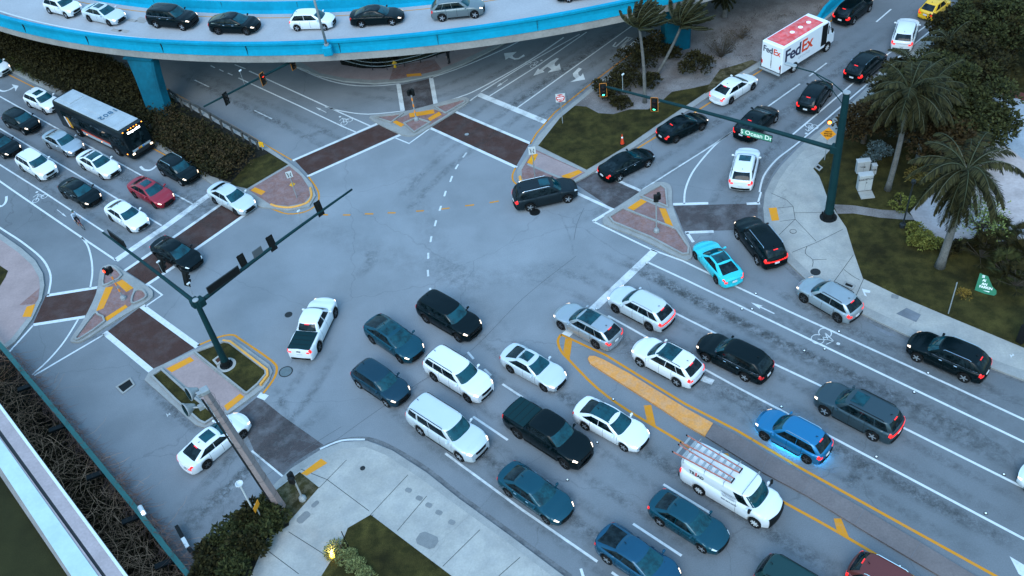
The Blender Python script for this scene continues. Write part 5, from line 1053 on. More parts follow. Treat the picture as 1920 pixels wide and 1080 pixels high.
hedgeL = [(-120, 20), (0, 62), (60, 78), (160, 102), (230, 138), (322, 212), (420, 268), (488, 297), (452, 303), (425, 345), (380, 330), (290, 268), (133, 185), (0, 118), (-120, 60)]
ground_cover('hedge_planting', hedgeL, 2300, 1.0, LM_DK, .26, .15, 24, .55)
ground_cover('hedge_planting', [(290, 200), (322, 214), (420, 270), (486, 298), (466, 325), (430, 343), (360, 312), (300, 270)], 260, 1.25, LM_BR, .24, .14, 20, .45)
ground_cover('verge', [(0, 105), (60, 122), (100, 150), (98, 160), (60, 150), (0, 120)], 160, .35, LM_OL if False else leafmat('verge_grass', (.03, .04, .008), (.10, .11, .03)), .22, .05, 26, .4)
ground_cover('verge', [(112, 148), (150, 165), (230, 225), (210, 222), (150, 190)], 50, .35, MATS['verge_grass'], .22, .05, 24, .4)
ground_cover('verge', [(165, 96), (215, 118), (328, 190), (312, 195), (250, 155), (160, 108)], 170, .3, MATS['verge_grass'], .2, .05, 26, .35)
ground_cover('far_planting', [(640, 120), (680, 127), (715, 127), (740, 116), (700, 100), (640, 100)], 60, .3, LM_DK, .2, .12, 16, .35)
def shrub(c, r, h, m, label, n=900, Lf=.22, w=.13, name='shrub', group=None, cat='shrub', lumps=None, stem=True):
    c = Vector((c[0], c[1], c[2] if len(c) > 2 else .15)); o = empty(name, c, label, cat, group); lv = Leaves(); k = lumps or max(5, int(n/90))
    if stem:
        b = MB()
        for i in range(5): a = i*1.26+.3; b.path([(0, 0, 0), (cos(a)*r*.25, sin(a)*r*.25, h*.4), (cos(a)*r*.6, sin(a)*r*.6, h*.75)], [.05, .035, .012], 5)
        b.build('stem', M_BARK, o)
    for i in range(k):
        a = R.uniform(0, 2*pi); q = r*sqrt(R.random())*.8; z = h*(1-.55*(q/r)**2)*R.uniform(.45, .88)
        lv.clump(c+Vector((cos(a)*q, sin(a)*q, z)), max(.3, min(r, h)*R.uniform(.28, .45)), n//k, Lf, w)
    lv.build('foliage', m, o); return o
def frond(lv, rb, base, az, elev, L, droop, nl=26, ll=.55, lw=.05, wind=None, hang=.5):
    """one feather palm leaf: a bending rib with leaflets down both sides"""
    p = Vector(base); d = Vector((cos(az)*cos(elev), sin(az)*cos(elev), sin(elev))); n = nl; st = L/n; pts = [p.copy()]; 
    for i in range(n):
        d = (d+Vector((0, 0, -droop/n))+(wind*(1.0/n) if wind is not None else Vector((0, 0, 0)))).normalized(); p = p+d*st; pts.append(p.copy())
        t = i/n
        if t < .08: continue
        sd = d.cross(Vector((0, 0, 1)));  sd = sd.normalized() if sd.length > .05 else Vector((1, 0, 0)); l = ll*(sin(pi*min(1, t*.85+.12))**.6)*R.uniform(.8, 1.1)
        for sg in (-1, 1):
            dd = sd*sg+d*.75+Vector((0, 0, -hang+R.uniform(-.35, .25)))
            if wind is not None: dd = dd+wind*.9
            lv.leaf(p, dd, Vector((0, 0, 1))+sd*sg*.6, l, lw)
            lv.leaf(p+d*st*.5, dd+Vector((0, 0, R.uniform(-.3, .2))), Vector((0, 0, 1)), l*.95, lw)
    rb.path(pts, [.035*(1-.8*i/n)+.006 for i in range(n+1)], 4)
def palm(base, top, label, nf=18, L=2.6, trunk=(.20, .14), shaft=False, wind=None, lmat=None, group='palms', name='palm_tree', ll=.6, dead=0, droop=(1.0, 2.4), nl=26, skirt=0, elev=(.05, 1.3), lw=.085):
    B = G(*base, .15); h = HT(base, top) if not isinstance(top[-1], str) else 0; T = G(top[0], top[1], h); o = empty(name, B, label, 'palm', group)
    b = MB(); n = 10; pts = []; rr = []
    for i in range(n+1):
        t = i/n; pts.append((T-B)*t+Vector((sin(t*pi)*.12, 0, 0))); rr.append(trunk[0]*(1.25 if i == 0 else 1)+(trunk[1]-trunk[0])*t)
    b.path(pts, rr, 10); b.build('trunk', M_TRUNK, o, smooth=True)
    if shaft: s = MB(); s.path([(T-B), (T-B)+Vector((0, 0, .5)), (T-B)+Vector((0, 0, 1.15))], [trunk[1]*1.15, trunk[1]*1.05, .07], 10); s.build('crown_shaft', M_SHAFT, o, smooth=True); T = T+Vector((0, 0, 1.0))
    lv = Leaves(); rb = MB()
    for k in range(nf):
        az = k*2.39996+R.uniform(-.2, .2); e = elev[0]+(elev[1]-elev[0])*(1-k/nf)
        frond(lv, rb, T, az, e, L*R.uniform(.85, 1.1), R.uniform(*droop), nl, ll, lw, wind, R.uniform(.3, 1.0))
    for k in range(skirt): frond(lv, rb, T+Vector((0, 0, -.1)), R.uniform(0, 6.28), -1.1, L*R.uniform(.6, .9), 1.0, nl, ll*.8, lw, wind, hang=1)
    lv.build('crown', lmat or LM_PM, o)
    r_ = rb.build('ribs', mat('frond_rib', (.035, .04, .014), .6), o); r_.matrix_parent_inverse = Matrix.Translation(-o.location); return o
# two wind-blown palms by the ramp and one small palm behind
wd = Vector((1.7, 1.3, .25))
palm((1209, 192), (1199, 52), 'slender palm with windblown crown standing left in front of the ramp', 44, 2.5, (.17, .10), wind=wd, ll=.65, droop=(.2, 1.0), elev=(.2, 1.5), group='windblown palms by the ramp', lw=.11)
palm((1230, 142), (1278, 48), 'leaning palm with windblown crown in front of the blue column', 46, 2.8, (.15, .10), wind=wd, ll=.65, droop=(.3, 1.3), elev=(.1, 1.4), group='windblown palms by the ramp', lw=.11)
palm((1358, 32), (1357, -2), 'short stout palm on the sand at the top edge', 16, 1.3, (.28, .24), ll=.5, wind=None, nl=14)
# royal palms at the right
palm((1762, 500), (1812, 322), 'big royal palm with bulging grey trunk and drooping brown-green crown beside the driveway', 44, 3.7, (.30, .17), ll=.75, droop=(1.6, 2.8), skirt=20, elev=(-.2, 1.2), shaft=False, nl=30)
palm((1664, 356), (1700, 200), 'royal palm with pale trunk and green shaft beside the utility boxes', 44, 3.3, (.22, .15), ll=.7, shaft=True, droop=(1.2, 2.6), nl=30)
palm((1720, 300), (1735, 178), 'royal palm right behind the pale trunked palm', 42, 3.2, (.18, .13), ll=.7, shaft=False, droop=(1.2, 2.6), nl=30)
palm((1690, 225), (1712, 128), 'low palm crown overhanging the upper right road beside the white suv', 22, 2.5, (.16, .11), ll=.55, droop=(1.3, 2.5), nl=24)
palm((1765, 165), (1778, 80), 'palm crown beside the red and white sign at the top right', 22, 2.2, (.16, .11), ll=.55, droop=(1.3, 2.5), nl=24)
# broadleaf trees behind
def tree(base, h, r, m, label, n=5200, Lf=.3, w=.17, group='broadleaf trees at the right edge', name='broadleaf_tree'):
    B = G(*base, .15); o = empty(name, B, label, 'tree', group); b = MB(); b.path([(0, 0, 0), (.1, .05, h*.3), (0, .1, h*.55)], [.22, .17, .12], 8)
    ends = []
    for i in range(9):
        a = i*2.4; e = Vector((cos(a)*r*.62, sin(a)*r*.62, h*R.uniform(.55, .9))); b.path([(0, .08, h*.42), e*.55+Vector((0, 0, h*.1)), e], [.10, .06, .02], 5); ends.append(e)
    b.build('trunk', M_BARK, o); lv = Leaves(); ks = 60
    for i in range(ks):
        e = R.choice(ends); a = R.uniform(0, 2*pi); q = r*sqrt(R.random()); z = h*(.62+.38*sqrt(max(0, 1-(q/r)**2)))*R.uniform(.72, 1.02)
        lv.clump(B+Vector((cos(a)*q, sin(a)*q, z)), R.uniform(.45, .85), n//ks, Lf, w)
    lv.build('crown', m, o); return o
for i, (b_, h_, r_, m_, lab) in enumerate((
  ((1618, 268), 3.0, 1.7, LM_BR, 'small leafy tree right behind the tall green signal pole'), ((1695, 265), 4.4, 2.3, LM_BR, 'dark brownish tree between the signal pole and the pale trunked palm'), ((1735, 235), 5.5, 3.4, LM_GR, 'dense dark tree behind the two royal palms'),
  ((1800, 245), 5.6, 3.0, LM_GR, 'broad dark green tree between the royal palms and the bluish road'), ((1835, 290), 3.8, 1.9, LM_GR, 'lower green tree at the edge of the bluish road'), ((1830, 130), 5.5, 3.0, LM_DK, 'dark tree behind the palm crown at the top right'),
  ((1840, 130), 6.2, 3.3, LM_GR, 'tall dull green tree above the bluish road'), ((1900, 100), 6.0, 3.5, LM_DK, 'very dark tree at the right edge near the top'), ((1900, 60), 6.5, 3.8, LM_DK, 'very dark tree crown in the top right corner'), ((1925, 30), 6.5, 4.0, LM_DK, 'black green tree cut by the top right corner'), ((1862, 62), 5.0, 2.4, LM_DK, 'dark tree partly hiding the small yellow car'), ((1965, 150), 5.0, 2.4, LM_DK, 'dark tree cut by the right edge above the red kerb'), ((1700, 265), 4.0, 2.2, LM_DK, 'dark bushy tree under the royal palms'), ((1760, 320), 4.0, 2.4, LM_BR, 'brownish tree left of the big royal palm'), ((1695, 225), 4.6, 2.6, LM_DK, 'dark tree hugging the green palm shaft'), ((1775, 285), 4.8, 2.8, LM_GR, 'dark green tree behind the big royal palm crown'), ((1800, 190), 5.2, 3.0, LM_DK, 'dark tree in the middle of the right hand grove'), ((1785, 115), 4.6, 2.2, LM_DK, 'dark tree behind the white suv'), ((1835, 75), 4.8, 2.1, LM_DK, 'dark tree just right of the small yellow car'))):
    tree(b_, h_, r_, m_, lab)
shrub(G(1648, 302), 1.0, 1.8, LM_SV, 'silver leaved shrub over the rear utility box', 1100, .2, .09); shrub(G(1700, 262), 1.4, 2.6, LM_SV, 'silver grey shrub beside the green palm shaft', 1500, .22, .09)
shrub(G(1620, 312), .5, .9, LM_SV, 'small silver leaved shrub touching the rear utility box', 350, .18, .08)
shrub(G(1732, 462), 1.15, .95, LM_OL, 'yellow green trimmed shrub at the foot of the big royal palm', 1800, .2, .11); shrub(G(1716, 437), .7, .8, LM_OL, 'yellow green shrub beside the lamp base', 700, .18, .1)
shrub(G(1690, 390), .9, 1.1, LM_OL, 'yellow lit shrub left of the thin dark lamp post', 700, .18, .09); shrub(G(1722, 345), 1.2, 1.8, leafmat('lit_leaves', (.05, .035, .01), (.16, .12, .03)), 'warm lit shrub between the royal palm trunks', 1100, .22, .1)
shrub(G(1770, 476), .8, .7, LM_DK, 'low dark hedge piece right of the royal palm trunk', 700, .18, .1); shrub(G(1800, 470), .9, .8, LM_DK, 'low dark hedge piece along the driveway', 700, .18, .1)
# sparse sapling over the driveway
o = tree((1830, 452), 3.0, 1.7, leafmat('sapling_leaves', (.05, .07, .02), (.20, .23, .07)), 'airy sapling with fine pale green leaves over the driveway', 900, .2, .1, 'saplings', 'sapling')
# fan palms (palmetto) in the lower right bed
def palmetto(base, h, label, n=34, r=1.25, m=None):
    B = G(*base, .15); o = empty('fan_palm', B, label, 'palm', 'fan palms by the driveway'); lv = Leaves(); st = MB()
    for k in range(n):
        az = k*2.4; e = R.uniform(.1, 1.35); d = Vector((cos(az)*cos(e), sin(az)*cos(e), sin(e))); tip = Vector((0, 0, h*.4))+d*r*R.uniform(.6, 1); st.path([(0, 0, h*.25), tip], [.025, .012], 4)
        sd = d.cross(Vector((0, 0, 1))).normalized(); up = sd.cross(d)
        for j in range(13):
            a = -1.25+2.5*j/12; lv.leaf(B+tip, d*cos(a)+sd*sin(a)+Vector((0, 0, -.25)), up, .62*R.uniform(.8, 1.1), .075)
    st.build('stems', M_BARK, o); lv.build('fronds', m or LM_GR, o); return o
for i, (b_, lab) in enumerate((((1835, 490), 'fan palm clump left, above the green board'), ((1872, 480), 'fan palm clump in the middle of the dark bed'), ((1905, 500), 'fan palm clump next to the right edge'), ((1880, 520), 'fan palm clump right of the green board'), ((1925, 470), 'fan palm clump cut by the right edge'), ((1858, 455), 'fan palm clump behind, under the sapling'), ((1900, 545), 'lowest fan palm clump by the right edge'))):
    palmetto(b_, 1.6, lab, m=LM_GR if i % 2 else LM_DK)
shrub(G(1803, 558), .38, .4, leafmat('orange_tuft_leaves', (.12, .07, .01), (.22, .14, .03)), 'small orange brown tuft on the lawn', 260, .2, .05)
# shrubs by the ramp palms
for c, r, h, m_, lab in (((1192, 132), 1.9, 2.2, LM_DK, 'big dark sea grape shrub left of the slender palm'), ((1165, 165), 1.6, 1.9, LM_DK, 'dark shrub in front of the road corner'), ((1135, 182), 1.2, 1.6, LM_DK, 'dark shrub behind the end of the right signal arm'), ((1222, 105), 1.6, 2.3, LM_DK, 'dark shrub in front of the blue column'),
  ((1215, 165), 1.1, 1.5, LM_DK, 'dark shrub around the slender palm trunk'), ((1303, 136), 1.55, 1.9, LM_DK, 'round dark shrub on the sand right of the leaning palm'), ((1165, 200), .8, .9, LM_DK, 'small dark shrub at the edge of the grass'), ((1262, 105), 1.3, 1.2, LM_DK, 'dark shrub at the foot of the blue column')):
    shrub(G(*c), r, h, m_, lab, int(900*r), .24, .16, group='dark shrubs near the windblown palms')
def twiggy(c, r, h, n, label, name='bare_shrub', m=None):
    B = G(*c, .15); o = empty(name, B, label, 'shrub', None); b = MB(); lv = Leaves()
    for i in range(n):
        a = R.uniform(0, 2*pi); q = r*R.uniform(.3, 1); e = Vector((cos(a)*q, sin(a)*q, h*R.uniform(.5, 1))); mid = e*.5+Vector((R.uniform(-.15, .15), R.uniform(-.15, .15), .1)); b.path([(0, 0, 0), mid, e], [.022, .014, .006], 4)
        for _ in range(3): f = e+Vector((R.uniform(-.35, .35), R.uniform(-.35, .35), R.uniform(0, .3))); b.path([mid, f], [.01, .004], 3); lv.clump(B+f, .15, 4, .10, .05)
    b.build('branches', m or M_BARK, o); lv.build('foliage', LM_BR, o); return o
twiggy((1352, 108), 1.7, 2.0, 60, 'bare twiggy shrub on the sand left of the delivery truck'); twiggy((1390, 72), 1.0, .7, 24, 'low bare scrub on the sand behind the truck')
# low sand growth
ground_cover('scrub', [(1340, 60), (1420, 20), (1500, 10), (1560, 0), (1500, 60), (1420, 110), (1330, 150), (1300, 150)], 60, .1, LM_BR, .2, .04, 10, .35)
# hedge at the bottom
for i, (c, r) in enumerate((((400, 1055), 1.0), ((428, 1030), 1.15), ((455, 1003), 1.1), ((480, 985), 1.05), ((505, 968), .9), ((440, 1065), 1.15), ((470, 1040), 1.1), ((498, 1010), 1.05), ((522, 985), .75), ((400, 1085), 1.0), ((445, 1095), 1.0))):
    shrub(G(*c), r, 1.5, LM_GR if i % 3 else LM_DK, ('leafy hedge bush %s' % ('nearest the ditch', 'second from the ditch on the road side', 'in the middle of the road side', 'by the white lamp post', 'beside the orange sign', 'on the sidewalk side near the ditch', 'in the middle of the sidewalk side', 'beside the grey plates', 'at the foot of the utility pole', 'at the bottom edge by the ditch', 'at the bottom edge by the sidewalk')[i]), 1100, .26, .14, name='hedge_bush', group='bushes of the corner hedge', cat='bush')
hl = [(634, 1036), (650, 1050), (668, 1068), (690, 1090)]
for i, c in enumerate(hl): shrub(G(*c), .62, .7, leafmat('pale_hedge_leaves', (.06, .065, .02), (.20, .21, .08)), 'pale trimmed hedge %s' % ('beside the yellow ground light', 'second from the yellow ground light', 'third from the yellow ground light', 'at the bottom edge')[i], 900, .12, .06, name='hedge_bush', group='pale low hedge pieces', cat='bush')
# vines in the ditch
v = MB()
for i in range(800):
    t = R.random(); ax = -40+t*430; ay = 640+t*470; c = G(ax-R.uniform(-6, 95), ay+R.uniform(-15, 15), 0); z = R.uniform(-2.6, .5); p = Vector((c.x, c.y, z)); pts = [p]; a = R.uniform(0, 6.28); l = R.uniform(.25, .5); bend = R.uniform(-.5, .5)
    for k in range(8): a += bend*.6+R.uniform(-.25, .25); p = p+Vector((cos(a)*l, sin(a)*l, R.uniform(-.12, .16))); pts.append(p)
    rv_ = R.uniform(.005, .020); v.path(pts, [rv_*(1-.08*k) for k in range(9)], 4)
tag(v.build('vine_stems', noisy('vine_stem', (.36, .20, .12), .4, 1.2)), kind='stuff')
v = MB()
for i in range(900):
    t = R.random(); k_ = R.choice((0, 0, 6, 14, 22)); e = G(2+t*355+k_, 655+t*430, .6); p = Vector((e.x, e.y, R.uniform(.2, 1.0))); a = -.6+R.uniform(-1.3, 1.3); pts = [p]; l = R.uniform(.08, .24)
    for k in range(6): a += R.uniform(-.5, .5); p = p+Vector((cos(a)*l, sin(a)*l, R.uniform(-.12, .08))); pts.append(p)
    v.path(pts, [.016, .014, .012, .010, .008, .006, .004], 3)
tag(v.build('vine_twigs', noisy('vine_twig', (.13, .075, .06), .3, 1.2)), kind='stuff')
lv = Leaves()
for i in range(1500):
    t = R.random(); c = G(-40+t*430-R.uniform(0, 100), 640+t*470, 0); lv.clump(Vector((c.x, c.y, R.uniform(-3.3, -.8))), .5, 7, .22, .10)
tag(lv.build('ditch_planting', LM_BR), kind='stuff')
# ================================================================ STREET FURNITURE
def post(mb, p, h, r=.045, mi=0): mb.tube(p, (p[0], p[1], p[2]+h), r, r, 8, mi)
def look(p):   # yaw that faces the camera
    return atan2(-p[1], -p[0])
def signal_head(name, loc, yaw, label, lit=None, n=3, plate=True, group='traffic signal heads', rim=False, pitch=0.0, parent=None, tilt=0.0):
    """vertical traffic signal; faces local +X"""
    o = empty(name, loc, label, 'traffic light', group); o.rotation_euler = (tilt, pitch, yaw); o.scale = (.86,)*3; hgt = .36*n
    m = MB(); m.box((0, 0, 0), (.22, .36, hgt), bev=.03); m.build('housing', M_BLACK, o)
    if plate: m = MB(); m.box((-.02, 0, 0), (.03, .62, hgt+.28)); m.build('backplate', M_BLACK, o)
    if rim:
        m = MB()
        for y, z, dy, dz in ((.31, 0, .04, hgt+.32), (-.31, 0, .04, hgt+.32), (0, hgt/2+.14, .66, .04), (0, -hgt/2-.14, .66, .04)): m.box((-.02, y, z), (.045, dy, dz))
        m.build('reflective_border', mat('orange_border', (.45, .15, .015), .5), o)
    cols = {'red': (1, .03, .01), 'amber': (1, .35, .02), 'green': (.05, 1, .45)}
    for i, k in enumerate(('red', 'amber', 'green')[:n]):
        z = hgt/2-.18-.36*i; on = lit == k
        m = MB(); m.lathe([(.14, 0), (.14, .02), (.08, .035)], 14, (.105, 0, z), M=Matrix.Rotation(pi/2, 4, 'Y')); m.build('lens', mat('lens_'+k, tuple(c*.8 for c in cols[k]), .3, 0, cols[k], 2.2) if on else mat('lens_off_'+k, tuple(c*.05+.01 for c in cols[k]), .3), o)
        m = MB(); vs = []
        for a in range(-100, 101, 25): r = radians(a); vs += [Vector((.11, .16*sin(r), z+.16*cos(r))), Vector((.36 if abs(a) < 60 else .26, .16*sin(r), z+.16*cos(r)-.02))]
        m.add(vs, [(2*j, 2*j+1, 2*j+3, 2*j+2) for j in range(8)]); m.build('visor', M_BLACK, o)
    return o
def mast(base, ztop, arms, label, r0=.24, r1=.17, ring=True):
    """signal pole with arms: arms = [(joint height, tip px, tip height, r)]"""
    B = G(*base, .13); o = empty('signal_pole', B, label, 'signal pole', 'green signal poles'); m = MB()
    m.tube((0, 0, 0), (0, 0, ztop-.13), r0, r1, 18); m.build('pole', M_POLE, o, smooth=True, auto=radians(40))
    m = MB(); m.lathe([(r1+.03, 0), (r1+.03, .05), (r1*.6, .09)], 18, (0, 0, ztop-.13)); m.build('cap', M_GALV, o)
    m = MB(); m.lathe([(r0*1.9, 0), (r0*1.9, .08), (r0*1.25, .12), (r0*1.2, .5)], 18); [m.tube((cos(a)*r0*1.6, sin(a)*r0*1.6, .05), (cos(a)*r0*1.6, sin(a)*r0*1.6, .28), .04, .04, 6) for a in (0.6, 2.2, 3.7, 5.3)]; m.build('base', M_BLACK, o)
    if ring: m = MB(); m.lathe([(.66, -.02), (.66, .05), (.62, .06)], 24); m.build('footing', M_CONC, o)
    P_ = []
    for zj, tip, zt, ra in arms:
        T = G(*tip, zt)-B; J = Vector((0, 0, zj-.13)); m = MB(); n = 12; m.path([J.lerp(T, i/n)+Vector((0, 0, .12*sin(pi*i/n))) for i in range(n+1)], [ra+(ra*.5-ra)*i/n for i in range(n+1)], 12); m.build('arm', M_POLE, o, smooth=True)
        d = (T-J).normalized(); m = MB(); m.box(J+d*.25, (.5, .55, .62), rz=atan2(d.y, d.x), bev=.06); m.build('joint_flange', M_POLE, o); P_.append((B+J, B+T))
    return o, P_
# left pole
ol, arms = mast((425, 685), 6.35, [(6.0, (193, 436), 6.3, .15), (6.0, (660, 355), 6.3, .15)], 'dark green signal pole with two long arms on the planted median at the lower left')
def on_arm(px, py, z): return G(px, py, z)
def flat_signal(px, py, z, label, lit=None, yaw=None, L=.0, **k):
    p = G(px, py, z); return signal_head('traffic_light', p, yaw if yaw is not None else look(p), label, lit, **k)
far_yaw = lambda p, q: atan2(q.y-p.y, q.x-p.x)
a1 = arms[0]; d1 = (a1[1]-a1[0]); y1 = atan2(d1.y, d1.x); a2 = arms[1]; d2 = (a2[1]-a2[0]); y2 = atan2(d2.y, d2.x)
flat_signal(303, 496, 6.3, 'traffic light seen from behind on the left arm, above the black sedan', yaw=y1-pi/2+.25, pitch=.25)
flat_signal(349, 522, 6.2, 'traffic light on the short bracket next to the left signal pole', yaw=y1-pi/2+.3, pitch=.25)
for px, py, lab in ((455, 491, 'traffic light on the right arm of the left pole, closest to the pole'), (509, 456, 'traffic light on the right arm of the left pole, second from the tip'), (598, 391, 'traffic light on the right arm of the left pole, closest to the tip')): flat_signal(px, py, 6.55, lab, yaw=y2+pi/2, pitch=.15)
def arm_sign(p, yaw, w, h, label, face_m, txt=None, name='street_sign', size=.3, tmat=None, border=True, pitch=0.0):
    o = empty(name, p, label, 'sign', None); o.rotation_euler = (0, pitch, yaw); m = MB(); m.box((0, 0, 0), (.06, w, h)); m.build('panel', face_m, o)
    if border:
        m = MB(); [m.box((.0, 0, s*(h/2)), (.08, w+.04, .04)) for s in (-1, 1)]; [m.box((.0, s*(w/2), 0), (.08, .04, h)) for s in (-1, 1)]; m.build('frame', M_DARK, o)
    if txt: m = MB(); put_text(m, txt, size, frame((.036, 0, 0), (0, 1, 0), (0, 0, 1)), .003, .008, 1.0); m.build('lettering', tmat or M_TXTW, o)
    return o
arm_sign(G(219, 447, 6.5), y1-pi/2, 2.1, .55, 'black blank street name sign seen edge on above the left arm tip', M_BLACK, name='street_name_sign'); arm_sign(G(419, 525, 6.55), y2+pi/2+pi, 2.5, .55, 'black street name sign seen from behind near the left signal pole', M_BLACK, name='street_name_sign')
arm_sign(G(483, 473, 6.6), y2+pi/2+pi, .75, .6, 'small grey lane sign seen from behind on the right arm', mat('sign_back', (.07, .08, .085), .5), name='lane_sign', border=False)
def sensor(base, h, label, r=.02, z0=.0, group='small poles with sensors on the signal arms'):
    o = empty('sensor_pole', base, label, 'sensor', group); m = MB(); m.tube((0, 0, 0), (0, 0, h), r, r*.8, 6); m.build('stem', M_GALV, o); m = MB(); m.box((.05, 0, h+.05), (.26, .12, .12), rz=.8, bev=.03); m.build('camera', M_WP, o); return o
sensor(G(306, 513, 6.35), 1.0, 'thin sensor stem above the left arm, over the black sedan'); sensor(G(362, 553, 6.35), .95, 'thin sensor stem with white top beside the left pole'); sensor(G(566, 418, 6.35), 1.0, 'thin sensor stem near the tip of the right arm'); 
fr = [(401, 676), (412, 668), (418, 676), (408, 684)]; fo_ = G(409, 676, .17); o = empty('valve_box', fo_, 'small brick-red cover in a pale concrete frame beside the left signal pole', 'cover'); m = MB(); m.wall([p-fo_ for p in P(fr, .17)], .14, 0, .08, closed=True); m.build('frame', M_CONC, o); m = MB(); m.prism([((p-fo_).x, (p-fo_).y) for p in P(fr, .17)], 0, .03); m.build('cover', mat('rust_cover', (.06, .025, .015), .8), o)
# right pole
orr_, armsr = mast((1553, 408), 10.6, [(6.1, (1126, 160), 6.45, .17)], 'tall thick green signal pole on the right sidewalk', .32, .22, ring=False)
B = G(1553, 408, .13); top = Vector((B.x, B.y, 10.4)); tipl = G(1491, 126, 11.4); o = empty('street_lamp', top, 'curved street lamp arm reaching left from the top of the tall green pole', 'street lamp')
m = MB(); v_ = tipl-top; m.path([(0, 0, 0), v_*.3+Vector((0, 0, .35)), v_*.65+Vector((0, 0, .35)), v_], .045, 8); m.path([(0, 0, -.9), v_*.35+Vector((0, 0, .05)), v_*.6+Vector((0, 0, .28))], .03, 6); m.build('arm', M_POLE, o); m = MB(); m.box(v_+v_.normalized()*.35, (.85, .34, .16), rz=atan2(v_.y, v_.x), bev=.07); m.build('lamp_head', M_GALV, o)
aR = armsr[0]; dR = aR[1]-aR[0]; yR = atan2(dR.y, dR.x)
flat_signal(1131, 169, 6.2, 'traffic light with orange border and green lens at the tip of the right arm', 'green', yaw=yR+pi/2+.55, rim=True); flat_signal(1227, 196, 6.15, 'traffic light with orange border and green lit lens, second on the right arm', 'green', yaw=yR+pi/2+.35, rim=True)
p = G(1418, 253, 5.6); arm_sign(p, yR+pi/2, 2.35, .52, 'green street name sign hanging from the right arm', mat('lit_sign_green', (.05, .24, .15), .5), 'S Ocean Dr', 'street_name_sign', .50, mat('sign_lit_white', (.75, .82, .70), .5))
sensor(G(1168, 172, 6.4), 1.45, 'white camera on a stem above the right signal arm', .03)
# third arm under the ramp
om, armt = mast((742, 108), 5.0, [(4.55, (382, 200), 5.0, .15)], 'signal pole with a long arm reaching out from under the blue ramp', .2, .17, ring=False)
dT = armt[0][1]-armt[0][0]; yT = atan2(dT.y, dT.x)
flat_signal(424, 185, 4.75, 'unlit traffic light at the left end of the arm under the ramp', yaw=yT+pi/2+.3); flat_signal(493, 148, 4.75, 'traffic light with orange border and red lit lens on the arm under the ramp', 'red', yaw=yT+pi/2+.3, rim=True); flat_signal(549, 119, 4.6, 'traffic light half hidden by the ramp', yaw=yT+pi/2+.3, rim=True)
sensor(G(459, 160, 5.0), 1.4, 'thin antenna on the arm under the ramp')
# pedestal signals
def pedestal(base, z, h, label, lit=None, yaw=0, stripes=True, two=False):
    B = G(*base, z); o = empty('pedestal_signal', B, label, 'traffic light', 'pedestal signals on the traffic islands'); m = MB(); m.tube((0, 0, 0), (0, 0, h-.4), .055, .055, 10); m.build('post', M_GALV, o)
    m = MB(); m.lathe([(.24, 0), (.22, .18), (.10, .34)], 8); m.build('base', M_GALV if not two else M_DARK, o)
    if stripes:
        for i in range(3): m = MB(); m.tube((0, 0, .75+i*.62), (0, 0, 1.05+i*.62), .062, .062, 10); m.build('orange_band', mat('orange_band', (.75, .22, .02), .5), o)
    for k, yw in enumerate((yaw, yaw+1.9) if two or True else (yaw,)):
        hd = MB(); c = Vector((cos(yw)*.2, sin(yw)*.2, h-.15)); hd.box(c, (.22, .36, .62 if k == 0 else .5), rz=yw, bev=.04); hd.build('signal_box', M_BLACK, o)
        if lit and k == 0: m = MB(); m.lathe([(.12, 0), (.12, .03)], 12, c+Vector((cos(yw)*.11, sin(yw)*.11, .1)), M=Matrix.Rotation(yw, 4, 'Z') @ Matrix.Rotation(pi/2, 4, 'Y')); m.build('lens', MATS['lens_red'], o)
    return o
pedestal((232, 560), .14, 3.1, 'pedestal signal with orange banded post on the left triangular island', 'red', -2.2); pedestal((781, 225), .16, 2.9, 'pedestal signal with orange banded post on the upper triangular island', None, .6); pedestal((1231, 434), .16, 3.4, 'grey pedestal signal on the right triangular island', None, -1.8, stripes=False)
pedestal((568, 936), .15, 2.3, 'black pedestrian signal on a post at the grass patch by the corner sidewalk', None, 2.4, stripes=False)
# signs on posts
def post_sign(base, ctr, label, w, h, face, txt=(), z=.15, name='road_sign', diamond=False, yaw=None, tm=None, size=.2, cat='sign', shape=None, roll=0.0, postm=None, extra=None):
    B = G(*base, z); hh = HT(base, ctr); o = empty(name, B, label, cat, None); o.rotation_euler = (0, 0, look(B) if yaw is None else yaw)
    m = MB(); m.tube((0, 0, 0), (0, 0, hh+h*.45), .035, .035, 8); m.build('post', postm or M_GALV, o)
    m = MB(); Mx = Matrix.Rotation(pi/4, 4, 'X') if diamond else Matrix(); m.box((.06, 0, hh), (.02, w, h), M=Mx); m.build('panel', face, o)
    for i, t in enumerate(txt): m = MB(); put_text(m, t, size, frame((.075, 0, hh+(len(txt)-1)*size*.55-i*size*1.1), (0, 1, 0), (0, 0, 1)), .003, .006); m.build('lettering', tm or M_BLACK, o)
    if extra: extra(o, hh)
    return o
def dne(o, h):
    m = MB(); m.lathe([(.36, 0), (.36, .01)], 28, (.071, 0, h), M=Matrix.Rotation(pi/2, 4, 'Y')); m.build('red_disc', M_RED, o); m = MB(); m.box((.088, 0, h), (.01, .56, .10)); m.build('white_bar', M_TXTW, o)
    for t, dz in (('DO NOT', .19), ('ENTER', -.19)): m = MB(); put_text(m, t, .15, frame((.088, 0, h+dz), (0, 1, 0), (0, 0, 1)), .003, .005); m.build('lettering', M_TXTW, o)
post_sign((1055, 231), (1051, 183), 'DO NOT ENTER sign with red disc beside the yellow kerb line', .80, .80, M_WP, extra=dne)
def arrows(o, h):
    m = MB(); m.path([(.085, -.10, h-.2), (.085, -.10, h+.05), (.085, -.16, h+.2)], .03, 4); m.path([(.085, .12, h-.22), (.085, .06, h-.05), (.085, .14, h+.15)], .035, 4); m.build('arrow', M_BLACK, o)
post_sign((1004, 336), (996, 282), 'black and white lane sign above a yellow diamond on the brick island tip', .55, .70, M_WP, z=.14, extra=arrows); 
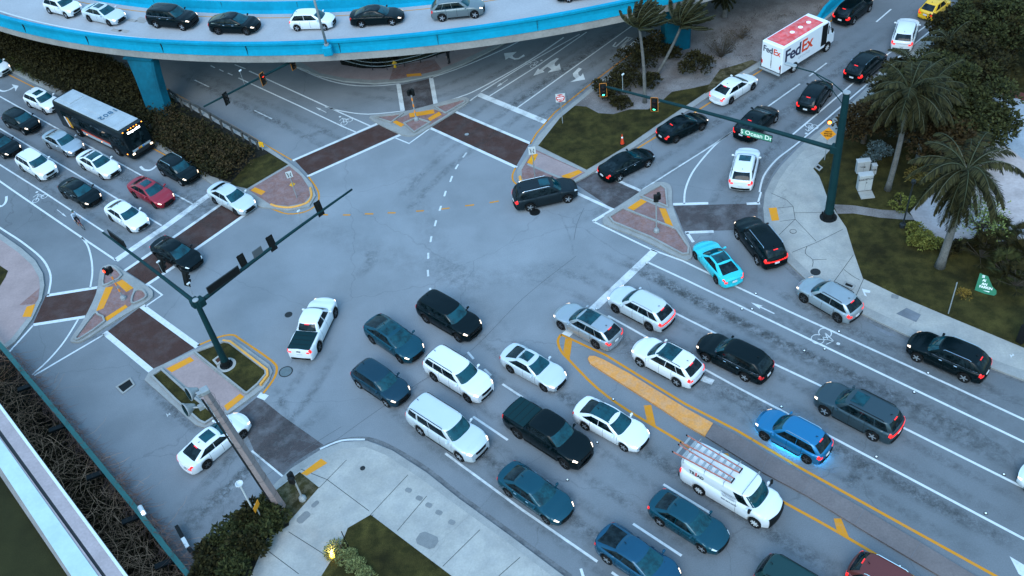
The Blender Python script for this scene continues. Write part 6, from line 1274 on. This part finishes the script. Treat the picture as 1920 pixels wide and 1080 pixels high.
o = post_sign((1003, 333), (999, 298), 'yellow diamond marker on the post of the lane sign', .36, .36, M_YS, z=.14, diamond=True, name='marker_sign')
post_sign((557, 371), (541, 327), 'black and white lane sign above a yellow diamond at the end of the hedge median', .5, .60, M_WP, z=.145, extra=arrows, postm=M_GALV); post_sign((556, 369), (549, 345), 'yellow diamond marker at the end of the hedge median', .34, .34, M_YS, z=.145, diamond=True, name='marker_sign')
def beacon(o, h):
    m = MB(); m.box((-.02, .0, h+1.02), (.18, .34, .34), bev=.05); m.build('beacon_box', M_BLACK, o); m = MB(); m.lathe([(.13, 0), (.13, .02), (.05, .06)], 14, (.08, 0, h+1.02), M=Matrix.Rotation(pi/2, 4, 'Y')); m.build('beacon_lens', mat('beacon_orange', (.8, .2, .02), .4, 0, (1, .16, .02), 5), o); m = MB(); m.tube((0, 0, h+.3), (0, 0, h+.95), .035, .035, 8); m.build('upper_post', M_GALV, o)
post_sign((1546, 300), (1553, 250), 'orange diamond sign reading DRAW BRIDGE AHEAD with a lit beacon on top', .82, .82, M_ORS, ('DRAW', 'BRIDGE', 'AHEAD'), diamond=True, size=.17, extra=beacon)
post_sign((1778, 588), (1791, 537), 'grey sign seen from its edge on the right sidewalk', .06, .62, M_GALV, z=.15, yaw=1.0)
def rw(o, h): m = MB(); m.box((.06, 0, h+.42), (.02, .42, .36)); m.build('red_panel', M_RED, o)
post_sign((1776, 112), (1783, 86), 'narrow red and white sign among the palms at the top right', .36, .52, M_WP, ('NO', 'TURN'), size=.13, extra=rw); post_sign((498, 985), (490, 943), 'small orange sign seen at an angle behind the utility pole', .62, .42, M_ORS, yaw=-.3)
# marker board at the guard rail end
o = empty('object_marker', G(493, 282, .15), 'yellow object marker at the end of the guard rail on the hedge median', 'marker'); m = MB(); m.tube((0, 0, 0), (0, 0, .55), .03, .03, 6); m.build('post', M_GALV, o); m = MB(); m.box((.03, 0, .62), (.03, .42, .5), rz=-1.9); m.build('panel', M_YS, o)
# guard rail on the hedge median
q = P([(322, 182), (345, 198), (380, 215), (420, 239), (460, 262), (488, 279)], .15); o = empty('guard_rail', q[2], 'weathered guard rail running along the hedge towards the yellow marker', 'guard rail')
m = MB(); m.wall([p-q[2] for p in q], .07, .60, .92); m.build('beam', noisy('rusty_galv', (.06, .065, .065), .25, 1.5), o)
for i in range(11): t = i/10*4.99; k = int(t); p = q[k].lerp(q[k+1], t-k)-q[2]; m = MB(); m.box((p.x-.1, p.y-.08, .42), (.15, .15, .85)); m.build('post', noisy('weathered_post', (.07, .07, .065), .2, 2), o)
# hand rail on the far pavement
q = P(curve([(622, 112), (650, 122), (690, 131), (726, 131), (770, 123), (808, 112), (850, 96)], 4), .15); o = empty('hand_rail', q[8], 'two-bar metal hand rail along the pink pavement under the ramp', 'railing')
for z in (.85, .45): m = MB(); m.path([p-q[8]+Vector((0, 0, z)) for p in q], .035, 6); m.build('bar', M_GALV, o)
for i in range(0, len(q), 3): p = q[i]-q[8]; m = MB(); m.tube((p.x, p.y, 0), (p.x, p.y, .88), .035, .035, 6); m.build('post', M_DARK, o)
o = empty('fire_hydrant', G(741, 126, .15), 'yellow hydrant behind the hand rail under the ramp', 'hydrant'); m = MB(); m.lathe([(.16, 0), (.13, .1), (.13, .5), (.16, .55), (.12, .68), (.03, .76)], 12); m.build('barrel', M_YS, o, smooth=True); m = MB(); m.tube((-.22, 0, .42), (.22, 0, .42), .06, .06, 8); m.build('nozzles', M_YS, o)
# cone
o = empty('traffic_cone', G(1167, 270, .16), 'slim orange red traffic cone with a white band on the grass island', 'traffic cone'); m = MB(); m.box((0, 0, .03), (.42, .42, .06), bev=.02); m.build('base', M_BLACK, o)
cz = [(0.06, .17), (.30, .13), (.45, .105), (.60, .08), (.75, .06), (.95, .03)]
for i in range(5): m = MB(); m.tube((0, 0, cz[i][0]), (0, 0, cz[i+1][0]), cz[i][1], cz[i+1][1], 14); m.build('band', mat('cone_orange', (.62, .05, .01), .5) if i != 3 else M_TXTW, o)
# utility cabinets
def cabinet(base, w, d, h, yaw, label, pad_=False):
    o = empty('utility_cabinet', G(*base, .17), label, 'cabinet', 'white utility cabinets'); o.rotation_euler = (0, 0, yaw); wt = noisy('cabinet_white', (.36, .37, .37), .08, 2, .5, 9, .05)
    m = MB(); m.box((0, 0, h/2), (d, w, h), bev=.025); m.build('housing', wt, o); m = MB(); m.box((0, 0, h+.02), (d+.06, w+.06, .05), bev=.02); m.build('lid', wt, o)
    m = MB(); m.box((d/2+.003, 0, h*.48), (.008, .012, h*.8)); m.box((d/2+.01, .06, h*.55), (.02, .05, .09)); m.build('door_seam', M_DARK, o)
    m = MB(); put_text(m, 'RAEXPON', .24, frame((d/2+.005, 0, h*.78), (0, 1, .06), (0, 0, 1)), .002, .004) if pad_ else [m.box((d/2+.004, .05*k-.1, h*.62-.05*k), (.006, .45-.08*k, .02)) for k in range(3)]; m.build('marks', MATS['black_lettering'], o)
    if pad_: m = MB(); m.box((d/2+.5, 0, .02), (.85, w*1.0, .10), bev=.02); m.build('concrete_pad', M_CONC, o)
    return o
yc = look(G(1617, 360))+.38; cabinet((1619, 354), 1.0, .5, 1.35, yc, 'front white utility cabinet with scribbled graffiti and a concrete pad', True); cabinet((1616, 322), .95, .45, 1.05, yc, 'rear white utility cabinet with small grey label'); cabinet((1637, 325), .35, .35, .8, yc, 'narrow grey cabinet right of the rear utility cabinet')
# thin dark lamp by the driveway
o = empty('path_lamp', G(1692, 425, .17), 'thin dark lamp post leaning over the low shrubs by the driveway', 'lamp post'); h_ = HT((1692, 425), (1712, 345)); v_ = G(1712, 345, h_)-G(1692, 425, .17); m = MB(); m.path([(0, 0, 0), v_], [.06, .045], 8); m.build('post', M_DARK, o); m = MB(); m.lathe([(.22, 0), (.22, .25), (.1, .3)], 12); m.build('base', M_DARK, o); m = MB(); m.lathe([(.05, 0), (.16, .12), (.16, .3), (.05, .4)], 10, v_); m.build('lamp_head', M_DARK, o)
# lamp post on the ramp parapet
pb = G(612, 83, 7.2); o = empty('ramp_lamp_post', pb, 'grey lamp post standing on the blue ramp parapet in front of the white hatchback', 'lamp post'); m = MB(); m.tube((0, 0, 0), (0, 0, 7.5), .11, .08, 12); m.build('pole', M_GALV, o, smooth=True); m = MB(); m.box((0, -.12, -.52), (.8, .62, .85), bev=.08); m.build('pedestal', M_BLUE, o); m = MB(); m.lathe([(.2, -.08), (.2, .06)], 12); m.build('base_plate', M_GALV, o)
# white bollard lamp near the hedge
o = empty('white_lamp_post', G(481, 968, .15), 'slim white post with a ring-shaped top rising from the corner hedge', 'lamp post'); h_ = HT((481, 968), (451, 908)); m = MB(); m.tube((0, 0, 0), (0, 0, h_), .06, .05, 10); m.build('pole', M_WP, o); m = MB(); m.lathe([(.10, h_-.02), (.24, h_+.05), (.24, h_+.12), (.19, h_+.12), (.19, h_+.07), (.08, h_+.03)], 8); m.build('lamp_ring', M_WP, o)
# square concrete utility pole with two floodlights
B = G(527, 952, .15); h_ = 11.3; Tp = G(385, 735, h_); o = empty('utility_pole', B, 'tapering concrete utility pole with two floodlights leaning over the white sedan', 'utility pole'); v_ = Tp-B; m = MB(); vs = []
cm = noisy('pole_concrete', (.23, .185, .18), .12, 1.2, .85, 8, .12)
for t, w in ((0, .32), (.5, .27), (1, .21)):
    c = v_*t; vs += [c+Vector((cos(a)*w, sin(a)*w, 0)) for a in (.5, .5+pi/2, .5+pi, .5+1.5*pi)]
m.add(vs, [(i*4+k, i*4+(k+1) % 4, (i+1)*4+(k+1) % 4, (i+1)*4+k) for i in range(2) for k in range(4)]+[(8, 9, 10, 11)]); m.build('shaft', cm, o)
m = MB(); w_ = Vector((-.24, -.16, 0))
for k in (0, .05, .10): m.path([w_+Vector((-k, k*.4, 0))+v_*t for t in (.02, .3, .6, .97)], .018, 5)
m.build('conduits', M_DARK, o); m = MB(); [m.path([v_*t+Vector((cos(a)*.30, sin(a)*.30, sin(a)*.14)) for a in [j*pi/5 for j in range(11)]], .008, 4) for t in (.15, .3, .45, .6, .75, .80, .85, .9, .95)]; m.build('straps', M_DARK, o)
m = MB(); m.box(v_+Vector((0, 0, .1)), (.42, .42, .26), rz=.5, bev=.03); m.build('cap', M_GALV, o)
for px, py in ((361, 735), (355, 765)):
    c = G(px, py, h_-.5 if py < 750 else h_-1.2)-B; a = v_+Vector((0, 0, -.35 if py < 750 else -1.1)); m = MB(); m.path([a, c], .05, 6); m.box(c+(a-c)*.5, (.26, .26, .24), rz=.5); f = m.build('bracket', M_GALV, o)
    dr = Vector((-.8, -.6, .15)).normalized(); Mt = dr.to_track_quat('Z', 'Y').to_matrix().to_4x4(); m = MB(); m.lathe([(.09, -.32), (.14, -.24), (.32, .10), (.40, .20), (.40, .24), (.35, .24)], 18, c, M=Mt); fl = m.build('floodlight', M_GALV, o, smooth=True); m = MB(); m.lathe([(.345, .20), (.345, .245)], 18, c, M=Mt); m.build('floodlight_lens', M_GLASS, fl)
# cable from the ditch to the hedge and little square fixtures
o = empty('fence_lamp', G(272, 966, .5), 'bright metal lamp lying over the guard rail among the vines', 'lamp'); m = MB(); m.box((0, 0, .5), (.28, .9, .16), rz=.55, bev=.07); m.build('housing', M_WP, o); m = MB(); m.box((.15, -.25, .55), (.16, .2, .13), rz=.55); m.build('lens', mat('lamp_cool', (.8, .85, .9), .3, 0, (.85, .92, 1), 3), o)
mk = MB(); pp = [(330, 985), (342, 1008), (352, 1026), (366, 1040), (380, 1060), (392, 1075)]
o = empty('striped_barrier', G(360, 1035), 'low black and white barrier at the end of the corner hedge', 'barrier')
q = [G(x, y, .6)-Vector((G(360, 1035).x, G(360, 1035).y, 0)) for x, y in pp]
for i in range(5): m = MB(); m.wall([q[i], q[i+1]], .22, .3, .6); m.build('panel', M_BLACK if i % 2 == 0 else M_WP, o)
# ground light
p = G(625, 1046, .16); o = empty('ground_light', p, 'glowing yellow ground light at the corner of the pale hedge', 'ground light'); m = MB(); m.lathe([(.14, 0), (.14, .16), (.09, .2)], 12); m.build('housing', M_DARK, o); m = MB(); m.lathe([(.12, .15), (.13, .3), (.05, .38)], 12); m.build('lens', mat('lamp_yellow', (.9, .6, .05), .3, 0, (1, .55, .04), 8), o)
pl = bpy.data.lights.new('ground_light_lamp', 'SPOT'); pl.energy = 60; pl.color = (1, .72, .35); pl.spot_size = radians(110); pl.spot_blend = .8; pl.shadow_soft_size = .08; lo = bpy.data.objects.new('ground_light_lamp', pl); COL.objects.link(lo); lo.location = p+Vector((0, 0, .5)); lo.rotation_euler = (G(608, 985, 0)-lo.location).to_track_quat('-Z', 'Y').to_euler()
# litter post on the south lawn, white reflector studs
o = empty('marker_stake', G(652, 1024, .16), 'thin dark stake standing in the south lawn', 'stake'); m = MB(); m.tube((0, 0, 0), (0, 0, 1.5), .03, .03, 6); m.build('shaft', M_BLACK, o); m = MB(); m.lathe([(.06, 0), (.04, .05)], 8); m.build('foot', M_BLACK, o)
# torn green board on the lawn
B = G(1848, 545, .2); o = empty('fallen_board', B, 'torn green board reading PARKING leaning on the lawn by the fan palms', 'board'); o.scale = (.88,)*3; XD = (G(1862, 545, .2)-G(1832, 538, .2)).normalized(); YD = Vector((XD.y*-.5, XD.x*.5, 1)); Fm = frame((0, 0, .62), XD, YD)
m = MB(); out = [(-.72, -.62), (.0, -.72), (.62, -.70), (.74, -.55), (.68, -.28), (.35, -.05), (.10, .30), (-.12, .62), (-.70, .72)]; vs = [Fm @ Vector((x, y, z)) for z in (0, .02) for x, y in out]; k = len(out)
m.add(vs, [tuple(range(k-1, -1, -1)), tuple(range(k, 2*k))]+[(i, (i+1) % k, k+(i+1) % k, k+i) for i in range(k)]); m.build('panel', M_GREEN, o)
m = MB()
for t, x, y in (('SI', -.40, .52), ('AI', -.28, .25), ('AN', -.20, -.02), ('PARKIN', -.05, -.25)): put_text(m, t, .26, Fm @ Matrix.Translation((x, y, .024)), .003, .006)
m.build('lettering', M_TXTW, o); m = MB(); [m.add([Fm @ Vector(v) for v in ((-.20, -.50, .028), (.25, -.46, .028), (.25, -.54, .028))], [(0, 2, 1)])]; m.build('arrow', M_TXTW, o)
# right edge sign frame
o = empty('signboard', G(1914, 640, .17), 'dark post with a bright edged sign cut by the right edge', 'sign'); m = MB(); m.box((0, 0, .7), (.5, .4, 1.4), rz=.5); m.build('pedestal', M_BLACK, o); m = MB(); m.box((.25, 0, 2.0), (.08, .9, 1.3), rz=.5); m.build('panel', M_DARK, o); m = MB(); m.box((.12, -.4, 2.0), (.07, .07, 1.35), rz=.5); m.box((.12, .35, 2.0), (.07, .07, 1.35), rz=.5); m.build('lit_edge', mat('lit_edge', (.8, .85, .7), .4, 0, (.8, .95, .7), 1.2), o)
# road studs
for i, (x, y) in enumerate(((1169, 535), (1213, 494), (1119, 580), (1391, 580), (1417, 551), (1508, 658), (1546, 655), (1465, 763), (1643, 857), (1740, 700), (1714, 736), (1848, 963), (1150, 749), (1120, 830), (1064, 900), (1687, 1062), (1467, 1048), (1573, 622), (1882, 890), (1410, 580))):
    z = .0; o = empty('road_stud', G(x, y, z), 'small round reflective stud on the asphalt of the lower right road', 'road stud', 'round studs along the lane lines'); m = MB(); m.lathe([(.10, 0), (.09, .035), (.05, .05)], 10); m.build('body', M_DARK, o); m = MB(); m.lathe([(.06, .045), (.05, .06)], 8); m.build('reflector', M_TXTW, o)
# ================================================================ PEOPLE
def skin_body(name, verts, edges, parent, m, root=0):
    """one continuous figure grown over a skeleton; verts = (x, y, z, radius)"""
    me = bpy.data.meshes.new(name); me.from_pydata([v[:3] for v in verts], edges, []); ob = link(bpy.data.objects.new(name, me))
    ob.modifiers.new('s', 'SKIN'); sv = me.skin_vertices[0].data
    for i, v in enumerate(verts): sv[i].radius = (v[3], v[3]*.85) if i != root else (v[3], v[3]*.8); sv[i].use_root = (i == root)
    su = ob.modifiers.new('u', 'SUBSURF'); su.levels = 2; su.render_levels = 2
    dg = bpy.context.evaluated_depsgraph_get(); nm = bpy.data.meshes.new_from_object(ob.evaluated_get(dg)); bpy.data.objects.remove(ob); nm.materials.clear(); nm.materials.append(m)
    nm.polygons.foreach_set('use_smooth', [True]*len(nm.polygons)); o = link(bpy.data.objects.new(name, nm)); o.parent = parent; return o
SK = mat('skin', (.36, .20, .14), .6); SHIRT = mat('pale_shirt', (.36, .42, .50), .8); PANTS = mat('black_cloth', (.012, .012, .014), .85); SHOE = mat('black_shoe', (.015, .015, .018), .5)
def hand(parent, p, d, side=1):
    """palm, four curled fingers and a thumb"""
    d = Vector(d).normalized(); up = Vector((0, 0, 1)); s = d.cross(up).normalized()*side; vs = [(*p, .022), (*(Vector(p)+d*.045), .026)]; ed = [(0, 1)]
    for k, (o_, l) in enumerate(((-.03, .055), (-.01, .065), (.01, .062), (.03, .05))):
        b = len(vs); a = Vector(p)+d*.08+s*o_; vs += [(*a, .010), (*(a+d*l*.5-up*.015), .009), (*(a+d*l*.7-up*.05), .008)]; ed += [(1, b), (b, b+1), (b+1, b+2)]
    b = len(vs); a = Vector(p)+d*.03-s*.045; vs += [(*a, .011), (*(a+d*.035-up*.02), .009)]; ed += [(1, b), (b, b+1)]
    return skin_body('hand', vs, ed, parent, SK, 1)
def head(parent, c, yaw, hairm, helmet=False):
    h = empty if False else None; m = MB(); M3 = Matrix.Translation(c) @ Matrix.Rotation(yaw, 4, 'Z')
    prof = []
    vs = []; n = 14; rings = 9
    for j in range(rings+1):
        t = -pi/2+pi*j/rings; z = sin(t)*.125; r = cos(t)*.085*(1.0 if z > -.02 else 1+z*1.6)
        for i in range(n): a = 2*pi*i/n; vs.append(M3 @ Vector((cos(a)*r*1.12+(.012 if z < 0 else 0), sin(a)*r, z)))
    m.add(vs, [(j*n+i, j*n+(i+1) % n, (j+1)*n+(i+1) % n, (j+1)*n+i) for j in range(rings) for i in range(n)]); hd = m.build('head', SK, parent, smooth=True)
    m = MB(); m.box(M3 @ Vector((.105, 0, -.01)), (.03, .022, .04), rz=yaw, bev=.01); m.build('nose', SK, hd)
    for s in (-1, 1):
        m = MB(); m.box(M3 @ Vector((.092, s*.032, .018)), (.012, .024, .012), rz=yaw); m.build('eye', M_BLACK, hd); m = MB(); m.box(M3 @ Vector((0, s*.09, 0)), (.035, .018, .055), rz=yaw, bev=.008); m.build('ear', SK, hd)
    m = MB(); m.box(M3 @ Vector((.093, 0, -.055)), (.01, .045, .010), rz=yaw); m.build('mouth', mat('lips', (.25, .08, .07), .5), hd)
    m = MB(); vs = []
    for j in range(6):
        t = radians(8+82*j/5); z = sin(t)*.14; r = cos(t)*.102
        for i in range(n): a = 2*pi*i/n; vs.append(M3 @ Vector((cos(a)*r*1.12-.008, sin(a)*r, z+.01)))
    m.add(vs, [(j*n+i, j*n+(i+1) % n, (j+1)*n+(i+1) % n, (j+1)*n+i) for j in range(5) for i in range(n)]+[tuple(range(5*n, 6*n))]); m.build('helmet' if helmet else 'hair', hairm, hd, smooth=True)
# bicycle and rider
ra, fa = G(143, 419), G(161, 433); C_ = (ra+fa)/2; d_ = fa-ra; bk = empty('bicycle', C_, 'dark bicycle ridden in the left bike lane', 'bicycle', None, atan2(d_.y, d_.x)); wbk = 1.05
for x, nm_ in ((-wbk/2, 'wheel'), (wbk/2, 'wheel')):
    w = MB(); pts = [(x+cos(a)*.33, 0, .34+sin(a)*.33) for a in [i*pi/12 for i in range(25)]]; w.path(pts, .022, 6); wo = w.build(nm_, M_RUB, bk); w = MB(); [w.path([(x, 0, .34), (x+cos(a)*.32, 0, .34+sin(a)*.32)], .004, 3) for a in [i*pi/6 for i in range(12)]]; w.lathe([(.03, -.04), (.03, .04)], 8, (x, 0, .34), M=Matrix.Rotation(pi/2, 4, 'X')); w.build('spokes', M_GALV, wo)
w = MB()
for a, b in (((-.12, 0, .30), (-.28, 0, .80)), ((-.12, 0, .30), (.32, 0, .72)), ((-.24, 0, .74), (.30, 0, .84)), ((-.525, 0, .34), (-.12, 0, .30)), ((-.525, 0, .34), (-.25, 0, .76)), ((.30, 0, .92), (.525, 0, .34))): w.tube(a, b, .018, .018, 6)
w.build('frame', mat('bike_red', (.25, .03, .03), .4), bk); w = MB(); w.box((-.30, 0, .84), (.26, .13, .05), bev=.02); w.build('saddle', M_BLACK, bk); w = MB(); w.path([(.22, .28, .98), (.32, .22, 1.0), (.32, -.22, 1.0), (.22, -.28, .98)], .014, 6); w.tube((.30, 0, .9), (.32, 0, 1.0), .015, .015, 6); w.build('handlebar', M_BLACK, bk)
w = MB(); w.lathe([(.09, -.02), (.09, .0)], 12, (-.12, -.06, .30), M=Matrix.Rotation(pi/2, 4, 'X')); [w.box((-.12+.16*s, -.1*s, .30-.0*s), (.10, .09, .02)) for s in (-1, 1)]; w.build('pedals', M_BLACK, bk)
rd = empty('person', C_, 'cyclist in a pale shirt and black shorts riding in the left bike lane', 'person', None, atan2(d_.y, d_.x))
V = [(-.28, 0, .95, .13), (-.22, 0, 1.12, .125), (-.12, 0, 1.30, .15), (-.06, 0, 1.42, .13), (-.02, 0, 1.52, .05)]
E_ = [(0, 1), (1, 2), (2, 3), (3, 4)]
V += [(-.05, .17, 1.43, .055), (.08, .24, 1.22, .042), (.20, .26, 1.06, .03), (-.05, -.17, 1.43, .055), (.08, -.24, 1.22, .042), (.20, -.26, 1.06, .03)]; E_ += [(3, 5), (5, 6), (6, 7), (3, 8), (8, 9), (9, 10)]
skin_body('upper_body', V, E_, rd, SHIRT)
V = [(-.28, 0, .93, .12), (-.25, .09, .90, .09), (.06, .11, .80, .07), (.0, .10, .46, .045), (-.25, -.09, .90, .09), (.12, -.11, .92, .07), (.05, -.10, .60, .045)]
skin_body('shorts', [v if i not in (3, 6) else v for i, v in enumerate(V)], [(0, 1), (1, 2), (0, 4), (4, 5), (2, 3), (5, 6)], rd, PANTS)
skin_body('lower_leg', [(.03, .10, .52, .048), (-.0, .10, .34, .045), (-.02, .10, .19, .032), (.0, .10, .13, .035), (.12, .10, .11, .028)], [(0, 1), (1, 2), (2, 3), (3, 4)], rd, SK); skin_body('lower_leg', [(.06, -.10, .66, .048), (.02, -.10, .52, .045), (.0, -.10, .38, .032), (.02, -.10, .33, .035), (.14, -.10, .32, .028)], [(0, 1), (1, 2), (2, 3), (3, 4)], rd, SK)
hand(rd, (.21, .26, 1.04), (.7, 0, -.3)); hand(rd, (.21, -.26, 1.04), (.7, 0, -.3), -1); head(rd, Vector((.02, 0, 1.66)), 0, mat('helmet_dark', (.01, .05, .04), .4), True)
# person in black on the far pavement, upper body hidden by the ramp
P0_ = G(843, 119, .15); pr = empty('person', P0_, 'person in black clothes standing on the pink pavement under the ramp', 'person', None, 2.4)
V = [(0, 0, .95, .13), (0, 0, 1.15, .12), (0, 0, 1.35, .15), (0, 0, 1.45, .10), (0, 0, 1.54, .05), (0, .19, 1.43, .055), (.02, .23, 1.15, .045), (.05, .22, .90, .032), (0, -.19, 1.43, .055), (.02, -.23, 1.15, .045), (.05, -.22, .90, .032), (0, .09, .90, .09), (.01, .10, .50, .06), (-.02, .10, .10, .042), (0, -.09, .90, .09), (.03, -.10, .50, .06), (.02, -.10, .10, .042)]
skin_body('body', V, [(0, 1), (1, 2), (2, 3), (3, 4), (3, 5), (5, 6), (6, 7), (3, 8), (8, 9), (9, 10), (0, 11), (11, 12), (12, 13), (0, 14), (14, 15), (15, 16)], pr, PANTS)
for y, x in ((.10, -.02), (-.10, .02)): w = MB(); w.box((x+.07, y, .05), (.27, .10, .10), bev=.04); w.build('shoe', SHOE, pr)
hand(pr, (.06, .22, .87), (.1, 0, -1)); hand(pr, (.06, -.22, .87), (.1, 0, -1), -1); head(pr, Vector((.01, 0, 1.68)), 0, mat('hair_dark', (.02, .015, .01), .7))
